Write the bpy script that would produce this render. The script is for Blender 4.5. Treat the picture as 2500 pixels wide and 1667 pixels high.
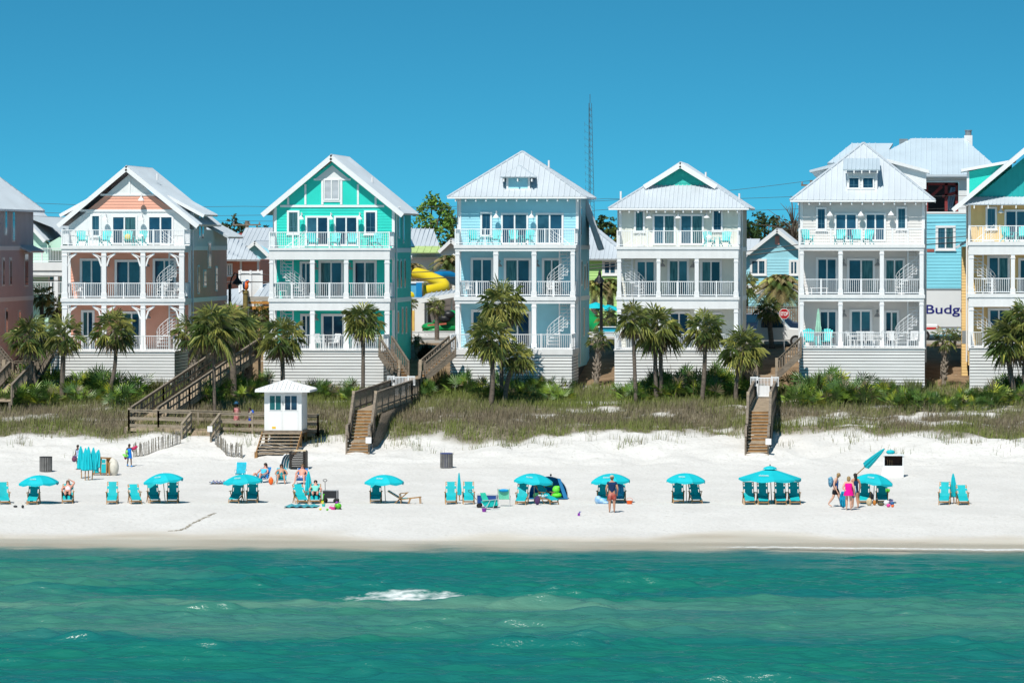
import bpy, math, random
from mathutils import Vector, Matrix, noise as mn
R = math.radians
for o in list(bpy.data.objects): bpy.data.objects.remove(o)
SC = bpy.context.scene
COL = SC.collection
rnd = random.Random(7)

# ---------------------------------------------------------------- camera
CAMZ, YAW, FPX = 13.4, R(5.0), 12000.0          # eye height, yaw, focal length in pixels of the 2500 wide photo
PIT = math.atan((833.5 - 600.0) / FPX)
cam = bpy.data.objects.new('camera', bpy.data.cameras.new('camera'))
COL.objects.link(cam); SC.camera = cam
cam.location = (0, 0, CAMZ)
cam.rotation_euler = (R(90) - PIT, 0, YAW)
cam.data.sensor_width = 36; cam.data.lens = 36 * FPX / 2500
cam.data.clip_start = 1; cam.data.clip_end = 20000

# ---------------------------------------------------------------- sky, sun, exposure
SUNV = Vector((.20, .70, -1.0)).normalized()     # the way the light travels
w = bpy.data.worlds.new('World'); SC.world = w; w.use_nodes = True
nt = w.node_tree; nt.nodes.clear()
def N(t, ty, **k):
    n = t.nodes.new(ty)
    for a, b in k.items(): setattr(n, a, b)
    return n
sky = N(nt, 'ShaderNodeTexSky', sky_type='NISHITA', sun_disc=False, sun_elevation=R(54), sun_rotation=R(196), altitude=0, air_density=1.0, dust_density=.3, ozone_density=2.0)
tc = N(nt, 'ShaderNodeTexCoord'); sx = N(nt, 'ShaderNodeSeparateXYZ'); cx = N(nt, 'ShaderNodeCombineXYZ')
ma = N(nt, 'ShaderNodeMath', operation='MULTIPLY_ADD'); ma.inputs[1].default_value = 4.0; ma.inputs[2].default_value = .15
mb_ = N(nt, 'ShaderNodeMath', operation='MAXIMUM'); mb_.inputs[1].default_value = .02
L = nt.links.new
L(tc.outputs['Generated'], sx.inputs[0]); L(sx.outputs[2], ma.inputs[0]); L(ma.outputs[0], mb_.inputs[0])
L(sx.outputs[0], cx.inputs[0]); L(sx.outputs[1], cx.inputs[1]); L(mb_.outputs[0], cx.inputs[2])
nz = N(nt, 'ShaderNodeVectorMath', operation='NORMALIZE'); L(cx.outputs[0], nz.inputs[0]); L(nz.outputs[0], sky.inputs[0])
mul = N(nt, 'ShaderNodeMix', data_type='RGBA', blend_type='MULTIPLY'); mul.inputs[0].default_value = 1
mul.inputs[7].default_value = (.21, .94, 1.0, 1)
L(sky.outputs[0], mul.inputs[6])
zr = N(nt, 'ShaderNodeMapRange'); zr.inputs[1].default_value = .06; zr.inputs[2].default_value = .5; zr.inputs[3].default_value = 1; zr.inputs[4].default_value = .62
L(sx.outputs[2], zr.inputs[0]); vm = N(nt, 'ShaderNodeVectorMath', operation='SCALE'); L(mul.outputs[2], vm.inputs[0]); L(zr.outputs[0], vm.inputs['Scale'])   # dims the sky overhead, to set the fill light in the shade
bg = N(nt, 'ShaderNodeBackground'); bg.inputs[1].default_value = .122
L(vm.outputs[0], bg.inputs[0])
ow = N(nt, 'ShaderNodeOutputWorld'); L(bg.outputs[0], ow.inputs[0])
sl = bpy.data.lights.new('sun', 'SUN'); sl.energy = 5.0; sl.angle = R(.5); sl.color = (1, .96, .89)
so = bpy.data.objects.new('sun', sl); COL.objects.link(so)
so.rotation_euler = SUNV.to_track_quat('-Z', 'Y').to_euler()
SC.view_settings.view_transform = 'Standard'; SC.view_settings.look = 'None'
SC.view_settings.exposure = 0; SC.view_settings.gamma = 1
SC.cycles.max_bounces = 6; SC.cycles.diffuse_bounces = 3; SC.cycles.transparent_max_bounces = 6

# ---------------------------------------------------------------- pixel <-> place
FW = Vector((-math.sin(YAW) * math.cos(PIT), math.cos(YAW) * math.cos(PIT), -math.sin(PIT)))
RT = Vector((math.cos(YAW), math.sin(YAW), 0)); UPV = RT.cross(FW)
def ray(px, py): return FW + RT * ((px - 1250) / FPX) + UPV * ((833.5 - py) / FPX)
def at(px, py, Y):
    r = ray(px, py); t = Y / r.y
    return Vector((r.x * t, Y, CAMZ + r.z * t))
def X(px, Y): return at(px, 600, Y).x
def Z(py, Y, px=1250): return at(px, py, Y).z

PROF = [(-500, -4), (120, -3), (190, -1.6), (214, -.6), (224, -.12), (228, .12), (236, .55), (244, .68), (256, .82), (266, 1.02), (272, 1.28), (276, 1.62), (281, 2.3), (284, 2.9), (288, 3.45), (293, 4.05), (297, 4.55), (300, 4.85), (308, 5.7), (316, 6.75), (320, 7.05), (345, 7.1), (9000, 7.1)]
def base_z(y):
    for (a, za), (b, zb) in zip(PROF, PROF[1:]):
        if y <= b:
            t = (y - a) / (b - a); return za + (zb - za) * t
    return PROF[-1][1]
def sm(a, b, v):
    t = max(0, min(1, (v - a) / (b - a))); return t * t * (3 - 2 * t)
def gz(x, y):
    z = (base_z(y - .8) + base_z(y) + base_z(y + .8)) / 3
    k = sm(268, 275, y) * (1 - sm(288, 296, y))
    z += k * (.42 * mn.noise(Vector((x * .12, y * .18, 3))) + .27 * mn.noise(Vector((x * .45, y * .5, 9))) + .10 * mn.noise(Vector((x * 1.3, y * 1.2, 2))))
    k2 = sm(228, 236, y) * (1 - sm(276, 284, y))
    z += k2 * (.035 * mn.noise(Vector((x * .9, y * .5, 1))) + .02 * mn.noise(Vector((x * 2.6, y * 2.2, 5))))
    z += .10 * mn.noise(Vector((x * .07, 2, 7))) * sm(222, 226, y) * (1 - sm(238, 244, y))
    return z
def ground(px, py, lo=222, hi=330):
    a, b = lo, hi
    for _ in range(40):
        m = (a + b) / 2; p = at(px, py, m)
        if p.z > gz(p.x, m): a = m
        else: b = m
    p = at(px, py, a); p.z = gz(p.x, p.y); return p

# ---------------------------------------------------------------- mesh builder
ORG = Vector((0, 0, 0))
def setorg(v=(0, 0, 0)):
    global ORG; ORG = Vector(v)
class MB:
    def __init__(s): s.v = []; s.f = []; s.c = []; s.col = None
    def add(s, vs, fs):
        n = len(s.v); s.v += [tuple(p) for p in vs]; s.f += [tuple(i + n for i in q) for q in fs]
        s.c += [s.col or (1, 1, 1)] * len(vs)
    def box(s, x0, x1, y0, y1, z0, z1):
        s.add([(x0, y0, z0), (x1, y0, z0), (x1, y1, z0), (x0, y1, z0), (x0, y0, z1), (x1, y0, z1), (x1, y1, z1), (x0, y1, z1)],
              [(0, 3, 2, 1), (4, 5, 6, 7), (0, 1, 5, 4), (1, 2, 6, 5), (2, 3, 7, 6), (3, 0, 4, 7)])
    def poly(s, pts): s.add(pts, [tuple(range(len(pts)))])
    def prism(s, pts, ext):
        e = Vector(ext); n = len(pts); a = [Vector(p) for p in pts]
        s.add(a + [p + e for p in a], [tuple(range(n)), tuple(range(2 * n - 1, n - 1, -1))] + [(i, i + n, (i + 1) % n + n, (i + 1) % n) for i in range(n)])
    def bar(s, p, q, wd, ht, up=(0, 0, 1)):
        p = Vector(p); q = Vector(q); d = (q - p)
        if d.length < 1e-6: return
        d.normalize(); u = Vector(up)
        if abs(d.dot(u)) > .98: u = Vector((0, 1, 0))
        sd = d.cross(u).normalized() * wd / 2; u = sd.cross(d).normalized() * ht / 2
        vs = [p - sd - u, p + sd - u, p + sd + u, p - sd + u, q - sd - u, q + sd - u, q + sd + u, q - sd + u]
        s.add(vs, [(0, 1, 2, 3), (7, 6, 5, 4), (0, 4, 5, 1), (1, 5, 6, 2), (2, 6, 7, 3), (3, 7, 4, 0)])
    def tube(s, pts, rad, n=8, cap=True):
        pts = [Vector(p) for p in pts]
        if not isinstance(rad, (list, tuple)): rad = [rad] * len(pts)
        vs = []; fs = []
        for i, p in enumerate(pts):
            d = (pts[min(i + 1, len(pts) - 1)] - pts[max(i - 1, 0)]).normalized()
            u = Vector((0, 0, 1)) if abs(d.z) < .9 else Vector((0, 1, 0))
            a = d.cross(u).normalized(); b = a.cross(d)
            for k in range(n):
                t = 2 * math.pi * k / n; vs.append(p + (a * math.cos(t) + b * math.sin(t)) * rad[i])
        for i in range(len(pts) - 1):
            for k in range(n):
                fs.append((i * n + k, i * n + (k + 1) % n, (i + 1) * n + (k + 1) % n, (i + 1) * n + k))
        if cap: fs += [tuple(range(n - 1, -1, -1)), tuple(range((len(pts) - 1) * n, len(pts) * n))]
        s.add(vs, fs)
    def lathe(s, c, prof, n=16, capt=True):
        c = Vector(c); vs = []; fs = []
        for r, z in prof:
            for k in range(n):
                t = 2 * math.pi * k / n; vs.append(c + Vector((r * math.cos(t), r * math.sin(t), z)))
        for i in range(len(prof) - 1):
            for k in range(n): fs.append((i * n + k, i * n + (k + 1) % n, (i + 1) * n + (k + 1) % n, (i + 1) * n + k))
        if capt: fs += [tuple(range(n - 1, -1, -1)), tuple(range((len(prof) - 1) * n, len(prof) * n))]
        s.add(vs, fs)
    def ball(s, c, rx, ry, rz, n=10, m=7):
        c = Vector(c); vs = []; fs = []
        for i in range(m + 1):
            a = -math.pi / 2 + math.pi * i / m
            for k in range(n):
                t = 2 * math.pi * k / n
                vs.append(c + Vector((rx * math.cos(a) * math.cos(t), ry * math.cos(a) * math.sin(t), rz * math.sin(a))))
        for i in range(m):
            for k in range(n): fs.append((i * n + k, i * n + (k + 1) % n, (i + 1) * n + (k + 1) % n, (i + 1) * n + k))
        s.add(vs, fs)
    def build(s, name, mat, parent=None, smooth=False):
        me = bpy.data.meshes.new(name)
        me.from_pydata([(p[0] - ORG.x, p[1] - ORG.y, p[2] - ORG.z) for p in s.v], [], s.f); me.update()
        if s.col is not None:
            at_ = me.color_attributes.new('Col', 'FLOAT_COLOR', 'POINT')
            at_.data.foreach_set('color', [x for c in s.c for x in (c[0], c[1], c[2], 1)])
        me.materials.append(mat)
        if smooth: me.polygons.foreach_set('use_smooth', [True] * len(me.polygons))
        o = bpy.data.objects.new(name, me); COL.objects.link(o)
        if parent: o.parent = parent
        else: o.location = ORG
        return o
def tag(o, label=None, cat=None, group=None, kind=None):
    if label: o['label'] = label
    if cat: o['category'] = cat
    if group: o['group'] = group
    if kind: o['kind'] = kind
    return o
def thing(name, label, cat, loc=(0, 0, 0), group=None):
    o = bpy.data.objects.new(name, None); COL.objects.link(o); o.location = loc; o.empty_display_size = .2
    setorg(loc); return tag(o, label, cat, group)
def kids(o): return [c for c in ALLK.get(o.name, [])]
ALLK = {}
def copy_tree(o, parent=None):
    c = o.copy(); COL.objects.link(c)
    if parent: c.parent = parent
    for ch in list(o.children): copy_tree(ch, c)
    return c
def place(proto, used, loc, rz, label, group=None, s=1.0):
    o = proto if not used.get(proto.name) else copy_tree(proto)
    used[proto.name] = True
    o.location = loc; o.rotation_euler = (0, 0, rz); o.scale = (s, s, s)
    o['label'] = label
    if group: o['group'] = group
    return o
USED = {}

# ---------------------------------------------------------------- materials
def mat(name, col, rough=.6, var=.1, sc=2.0, metal=0.0, spec=.4, bump=0.0, bsc=30.0, stretch=None, attr=False, trans=0.0, col2=None):
    m = bpy.data.materials.new(name); m.use_nodes = True; t = m.node_tree
    p = t.nodes['Principled BSDF']; p.inputs['Roughness'].default_value = rough; p.inputs['Metallic'].default_value = metal
    p.inputs['Specular IOR Level'].default_value = spec
    if trans: 
        p.inputs['Subsurface Weight'].default_value = 0
    g = N(t, 'ShaderNodeNewGeometry'); mp = N(t, 'ShaderNodeMapping'); t.links.new(g.outputs['Position'], mp.inputs[0])
    if stretch: mp.inputs['Scale'].default_value = stretch
    nz = N(t, 'ShaderNodeTexNoise'); nz.inputs['Scale'].default_value = sc; nz.inputs['Detail'].default_value = 4
    t.links.new(mp.outputs[0], nz.inputs[0])
    mx = N(t, 'ShaderNodeMix', data_type='RGBA'); rr = N(t, 'ShaderNodeMapRange')
    rr.inputs[1].default_value = .3; rr.inputs[2].default_value = .7
    t.links.new(nz.outputs[0], rr.inputs[0]); t.links.new(rr.outputs[0], mx.inputs[0])
    mx.inputs[6].default_value = tuple(min(1, c * (1 - var)) for c in col) + (1,)
    mx.inputs[7].default_value = (tuple(col2) if col2 else tuple(min(1, c * (1 + var)) for c in col)) + (1,)
    out = mx.outputs[2]
    if attr:
        a = N(t, 'ShaderNodeVertexColor', layer_name='Col'); mu = N(t, 'ShaderNodeMix', data_type='RGBA', blend_type='MULTIPLY'); mu.inputs[0].default_value = 1
        t.links.new(out, mu.inputs[6]); t.links.new(a.outputs[0], mu.inputs[7]); out = mu.outputs[2]
    t.links.new(out, p.inputs['Base Color'])
    if bump:
        n2 = N(t, 'ShaderNodeTexNoise'); n2.inputs['Scale'].default_value = bsc; n2.inputs['Detail'].default_value = 3; t.links.new(mp.outputs[0], n2.inputs[0])
        b = N(t, 'ShaderNodeBump'); b.inputs['Strength'].default_value = bump; b.inputs['Distance'].default_value = .05
        t.links.new(n2.outputs[0], b.inputs['Height']); t.links.new(b.outputs[0], p.inputs['Normal'])
    return m
W_ = mat('white_paint', (.74, .74, .735), .55, .05, .9, stretch=(2.5, 1, .5))
WT = mat('white_trim', (.79, .79, .79), .5, .02, 1)
RAILW = mat('white_rail', (.82, .83, .84), .4, .02, 1)
LATT = mat('white_slat', (.80, .80, .79), .65, .07, 1.5, stretch=(.4, 1, 3))
BACK = mat('underfloor_shade_paint', (.05, .055, .06), .9)  # dark colour stands in for the shade under the houses
GLASS = mat('window_glass', (.004, .026, .075), .06, .5, .55, spec=.5, col2=(.02, .085, .15))  # lighter patches in the colour stand in for uneven reflections
GLASSB = mat('painted_sky_glass', (.015, .06, .11), .05, .5, .7, spec=.6, col2=(.04, .13, .19))  # lighter tint painted in for the sky reflected by some panes
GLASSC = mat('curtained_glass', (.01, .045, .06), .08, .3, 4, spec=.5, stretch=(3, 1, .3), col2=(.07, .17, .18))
GLASS2 = mat('teal_glass', (.01, .10, .11), .08, .4, .6, spec=.5)
METAL = mat('metal_roof', (.56, .61, .655), .45, .06, .8, metal=.15, stretch=(1, .3, 1))
METB = mat('blue_metal_roof', (.56, .66, .73), .42, .06, .5, metal=.2)
WOOD = mat('weathered_wood', (.215, .175, .135), .85, .3, 2.5, stretch=(1.5, 1.5, 6), bump=.3)
WOODL = mat('pale_tread_wood', (.38, .30, .215), .85, .25, 3)
WOODN = mat('new_wood', (.30, .16, .06), .8, .2, 3)
CWOOD = mat('varnished_chair_wood', (.38, .21, .08), .5, .2, 6)
BLACK = mat('black_metal', (.012, .013, .015), .45, .2)
GREY = mat('grey_metal', (.35, .36, .37), .4, .1, metal=.5)
TEAL = mat('teal_canvas', (.002, .46, .53), .7, .08, 1.2)
TEALD = mat('teal_sling', (.002, .40, .44), .75, .1, 3)
ADIR = mat('aqua_chair_plastic', (.05, .60, .60), .5, .06, 3)
# ---------------------------------------------------------------- ground
PROF[:] = [(-500, -6), (150, -4), (190, -1.9), (206, -.9), (213, -.42), (217, -.16), (222, -.01), (228, .16), (236, .55), (244, .68), (256, .82), (266, 1.02), (272, 1.28), (276, 1.62), (281, 2.3), (284, 2.9), (288, 3.45), (293, 4.05), (297, 4.55), (300, 4.85), (308, 5.7), (316, 6.75), (320, 7.05), (345, 7.1), (9000, 7.1)]
def frac(x, y, s, o=0): return mn.noise(Vector((x * s, y * s, o))) + .5 * mn.noise(Vector((x * s * 2.1, y * s * 2.1, o + 4))) + .25 * mn.noise(Vector((x * s * 4.3, y * s * 4.3, o + 8)))
def edgeY(x):            # where the dune grass starts
    return 281.6 + 1.3 * mn.noise(Vector((x * .13, 0, 2))) + .9 * mn.noise(Vector((x * .5, 3, 2))) + 1.4 * sm(-24, -14, x) * sm(4, -10, x) - .6 * sm(-50, -58, x)
def veg(x, y):           # how much plants cover the ground, 0 to 1
    e = edgeY(x)
    v = sm(e - .7, e + .8, y + .9 * frac(x, y, .6, 3)) * (1 - sm(297.5, 300.5, y + .8 * frac(x, y, .4, 6)))
    if 284 < y < 294: v *= 1 - .9 * sm(.22, .38, frac(x * .5, y * 1.3, .55, 11)) * (1 if x > -24 else .55)
    if y > 285 and x > -12 and y < 291: v *= 1 - .55 * sm(-.05, .3, frac(x * .35, y * 1.5, .5, 21))
    return max(0, min(1, v))
def axis(lo, hi, st, far):
    a = []; t = lo
    while t < hi: a.append(t); t += st
    a.append(hi); d = st; t = lo; L1 = []
    while t > far[0]: d *= 1.7; t -= d; L1.append(max(t, far[0]))
    d = st; t = hi; L2 = []
    while t < far[1]: d *= 1.7; t += d; L2.append(min(t, far[1]))
    return L1[::-1] + a + L2
def grid(xs, ys, fz, fc, name, m):
    nx, ny = len(xs), len(ys)
    vs = []; cs = []
    for y in ys:
        for x in xs:
            vs.append((x, y, fz(x, y))); cs += list(fc(x, y)) + [1.0]
    fs = [(j * nx + i, j * nx + i + 1, (j + 1) * nx + i + 1, (j + 1) * nx + i) for j in range(ny - 1) for i in range(nx - 1)]
    me = bpy.data.meshes.new(name); me.from_pydata(vs, [], fs); me.update()
    a = me.color_attributes.new('Col', 'FLOAT_COLOR', 'POINT'); a.data.foreach_set('color', cs)
    me.polygons.foreach_set('use_smooth', [True] * len(fs)); me.materials.append(m)
    o = bpy.data.objects.new(name, me); COL.objects.link(o); return o

def ground_mat():
    m = bpy.data.materials.new('sand_and_soil'); m.use_nodes = True; t = m.node_tree; p = t.nodes['Principled BSDF']; l = t.links.new
    g = N(t, 'ShaderNodeNewGeometry'); a = N(t, 'ShaderNodeVertexColor', layer_name='Col'); s = N(t, 'ShaderNodeSeparateColor'); l(a.outputs[0], s.inputs[0])
    def noise(sc, d=5, st=None):
        n = N(t, 'ShaderNodeTexNoise'); n.inputs['Scale'].default_value = sc; n.inputs['Detail'].default_value = d
        if st:
            mp = N(t, 'ShaderNodeMapping'); mp.inputs['Scale'].default_value = st; l(g.outputs['Position'], mp.inputs[0]); l(mp.outputs[0], n.inputs[0])
        else: l(g.outputs['Position'], n.inputs[0])
        return n
    def ramp(src, lo, hi):
        r = N(t, 'ShaderNodeMapRange'); r.inputs[1].default_value = lo; r.inputs[2].default_value = hi; l(src, r.inputs[0]); return r.outputs[0]
    def mix(f, c1, c2):
        x = N(t, 'ShaderNodeMix', data_type='RGBA')
        if isinstance(f, float): x.inputs[0].default_value = f
        else: l(f, x.inputs[0])
        for i, c in ((6, c1), (7, c2)):
            if isinstance(c, tuple): x.inputs[i].default_value = c + (1,)
            else: l(c, x.inputs[i])
        return x.outputs[2]
    sand = mix(ramp(noise(.35, 6, (1, .6, 1)).outputs[0], .35, .65), (.63, .612, .585), (.69, .672, .645))
    sand = mix(ramp(noise(5, 3).outputs[0], .56, .74), sand, (.52, .50, .46))  # darker speckles painted in for shaded dents and footprints
    wet = mix(ramp(noise(.25, 4, (.5, 1.4, 1)).outputs[0], .4, .6), (.575, .50, .395), (.675, .61, .505))
    soil = mix(ramp(noise(.9).outputs[0], .35, .65), (.18, .12, .07), (.28, .195, .12))
    soil = mix(ramp(noise(1.6, 3, (1, .5, 1)).outputs[0], .68, .72), soil, (.52, .48, .42))
    lit = mix(ramp(noise(1.4).outputs[0], .4, .6), (.13, .11, .075), (.24, .21, .15))
    c = mix(s.outputs[0], sand, lit); c = mix(s.outputs[1], c, soil); c = mix(s.outputs[2], c, wet)
    l(c, p.inputs['Base Color'])
    rr = N(t, 'ShaderNodeMapRange'); rr.inputs[3].default_value = .9; rr.inputs[4].default_value = .35; l(s.outputs[2], rr.inputs[0]); l(rr.outputs[0], p.inputs['Roughness'])
    p.inputs['Specular IOR Level'].default_value = .25
    b = N(t, 'ShaderNodeBump'); b.inputs['Distance'].default_value = .12
    bs = N(t, 'ShaderNodeMath', operation='MULTIPLY'); iv = N(t, 'ShaderNodeMath', operation='SUBTRACT'); iv.inputs[0].default_value = 1; l(s.outputs[2], iv.inputs[1]); l(iv.outputs[0], bs.inputs[0]); bs.inputs[1].default_value = .6; l(bs.outputs[0], b.inputs['Strength'])
    l(noise(3.2, 4, (1, .55, 1)).outputs[0], b.inputs['Height']); l(b.outputs[0], p.inputs['Normal'])
    return m
def gcol(x, y):
    z = base_z(y) + .12 * mn.noise(Vector((x * .07, 2, 7)))
    wet = 1 - sm(.0, .15, z + .09 * frac(x, y * .5, .18, 5))
    d = sm(298.3, 300.3, y + 1.2 * frac(x, y, .35, 9))
    return (veg(x, y), d, wet)
setorg()
tag(grid(axis(-70, 16, .33, (-4000, 4000)), axis(206, 332, .33, (-200, 9000)), gz, gcol, 'ground', ground_mat()), kind='structure')

# ---------------------------------------------------------------- sea
WR = random.Random(21); WV = []
for i in range(40):
    lam = .62 * 1.056 ** i; th = WR.gauss(0, .46 if lam < 2.5 else .30); k = 2 * math.pi / lam
    WV.append((k * math.sin(th), k * math.cos(th), WR.uniform(0, 6.28), .0105 * lam * math.exp(-(lam / 4.2) ** 2)))
def wave(x, y):
    if y < 140 or x < -60 or x > 24: return 0
    d = max(0, -base_z(y)); k = .06 + .94 * sm(.15, 1.5, d); q = 1 + .7 * mn.noise(Vector((x * .10, y * .16, 4)))
    y2 = y + .8 * mn.noise(Vector((x * .12, y * .1, 3))); s = 0
    for kx, ky, ph, a in WV: s += a * math.sin(kx * x + ky * y2 + ph)
    s += .16 * (1 - abs(2 * mn.noise(Vector((x * .17 + 3, y2 * .30, 12))))) ** 3 * sm(-.1, .3, mn.noise(Vector((x * .12, y2 * .2, 22)))); s = s * q; s = s + .9 * s * abs(s) if s > 0 else s * .8
    z = s * k + .008 + .02 * k * mn.noise(Vector((x * 1.4, y * 3, 6)))
    q = ((x + 20.3) / 3.6) ** 2
    if q < 1: z += .26 * (1 - q) * math.exp(-((y - 186.4) / .7) ** 2)
    return z
def wcol(x, y):
    d = -gz(x, y) if y > 200 else 1
    al = max(sm(.02, .42, d + .14 * frac(x, y * .8, .3, 2)), .22 * sm(-.02, .04, d))
    tur = .35 * sm(.0, .6, frac(x * .35, y * 1.1, .10, 6)) + .5 * sm(.5, .1, d) * sm(-.4, .3, frac(x * .4, y, .2, 14))
    yc = y + 1.6 * mn.noise(Vector((x * .07, y * .1, 3))) + .6 * mn.noise(Vector((x * .3, y * .5, 8)))
    tur += .85 * math.exp(-((yc - 181) / 1.8) ** 2) * (.35 + .65 * sm(-4, -18, x)) + .40 * math.exp(-((yc - 174) / 6) ** 2) - .5 * sm(167, 162, yc)
    fm = 0
    q = ((x + 20.3) / 2.8) ** 2 + ((y - 185.2 - .08 * (x + 20)) / 1.5) ** 2
    if q < 1: fm = .95 * (1 - q) ** .45 * (.9 + .28 * frac(x, y, .9, 5))
    if x > -14:
        sy = 218.6 - .9 * sm(-8, 4, x) + .7 * mn.noise(Vector((x * .35, 1, 1))) + .3 * mn.noise(Vector((x * 1.7, 1, 5)))
        fm = max(fm, sm(-14, -7, x) * math.exp(-((y - sy) / (.55 + .35 * sm(-4, 4, x))) ** 2) * (1.25 + .4 * frac(x, y, 1.5, 2)))
    sy = 221.4 + .8 * mn.noise(Vector((x * .2, 4, 1))) + .25 * mn.noise(Vector((x * 1.1, 4, 1)))
    fm = max(fm, .5 * math.exp(-((y - sy) / .16) ** 2) * sm(-.1, .3, mn.noise(Vector((x * .16, 7, 7)))))
    return (al, max(0, min(1, fm)), max(0, min(1, tur)))
def sea_mat():
    m = bpy.data.materials.new('sea_water'); m.use_nodes = True; t = m.node_tree; p = t.nodes['Principled BSDF']; l = t.links.new
    a = N(t, 'ShaderNodeVertexColor', layer_name='Col'); s = N(t, 'ShaderNodeSeparateColor'); l(a.outputs[0], s.inputs[0])
    g = N(t, 'ShaderNodeNewGeometry')
    mp = N(t, 'ShaderNodeMapping'); mp.inputs['Scale'].default_value = (.06, .42, .1); l(g.outputs['Position'], mp.inputs[0])
    n = N(t, 'ShaderNodeTexNoise'); n.inputs['Scale'].default_value = 1; n.inputs['Detail'].default_value = 5; l(mp.outputs[0], n.inputs[0])
    r = N(t, 'ShaderNodeMapRange'); r.inputs[1].default_value = .35; r.inputs[2].default_value = .65; l(n.outputs[0], r.inputs[0])
    def mix(f, c1, c2):
        x = N(t, 'ShaderNodeMix', data_type='RGBA'); l(f, x.inputs[0])
        for i, c in ((6, c1), (7, c2)):
            if isinstance(c, tuple): x.inputs[i].default_value = c + (1,)
            else: l(c, x.inputs[i])
        return x.outputs[2]
    mp3 = N(t, 'ShaderNodeMapping'); mp3.inputs['Scale'].default_value = (2.2, 4.2, 1); l(g.outputs['Position'], mp3.inputs[0])
    n3 = N(t, 'ShaderNodeTexNoise'); n3.inputs['Scale'].default_value = 1; n3.inputs['Detail'].default_value = 6; n3.inputs['Roughness'].default_value = .65; l(mp3.outputs[0], n3.inputs[0])
    fa = N(t, 'ShaderNodeMath', operation='MULTIPLY_ADD'); fa.inputs[1].default_value = .62; l(s.outputs[1], fa.inputs[0]); l(n3.outputs[0], fa.inputs[2])
    fr = N(t, 'ShaderNodeMapRange'); fr.inputs[1].default_value = .76; fr.inputs[2].default_value = 1.2; l(fa.outputs[0], fr.inputs[0]); FO = fr.outputs[0]
    c = mix(r.outputs[0], (.009, .155, .108), (.008, .135, .128)); c = mix(s.outputs[2], c, (.10, .24, .175)); c = mix(s.outputs[0], (.40, .36, .28), c); c = mix(FO, c, (.80, .82, .82))
    l(c, p.inputs['Base Color']); p.inputs['IOR'].default_value = 1.36; p.inputs['Specular IOR Level'].default_value = .55
    rr = N(t, 'ShaderNodeMapRange'); rr.inputs[3].default_value = .26; rr.inputs[4].default_value = .8; l(FO, rr.inputs[0]); l(rr.outputs[0], p.inputs['Roughness'])
    mxa = N(t, 'ShaderNodeMath', operation='MAXIMUM'); l(s.outputs[0], mxa.inputs[0]); l(FO, mxa.inputs[1]); l(mxa.outputs[0], p.inputs['Alpha'])
    mp2 = N(t, 'ShaderNodeMapping'); mp2.inputs['Scale'].default_value = (.9, 1.9, 1); l(g.outputs['Position'], mp2.inputs[0])
    n2 = N(t, 'ShaderNodeTexNoise'); n2.inputs['Scale'].default_value = 1; n2.inputs['Detail'].default_value = 5; n2.inputs['Roughness'].default_value = .6; l(mp2.outputs[0], n2.inputs[0])
    b = N(t, 'ShaderNodeBump'); b.inputs['Strength'].default_value = 1; b.inputs['Distance'].default_value = .165; l(n2.outputs[0], b.inputs['Height']); l(b.outputs[0], p.inputs['Normal'])
    return m
tag(grid(axis(-44, 9, .15, (-4000, 4000)), axis(147, 224, .11, (-200, 226)), wave, wcol, 'sea', sea_mat()), kind='structure')

# ---------------------------------------------------------------- street
ASPH = mat('asphalt', (.055, .055, .055), .9, .2, 1)
CONC = mat('concrete', (.42, .41, .38), .85, .12, 1)
b = MB(); b.box(-90, 40, 322.2, 330.2, 7.0, 7.125); tag(b.build('road', ASPH), kind='structure')
b = MB(); b.box(-90, 40, 320.2, 322.2, 6.9, 7.22); b.box(-90, 40, 330.2, 332, 6.9, 7.22); tag(b.build('pavement', CONC), kind='structure')
YEL = mat('road_yellow', (.6, .42, .05), .8)
b = MB(); b.box(-90, 40, 326, 326.12, 7.0, 7.13); b.box(-90, 40, 326.3, 326.42, 7.0, 7.13); tag(b.build('road_marking', YEL), kind='structure')

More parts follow.
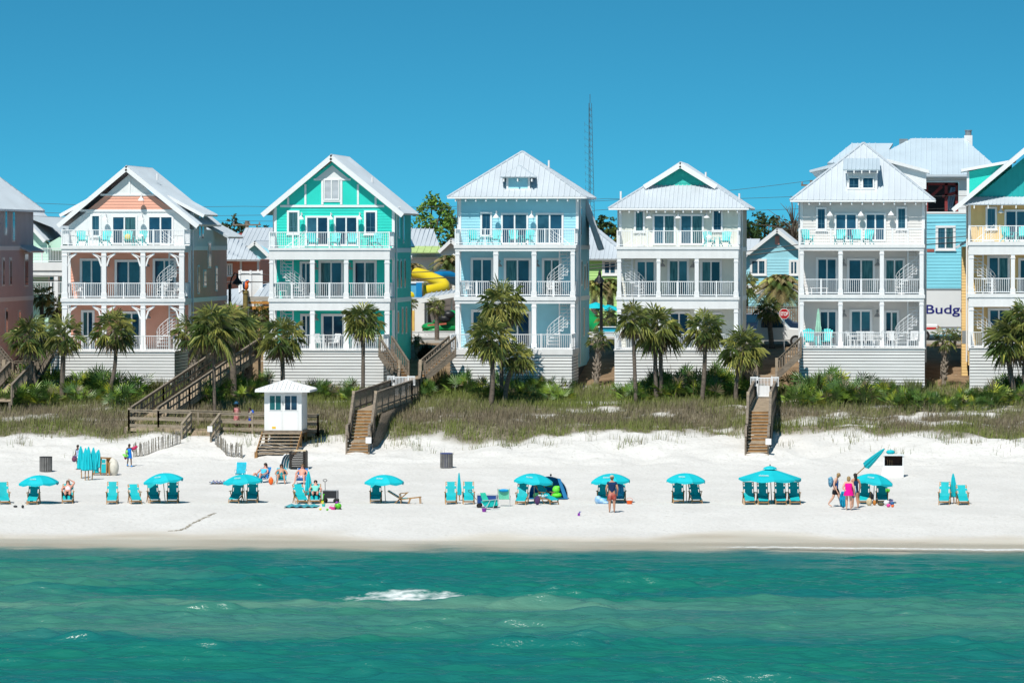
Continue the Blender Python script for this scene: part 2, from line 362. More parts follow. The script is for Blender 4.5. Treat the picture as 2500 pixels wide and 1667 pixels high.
# ---------------------------------------------------------------- dune grass: nobody could count the blades
def grass():
    vs = []; fs = []; cs = []
    def blade(x, y, z, h, wd, col):
        a = rnd.uniform(0, 6.283); lx, ly = rnd.gauss(.08, .22) * h, rnd.gauss(0, .2) * h
        dx, dy = math.cos(a) * wd, math.sin(a) * wd; n = len(vs)
        vs.extend([(x - dx, y - dy, z - .03), (x + dx, y + dy, z - .03), (x + lx * .4 + dx * .7, y + ly * .4 + dy * .7, z + h * .6), (x + lx * .4 - dx * .7, y + ly * .4 - dy * .7, z + h * .6), (x + lx, y + ly, z + h)])
        fs.extend([(n, n + 1, n + 2, n + 3), (n + 3, n + 2, n + 4)]); cs.extend([col] * 5)
    def colour(x, y):
        e = edgeY(x); g = .5 + .75 * frac(x, y, .3, 13)
        g += .5 * sm(289, 293, y) + .45 * sm(e + 2.2, e + .3, y) - .5 * math.exp(-((y - e - 4.6) / 1.7) ** 2)
        g = max(0, min(1, g + rnd.gauss(0, .25))); k = rnd.uniform(.7, 1.3)
        c1, c2 = (.215, .178, .12), (.18, .215, .055)
        return tuple((a + (b - a) * g) * k for a, b in zip(c1, c2))
    n = 0
    while n < 112000:
        x = rnd.uniform(-63, 14); y = rnd.uniform(279.5, 300.5)
        v = veg(x, y)
        if rnd.random() > v * v: continue
        n += 1
        h = rnd.uniform(.22, .62) * (1 + .5 * frac(x, y, .4, 17)) * (.6 if y < edgeY(x) + .8 else 1)
        blade(x, y, gz(x, y), max(.12, h), rnd.uniform(.008, .02), colour(x, y))
    for _ in range(240):                                    # loose tufts on the bare sand
        x = rnd.uniform(-60, 8); y = edgeY(x) - abs(rnd.gauss(0, 2.6)) - .2
        if y < 271.5 or veg(x, y) > .6: continue
        if mn.noise(Vector((x * .3, y * .3, 40))) < -.05: continue
        s = rnd.uniform(.15, .5); k = rnd.uniform(.8, 1.4)
        for _ in range(rnd.randint(6, 20)):
            a, b_ = x + rnd.gauss(0, s), y + rnd.gauss(0, s * .7)
            blade(a, b_, gz(a, b_), rnd.uniform(.2, .6), .012, tuple(c * k * rnd.uniform(.8, 1.2) for c in (.17, .18, .08)))
    b = MB(); b.v = vs; b.f = fs; b.c = cs; b.col = 1
    return b
setorg()
GRASSM = mat('dune_grass', (1, 1, 1), .8, .1, 1, attr=True, spec=.15)
tag(grass().build('dune_grass', GRASSM), kind='stuff')
# ---------------------------------------------------------------- house parts
Y0, YP, YW = 297.0, 300.0, 302.5                # ground deck edge, porch columns, front wall
def lap(mb, p0, p1, z0, z1, step=.18, lip=.022):
    """lapped boards on the wall from p0 to p1 (x, y); outside is on the right hand of p0 -> p1"""
    d = Vector((p1[0] - p0[0], p1[1] - p0[1], 0)).normalized(); o = Vector((d.y, -d.x, 0)) * lip
    n = max(1, int(round((z1 - z0) / step))); h = (z1 - z0) / n
    a, b = Vector((p0[0], p0[1], 0)), Vector((p1[0], p1[1], 0))
    for i in range(n):
        u, v = Vector((0, 0, z0 + i * h)), Vector((0, 0, z0 + (i + 1) * h))
        mb.add([a + u + o, b + u + o, b + v, a + v, a + u, b + u], [(0, 1, 2, 3), (4, 5, 1, 0)])
def batten(mb, p0, p1, z0, z1, step=.42):
    a, b = Vector((p0[0], p0[1], 0)), Vector((p1[0], p1[1], 0)); d = (b - a); ln = d.length; d.normalize(); o = Vector((d.y, -d.x, 0))
    mb.add([a + Vector((0, 0, z0)), b + Vector((0, 0, z0)), b + Vector((0, 0, z1)), a + Vector((0, 0, z1))], [(0, 1, 2, 3)])
    n = int(ln / step)
    for i in range(n + 1):
        c = a + d * (ln * i / max(1, n)) + o * .015
        mb.bar(c + Vector((0, 0, z0)), c + Vector((0, 0, z1)), .06, .03, up=o)
def rail_mb(mb, p, q, h=.92, post=1.6, sp=.115, bw=.026, ends=True):
    p, q = Vector(p), Vector(q); ln = (q - p).length; u = Vector((0, 0, 1))
    mb.bar(p + u * h, q + u * h, .07, .05); mb.bar(p + u * .10, q + u * .10, .05, .05)
    n = max(2, int(ln / sp))
    for i in range(1, n):
        c = p.lerp(q, i / n); mb.bar(c + u * .1, c + u * h, bw, bw)
    k = max(1, int(round(ln / post)))
    for i in range(0 if ends else 1, k + 1 if ends else k):
        c = p.lerp(q, i / k); mb.bar(c, c + u * (h + .05), .075, .075)
def rails(root, p, q, h=.92, **k):
    b = MB(); rail_mb(b, p, q, h, **k); return b.build('railing', RAILW, root)
def window(root, x0, x1, z0, z1, Y, grid=False, door=False, fw=.11, glass=None, name=None, mull=True):
    b = MB(); y0, y1 = Y - .055, Y + .01
    b.box(x0, x0 + fw, y0, y1, z0, z1); b.box(x1 - fw, x1, y0, y1, z0, z1)
    b.box(x0 + fw, x1 - fw, y0, y1, z1 - fw, z1); b.box(x0 + fw, x1 - fw, y0, y1, z0, z0 + fw * .8)
    if not door: b.box(x0 - .04, x1 + .04, y0 - .04, y0 - .002, z0 - .05, z0 + .02)
    xm = (x0 + x1) / 2
    if mull: b.box(xm - .045, xm + .045, y0 + .012, y1, z0 + fw * .8, z1 - fw)
    f = b.build(name or ('sliding_door' if door else 'window'), WT, root)
    for p0, p1 in (((x0 + fw, xm - .045), (xm + .045, x1 - fw)) if mull else ((x0 + fw, x1 - fw),)):
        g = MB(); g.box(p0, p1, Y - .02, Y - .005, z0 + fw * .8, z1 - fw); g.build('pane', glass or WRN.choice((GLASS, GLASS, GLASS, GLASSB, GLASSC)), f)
    if grid:
        g = MB()
        for t in ((xm,) if not mull else ((x0 + xm) / 2, (x1 + xm) / 2)): g.box(t - .012, t + .012, Y - .032, Y - .021, z0 + fw, z1 - fw)
        for k in (.33, .66) if grid == 1 else (.3,):
            zz = z0 + (z1 - z0) * k; g.box(x0 + fw, x1 - fw, Y - .031, Y - .022, zz - .012, zz + .012)
        g.build('muntin', MUNT, f)
    return f
WRN = random.Random(12)
MUNT = mat('blue_grey_muntin', (.06, .16, .22), .5)
def wall_lamp(root, x, z, Y, m=None):
    b = MB(); pts = [Vector((x, Y, z + .25)), Vector((x, Y - .18, z + .36)), Vector((x, Y - .36, z + .32)), Vector((x, Y - .42, z + .16))]
    b.tube(pts, .018, 6); b.lathe((x, Y - .42, z), [(.20, -.08), (.17, 0), (.07, .11), (.03, .17)], 12); b.lathe((x, Y - .005, z + .25), [(.06, -.06), (.06, .06)], 8)
    b.build('wall_lamp', m or WT, root)
def spiral(root, c, z0, z1, a0=0, turn=R(400), r=.78):
    c = Vector(c); b = MB(); b.tube([c + Vector((0, 0, z0)), c + Vector((0, 0, z1 + .9))], .05, 8); n = 15
    for i in range(n):
        a = a0 + turn * i / n; z = z0 + (z1 - z0) * (i + 1) / n
        p = [c + Vector((.04 * math.cos(a), .04 * math.sin(a), z)), c + Vector((r * math.cos(a), r * math.sin(a), z)), c + Vector((r * math.cos(a + turn / n), r * math.sin(a + turn / n), z)), c + Vector((.04 * math.cos(a + turn / n), .04 * math.sin(a + turn / n), z))]
        b.prism(p, (0, 0, .05))
    for h in (.12, .3, .48, .66, .92):
        b.tube([c + Vector((r * math.cos(a0 + turn * i / 30), r * math.sin(a0 + turn * i / 30), z0 + (z1 - z0) * (i + 1) / 30 + h)) for i in range(31)], .02 if h > .9 else .011, 5, False)
    for i in range(n + 1):
        a = a0 + turn * i / n; q = c + Vector((r * math.cos(a), r * math.sin(a), z0 + (z1 - z0) * i / n)); b.bar(q, q + Vector((0, 0, .96)), .02, .02)
    b.build('spiral_stair', RAILW, root)
def slab_roof(mb, quad, th=.14, rib=.34, ribdir=None):
    """metal roof plane: quad = (eave a, eave b, top b, top a), with standing seams from eave to top"""
    a, b, c, d = [Vector(p) for p in quad]; n = (b - a).cross(d - a).normalized()
    if n.z < 0: n = -n
    mb.prism([a - n * th, b - n * th, c - n * th, d - n * th], n * th)
    k = max(2, int(max((b - a).length, (c - d).length) / rib))
    E = (b - a); eu = E.normalized(); ln = E.length
    for i in range(1, k):
        s = ln * i / k
        # seam runs from the eave in the up-slope direction until it meets the sides or the top
        up = (n.cross(eu)); up = up if up.z > 0 else -up
        best = None
        p = a + eu * s
        for (u0, v0) in ((b, c), (c, d), (d, a)):
            e = v0 - u0; m = Matrix((( up.dot(eu), -e.dot(eu)), (up.dot(up), -e.dot(up)))).to_2x2() if False else None
            # 2d solve in (eu, up)
            ux, uy = (u0 - a).dot(eu), (u0 - a).dot(up); ex, ey = e.dot(eu), e.dot(up)
            if abs(ex) < 1e-6: continue
            t = (s - ux) / ex
            if -1e-6 <= t <= 1 + 1e-6:
                h = uy + t * ey
                if h > .05 and (best is None or h > best): best = h
        if best: mb.bar(p + n * .018, p + up * best + n * .02, .04, .055, up=n)
def gable_roof(root, apex, el, er, Yf, Yb, m=None, rake=.24, th=.14, name='roof', rakem=None):
    """apex, el, er: (x, z) at the front plane"""
    b = MB()
    for e in (el, er):
        q = [(e[0], Yf, e[1]), (e[0], Yb, e[1]), (apex[0], Yb, apex[1]), (apex[0], Yf, apex[1])]
        slab_roof(b, q, th)
    b.tube([(apex[0], Yf, apex[1] - .01), (apex[0], Yb, apex[1] - .01)], .05, 6)
    r = b.build(name, m or METAL, root)
    b = MB()
    for e in (el, er):
        a = Vector((apex[0], Yf - .035, apex[1] - rake * .62)); c = Vector((e[0], Yf - .035, e[1] - rake * .5))
        b.bar(a, c, .06, rake, up=(0, 0, 1))
    b.build('rake_board', rakem or WT, r)
    return r
def hip_roof(root, xl, xr, Yf, Yb, ze, zp, ridge=0.0, m=None, tails=None, name='roof', th=.12):
    b = MB(); xm = (xl + xr) / 2; ym = (Yf + Yb) / 2; P1, P2 = (xm, ym - ridge / 2, zp), (xm, ym + ridge / 2, zp)
    A, B, C, D = (xl, Yf, ze), (xr, Yf, ze), (xr, Yb, ze), (xl, Yb, ze)
    slab_roof(b, (A, B, P1, P1), th); slab_roof(b, (B, C, P2, P1), th); slab_roof(b, (C, D, P2, P2), th); slab_roof(b, (D, A, P1, P2), th)
    for p, q in ((A, P1), (B, P1), (C, P2), (D, P2), (P1, P2)): b.bar(p, q, .2, .05)
    r = b.build(name, m or METAL, root)
    if tails: rafter_tails(r, xl + .5, xr - .5, Yf, ze)
    b = MB(); b.box(xl, xr, Yf - .05, Yf - .002, ze - .13, ze - .02); b.box(xr + .002, xr + .05, Yf, Yb, ze - .13, ze - .02); b.build('gutter', WT, r)
    return r
def rafter_tails(root, x0, x1, Yf, ze, n=13):
    for i in range(n):
        b = MB(); x = x0 + (x1 - x0) * i / (n - 1); b.box(x - .035, x + .035, Yf + .02, Yf + .6, ze - .30, ze - .125); b.build('rafter_tail', WT, root)
def pipe(root, p, h=.5):
    b = MB(); b.tube([p, (p[0], p[1], p[2] + h)], .06, 8); b.build('vent_pipe', WT, root)

def house(h):
    xm = (h['xl'] + h['xr']) / 2
    def ZZ(py, Y=YP): return Z(py, Y, xm)
    root = thing('beach_house', h['label'], 'house', (X(xm, YP), YW, 4.8), 'colourful beach houses in a row')
    XL, XR = X(h['xl'], YP), X(h['xr'], YP); lx0, lx1, lt, lb = h['lat']
    LX0, LX1, LZ = X(lx0, Y0), X(lx1, Y0), Z(lt, Y0, xm)
    zb = 3.9
    # slatted skirt under the ground deck
    b = MB(); z = LZ - .02; st = .186
    while z > zb:
        z0 = z - .145; b.box(LX0, LX1, Y0, Y0 + .03, z0, z); b.box(LX1 - .03, LX1, Y0 + .032, YW, z0, z); b.box(LX0, LX0 + .03, Y0 + .032, YW, z0, z); z -= st
    b.build('skirt', LATT, root)
    b = MB(); b.box(LX0 + .06, LX1 - .06, Y0 + .09, YW, zb, LZ - .05); b.build('shade_backing', BACK, root)  # dark box added behind the slats so the gaps look shaded
    d1 = Z(h['d1'], Y0, xm)
    b = MB(); b.box(LX0 - .05, LX1 + .05, Y0 - .06, YW, LZ, d1 + .0); b.build('ground_deck', W_, root)
    if not h.get('norail1'):
        rails(root, (LX0 + .04, Y0 + .05, d1), (LX1 - .04, Y0 + .05, d1), post=2.0)
        rails(root, (LX1 - .04, Y0 + .1, d1), (LX1 - .04, YP, d1), post=1.4); rails(root, (LX0 + .04, Y0 + .1, d1), (LX0 + .04, YP, d1), post=1.4)
    # floors 2 and 3: fascia board and beam, floor slab
    lev = []
    for key in ('d2', 'd3'):
        t, f, bm = h[key]; zt, zf, zm = ZZ(t), ZZ(f), ZZ(bm); lev.append((zt, zf, zm))
        b = MB(); b.box(XL - .06, XR + .06, YP - .06, YP + .3, zf, zt); b.box(XL, XR, YP, YP + .26, zm, zf)
        b.box(XR - .26, XR, YP + .262, YW, zm, zf); b.box(XL, XL + .26, YP + .262, YW, zm, zf); b.box(XR - .3, XR + .06, YP + .302, YW, zf, zt - .005); b.box(XL - .06, XL + .3, YP + .302, YW, zf, zt - .005)
        b.box(XL + .302, XR - .302, YP + .302, YW, zt - .22, zt - .012)
        b.build('balcony', W_, root)
    (z2, f2, m2), (z3, f3, m3) = lev
    # columns
    for lo, hi in ((d1, m2), (z2, m3)):
        for a, c in h['cols']:
            b = MB(); x0, x1 = X(a, YP), X(c, YP); b.box(x0 + .025, x1 - .025, YP + .02, YP + .02 + (x1 - x0) - .05, lo, hi)
            b.box(x0 - .01, x1 + .01, YP - .012, YP + .04 + (x1 - x0), lo, lo + .32); b.box(x0 - .005, x1 + .005, YP - .008, YP + .03 + (x1 - x0), hi - .22, hi - .16)
            b.build('column', WT, root)
            if h.get('braces'):
                for sgn, ok in ((-1, a > h['xl'] + 3), (1, c < h['xr'] - 3)):
                    if ok:
                        b = MB(); xs = x0 if sgn < 0 else x1; p = Vector((xs, YP + .13, hi - .85)); q = Vector((xs + sgn * .55, YP + .13, hi - .06)); mmid = Vector((xs + sgn * .16, YP + .13, hi - .35))
                        b.bar(p, mmid, .09, .1, up=(0, 1, 0)); b.bar(mmid, q, .09, .1, up=(0, 1, 0)); b.bar(Vector((xs, YP + .13, hi - .3)), Vector((xs + sgn * .5, YP + .13, hi - .05)), .05, .05, up=(0, 1, 0)); b.build('brace', WT, root)
    # railings of floor 2 between the columns and at the sides, of floor 3 all round
    cs = h['cols']
    for (a, b1), (c, d) in zip(cs, cs[1:]):
        rails(root, (X(b1, YP), YP + .13, z2), (X(c, YP), YP + .13, z2), post=1.05, ends=False)
    for xx in (XL + .1, XR - .1): rails(root, (xx, YP + .34, z2), (xx, YW - .1, z2), post=9)
    rails(root, (XL + .03, YP + .03, z3), (XR - .03, YP + .03, z3), h=.95, post=1.9, bw=.022)
    for xx in (XL + .03, XR - .03): rails(root, (xx, YP + .1, z3), (xx, YW - .1, z3), h=.95, post=2.4)
    # walls
    ca, cb = h['wall'], h['wall3']; ze = ZZ(h['eave'], YW)
    YB = YW + h['deep']
    b = MB(); bb = MB()
    for p0, p1 in (((XL, YW), (XR, YW)), ((XR, YW), (XR, YB)), ((XL, YB), (XL, YW))): lap(b, p0, p1, d1 - 1.2, z3 - .28)
    b.box(XL + .02, XR - .02, YB - .1, YB, d1 - 2.3, z3); b.build('lower_wall', ca, root)
    fn = batten if h.get('batten') else lap
    for p0, p1 in (((XL, YW), (XR, YW)), ((XR, YW), (XR, YB)), ((XL, YB), (XL, YW))): fn(bb, p0, p1, z3 - .02, ze)
    bb.box(XL + .02, XR - .02, YB - .1, YB, z3, ze); bb.build('upper_wall', cb, root)
    for x0, x1 in ((XL - .03, XL + .14), (XR - .14, XR + .035)): b = MB(); b.box(x0, x1, YW - .045, YW + .14, d1 - .3, ze); b.build('corner_board', WT, root)
    for zz in (z2, z3):
        for x0, x1 in ((XR + .003, XR + .05), (XL - .05, XL - .003)): b = MB(); b.box(x0, x1, YW + .15, YB, zz - .3, zz - .02); b.build('band_board', WT, root)
    b = MB(); b.tube([(XR + .1, YW + .35, d1 - 1), (XR + .1, YW + .35, ze - .1), (XR + .35, YW + .1, ze + .05)], .05, 6); b.build('downspout', WT, root); b = MB(); b.tube([(XL - .1, YW + .35, d1 - 1), (XL - .1, YW + .35, ze - .1), (XL - .35, YW + .1, ze + .05)], .05, 6); b.build('downspout', WT, root)
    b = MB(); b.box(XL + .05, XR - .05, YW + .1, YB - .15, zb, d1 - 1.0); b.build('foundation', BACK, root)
    # openings
    def xr(px): return X(px, YW)
    for a, c, top, bot in h.get('win3', []): window(root, xr(a), xr(c), ZZ(bot, YW), ZZ(top, YW), YW - .02, grid=2, mull=False, fw=.12)
    for a, c, top, bot in h.get('door3', []): window(root, xr(a), xr(c), max(z3 + .01, ZZ(bot, YW)), ZZ(top, YW), YW - .02, door=True, fw=.12, glass=h.get('glass'))
    for a, c, top in h.get('door2', []): window(root, xr(a), xr(c), z2 + .02, ZZ(top, YW), YW - .02, door=True, fw=.15, glass=h.get('glass'))
    for a, c, top in h.get('door1', []): window(root, xr(a), xr(c), d1 + .02, ZZ(top, YW), YW - .02, door=True, fw=.15, glass=h.get('glass'))
    for px, py in h.get('lamps', []): wall_lamp(root, xr(px), ZZ(py, YW), YW)
    for px, py in h.get('plamps', []): wall_lamp(root, xr(px), ZZ(py, YW), YW, GREY)
    for px in h.get('spiral', []):
        for z0, z1 in ((d1, z2 + .02), (z2, z3 + .02)): spiral(root, (X(px, YP + 1.3), YP + 1.32, 0), z0, z1, a0=R(h.get('spa', 200)), turn=R(h.get('spt', 330)))
    # slit windows on the sides
    for yy, z0, z1 in h.get('slits', []):
        b = MB(); b.box(XR + .003, XR + .05, yy - .3, yy + .3, z0 - .1, z1 + .1); f = b.build('window', WT, root); b = MB(); b.box(XR + .051, XR + .06, yy - .19, yy + .19, z0, z1); b.build('pane', GLASS, f)
    return dict(root=root, XL=XL, XR=XR, z2=z2, z3=z3, d1=d1, ze=ze, YB=YB, ZZ=ZZ, xm=xm)
def sides(d1, z0=302.5, ys=(1.2, 2.6, 4.6, 6.4, 8.2)):
    out = []
    for i, y in enumerate(ys):
        for f in (0, 1, 2):
            if (i + f) % 2 or f == 2: out.append((z0 + y, d1 + 3.15 * f + .6, d1 + 3.15 * f + 2.35))
    return out
def gable_wall(root, HP, pts, m, name, Y=None, boards=True):
    """flat gable piece: pts are pixels at the front wall"""
    Y = Y or YW
    b = MB(); b.prism([(X(px, Y), Y - .03, Z(py, Y, px)) for px, py in pts], (0, .2, 0)); return b.build(name, m, root)
def strip(root, a, c, wd, Y, m=None, name='trim'):
    b = MB(); p = at(a[0], a[1], Y); q = at(c[0], c[1], Y); b.bar(p, q, .05, wd, up=(0, 0, 1) if abs(a[0] - c[0]) > abs(a[1] - c[1]) else (1, 0, 0)); return b.build(name, m or WT, root)

CORAL = mat('coral_siding', (.80, .39, .28), .65, .05, .8)
TURQ = mat('turquoise_siding', (.016, .60, .49), .6, .05, .8)
LBLUE = mat('light_blue_siding', (.33, .66, .76), .6, .05, .8)
CREAM = mat('cream_siding', (.71, .71, .63), .65, .04, .8)
PALE = mat('pale_grey_siding', (.69, .66, .63), .65, .04, .8)
YELLO = mat('yellow_siding', (.76, .53, .23), .65, .05, .8)
WSID = mat('white_siding', (.73, .74, .735), .6, .04, .8)
SEAGR = mat('sea_green_shingle', (.03, .50, .42), .7, .08, 3)
TEALS = mat('teal_siding', (.01, .37, .37), .65, .06, .8)
PINKG = mat('dusty_pink_siding', (.60, .50, .50), .7, .05, .8)
GREYP = mat('grey_batten_siding', (.52, .50, .53), .7, .05, .8)

# ---- coral and white house
H1 = house(dict(label='coral and white gabled beach house with bracketed porch columns', xl=150, xr=450, cols=[(150, 164.5), (246.5, 259.5), (342, 355), (436, 450)],
    d1=857, d2=(728, 737, 745), d3=(599.5, 608, 616.5), lat=(123, 425.6, 859.5, 940), eave=560, deep=15.5, wall=CORAL, wall3=WSID, batten=True, braces=True,
    win3=[(221, 247, 523, 578)], door3=[(272, 336, 526, 597), (360, 424, 526, 597)], door2=[(195, 252, 631), (280, 347, 634), (373, 430, 631)], door1=[(198, 231, 757), (298, 345, 760)],
    lamps=[(259.5, 535), (347.5, 535)], plamps=[(264, 648), (360.5, 648), (364, 774)], spiral=[413], spa=185, spt=320))
r = H1['root']
A = (308, 405); EL = (141, 547); ER = (483, 548)
def xz(p, Y): v = at(p[0], p[1], Y); return (v.x, v.z)
YR = 302.05
rf = gable_roof(r, xz(A, YR), xz(EL, YR), xz(ER, YR), YR, 312.3, rake=.28)
H1r = rf
gable_wall(r, H1, [(168, 575), (463, 575), (463, 545), (424, 514.5), (215, 514.5), (168, 550)], WSID, 'gable_panel')
gp = [(216, 513.5), (424, 513.5), (372, 477.5), (262, 477.5)]
b = MB(); zA, zB = Z(513.5, YW, 308), Z(477.5, YW, 308)
for i in range(5):
    t0, t1 = i / 5, (i + 1) / 5; xa, xb = X(214 + 44 * t0, YW), X(426 - 52 * t0, YW); xc, xd = X(214 + 44 * t1, YW), X(426 - 52 * t1, YW); za, zb_ = zA + (zB - zA) * t0, zA + (zB - zA) * t1
    b.add([(xa, YW - .055, za), (xb, YW - .055, za), (xd, YW - .032, zb_), (xc, YW - .032, zb_)], [(0, 1, 2, 3)])
b.build('coral_band', CORAL, r)
gable_wall(r, H1, [(258, 476), (374, 476), (318, 424)], WSID, 'gable_peak')
strip(r, (195, 514.5), (440, 514.5), .14, YW - .06); strip(r, (245, 476), (390, 476), .12, YW - .06); strip(r, (316, 430), (316, 474), .1, YW - .05)
wall_lamp(r, X(347.5, YW), Z(487, YW, 347), YW - .03)
for s in (-1, 1):                                       # shed dormers on both slopes and the lower rear roof
    b = MB(); ax, az = xz(A, YR); ex, ez = xz(ER if s > 0 else EL, YR)
    t = .52; mx_, mz_ = ax + (ex - ax) * t, az + (ez - az) * t + .1; ox, oz = ex + s * .15, ez + .62
    slab_roof(b, [(ox, 303.6, oz), (ox, 309.6, oz), (mx_, 309.6, mz_), (mx_, 303.6, mz_)], .12); dr = b.build('dormer_roof', METAL, r)
    b = MB(); xx = H1['XR'] if s > 0 else H1['XL']
    b.prism([(xx - s * 1.6, 304, ez + .9), (xx, 304, oz + .1), (xx, 304, ez - .3), (xx - s * 1.6, 304, ez - .3)], (0, 5.2, 0)); b.build('dormer_wall', WSID, dr)
    b = MB(); b.bar((ox, 303.56, oz - .1), (mx_, 303.56, mz_ - .1), .06, .2); b.build('rake_board', WT, dr)
    b = MB(); slab_roof(b, [(ex + s * .5, 311.9, ez - .75), (ex + s * .5, 318.6, ez - .75), (ax, 318.6, ez + 1.9), (ax, 311.9, ez + 1.9)], .12); b.build('rear_roof', METAL, r)
pipe(r, (X(384, 306), 306, Z(440, 306, 384)), .4)
for yy, z0, z1 in sides(H1['d1']):
    pass
def slits(H, lst):
    for yy, z0, z1, wd in lst:
        b = MB(); x = H['XR']; b.box(x + .003, x + .055, yy - wd - .1, yy + wd + .1, z0 - .1, z1 + .12); f = b.build('window', WT, H['root']); b = MB(); b.box(x + .056, x + .066, yy - wd, yy + wd, z0, z1); b.build('pane', GLASS, f)
d = H1['d1']
slits(H1, [(305.6, d + 3.5, d + 5.1, .3), (308.2, d + 3.9, d + 4.8, .5), (310.2, d + 5.1, d + 6.6, .55), (313.2, d + 3.6, d + 5.0, .35), (310.4, d + .7, d + 2.4, .5), (306, d + 6.9, d + 8.3, .3), (307.3, d + 6.9, d + 8.3, .3)])

# ---- turquoise gabled house
H2 = house(dict(label='bright turquoise gabled beach house with white battens and a louvred attic window', xl=656.7, xr=951.5, cols=[(656.7, 667.5), (756, 768.5), (838.6, 851), (938, 951.5)],
    d1=855, d2=(728, 737, 758), d3=(605, 611, 634), lat=(642.6, 936, 856.5, 950), eave=507, deep=9.5, wall=TURQ, wall3=TURQ,
    win3=[(701, 731.5, 514, 572), (889, 921, 514, 573)], door3=[(745.6, 804, 527, 600), (815.6, 875, 527, 600)], door2=[(732, 762, 638), (778, 839, 636), (862, 920, 636)], door1=[(733, 762, 766), (784, 842, 766), (866, 920, 768)],
    lamps=[(737, 533), (809, 533), (879, 533)], plamps=[(771.5, 655), (855, 655), (773, 779)], spiral=[715], spa=-10, spt=-320))
r = H2['root']; A = (808, 377.5); EL = (640, 520); ER = (983, 520.5)
gable_roof(r, xz(A, YR), xz(EL, YR), xz(ER, YR), YR, 311.6, rake=.30)
gable_wall(r, H2, [(668, 507), (953, 507), (953, 503), (811, 396), (668, 503)], TURQ, 'gable_panel')
b = MB(); Yq = YW - .035; b.prism([(X(px, Yq), Yq, Z(py, Yq, px)) for px, py in [(768, 438.5), (854, 438.5), (811, 404)]], (0, .2, 0)); b.build('gable_peak', WSID, r)
strip(r, (684, 503.5), (938, 503.5), .14, YW - .05); strip(r, (766, 438.5), (856, 438.5), .12, YW - .055)
for px, py in ((703.5, 482), (745.6, 450), (874, 450), (917, 482)): strip(r, (px, 500), (px, py), .12, YW - .05)
for px in (787, 833): strip(r, (px, 500), (px, 440), .14, YW - .055)
strip(r, (789, 491), (831, 491), .12, YW - .056)
b = MB(); x0, x1, z0, z1 = X(791, YW), X(829, YW), Z(486, YW, 811), Z(441, YW, 811); xm_ = (x0 + x1) / 2
n = 16
for i in range(n):
    z = z0 + (z1 - z0) * (i + .5) / n
    for a_, c_ in ((x0 + .04, xm_ - .04), (xm_ + .04, x1 - .04)): b.add([(a_, YW - .09, z - .03), (c_, YW - .09, z - .03), (c_, YW - .05, z + .04), (a_, YW - .05, z + .04)], [(0, 1, 2, 3)])
lv = b.build('louvre', mat('grey_louvre', (.45, .5, .55), .5), r)
b = MB(); 
for a_ in (x0, xm_ - .04, x1 - .06): b.box(a_, a_ + .07, YW - .11, YW - .04, z0, z1)
b.box(x0, x1 + .01, YW - .109, YW - .04, z1, z1 + .08); b.box(x0, x1 + .01, YW - .109, YW - .04, z0 - .08, z0); b.build('louvre_frame', WT, lv)
pipe(r, (X(909, 306), 306, Z(446, 306, 909)), .35)
d = H2['d1']
slits(H2, [(304, d + 3.8, d + 5.4, .25), (306, d + 3.8, d + 5.4, .25), (308.2, d + 3.8, d + 5.4, .25), (304.3, d + 1.0, d + 2.2, .4), (306.8, d + .9, d + 2.4, .25), (309, d + .9, d + 2.4, .25), (305, d + 6.9, d + 8.5, .2), (307.5, d + 6.6, d + 8.5, .2)])

# ---- light blue hipped house
H3 = house(dict(label='light blue beach house with a hipped roof and one small dormer', xl=1110.6, xr=1404, cols=[(1110.6, 1122.5), (1203.5, 1217), (1297, 1310), (1392, 1404)],
    d1=853.5, d2=(724, 733.5, 741), d3=(597.5, 606, 613.5), lat=(1098.7, 1396, 866, 950), eave=478, deep=9.5, wall=LBLUE, wall3=LBLUE,
    win3=[(1172.6, 1201.5, 518, 577)], door3=[(1222.9, 1290, 520, 597), (1308, 1376, 520, 597)], door2=[(1149, 1205, 629), (1230, 1297, 630), (1323, 1371, 630)], door1=[(1150, 1200, 756), (1230, 1297, 760)],
    lamps=[(1212.5, 529), (1298.5, 529)], plamps=[(1220, 648), (1312, 648)], spiral=[1366], spa=185, spt=320))
r = H3['root']; Yf = 301.75; xl, xr_ = X(1092, Yf), X(1430, Yf); ze = Z(480, Yf, 1260); wd = xr_ - xl; ym = Yf + wd / 2
ap = at(1273.5, 369, ym)
hip_roof(r, xl, xr_, Yf, Yf + wd, ze, ap.z, tails=True)
def dormer(r, x0, x1, zt, zb, Yd, roofpts, wallm, win=None, shed=None):
    b = MB(); lap(b, (x0, Yd), (x1, Yd), zb, zt, .16); b.box(x0, x1, Yd + .03, Yd + 2.6, zb, zt - .01); f = b.build('dormer_wall', wallm, r)
    b = MB(); b.box(x0 - .05, x0 + .08, Yd - .05, Yd + .02, zb, zt); b.box(x1 - .08, x1 + .05, Yd - .05, Yd + .02, zb, zt); b.box(x0 - .1, x1 + .1, Yd - .1, Yd - .002, zb - .14, zb); b.build('dormer_trim', WT, f)
    return f
Yd = Yf + .72
x0, x1, zt, zb_ = X(1238, Yd), X(1292, Yd), Z(432, Yd, 1265), Z(461, Yd, 1265)
f = dormer(r, x0, x1, zt, zb_, Yd, None, LBLUE)
b = MB(); e0, e1, ey = x0 - .38, x1 + .38, Yd - .45; zp = Z(405, Yd + 1, 1268); xm_ = (e0 + e1) / 2
slab_roof(b, ((e0, ey, zt), (e1, ey, zt), (xm_, ey + 1.1, zp), (xm_, ey + 1.1, zp)), .08, .28); slab_roof(b, ((e1, ey, zt), (e1, ey + 3, zt), (xm_, ey + 3, zp), (xm_, ey + 1.1, zp)), .08); slab_roof(b, ((e0, ey, zt), (e0, ey + 3, zt), (xm_, ey + 3, zp), (xm_, ey + 1.1, zp)), .08)
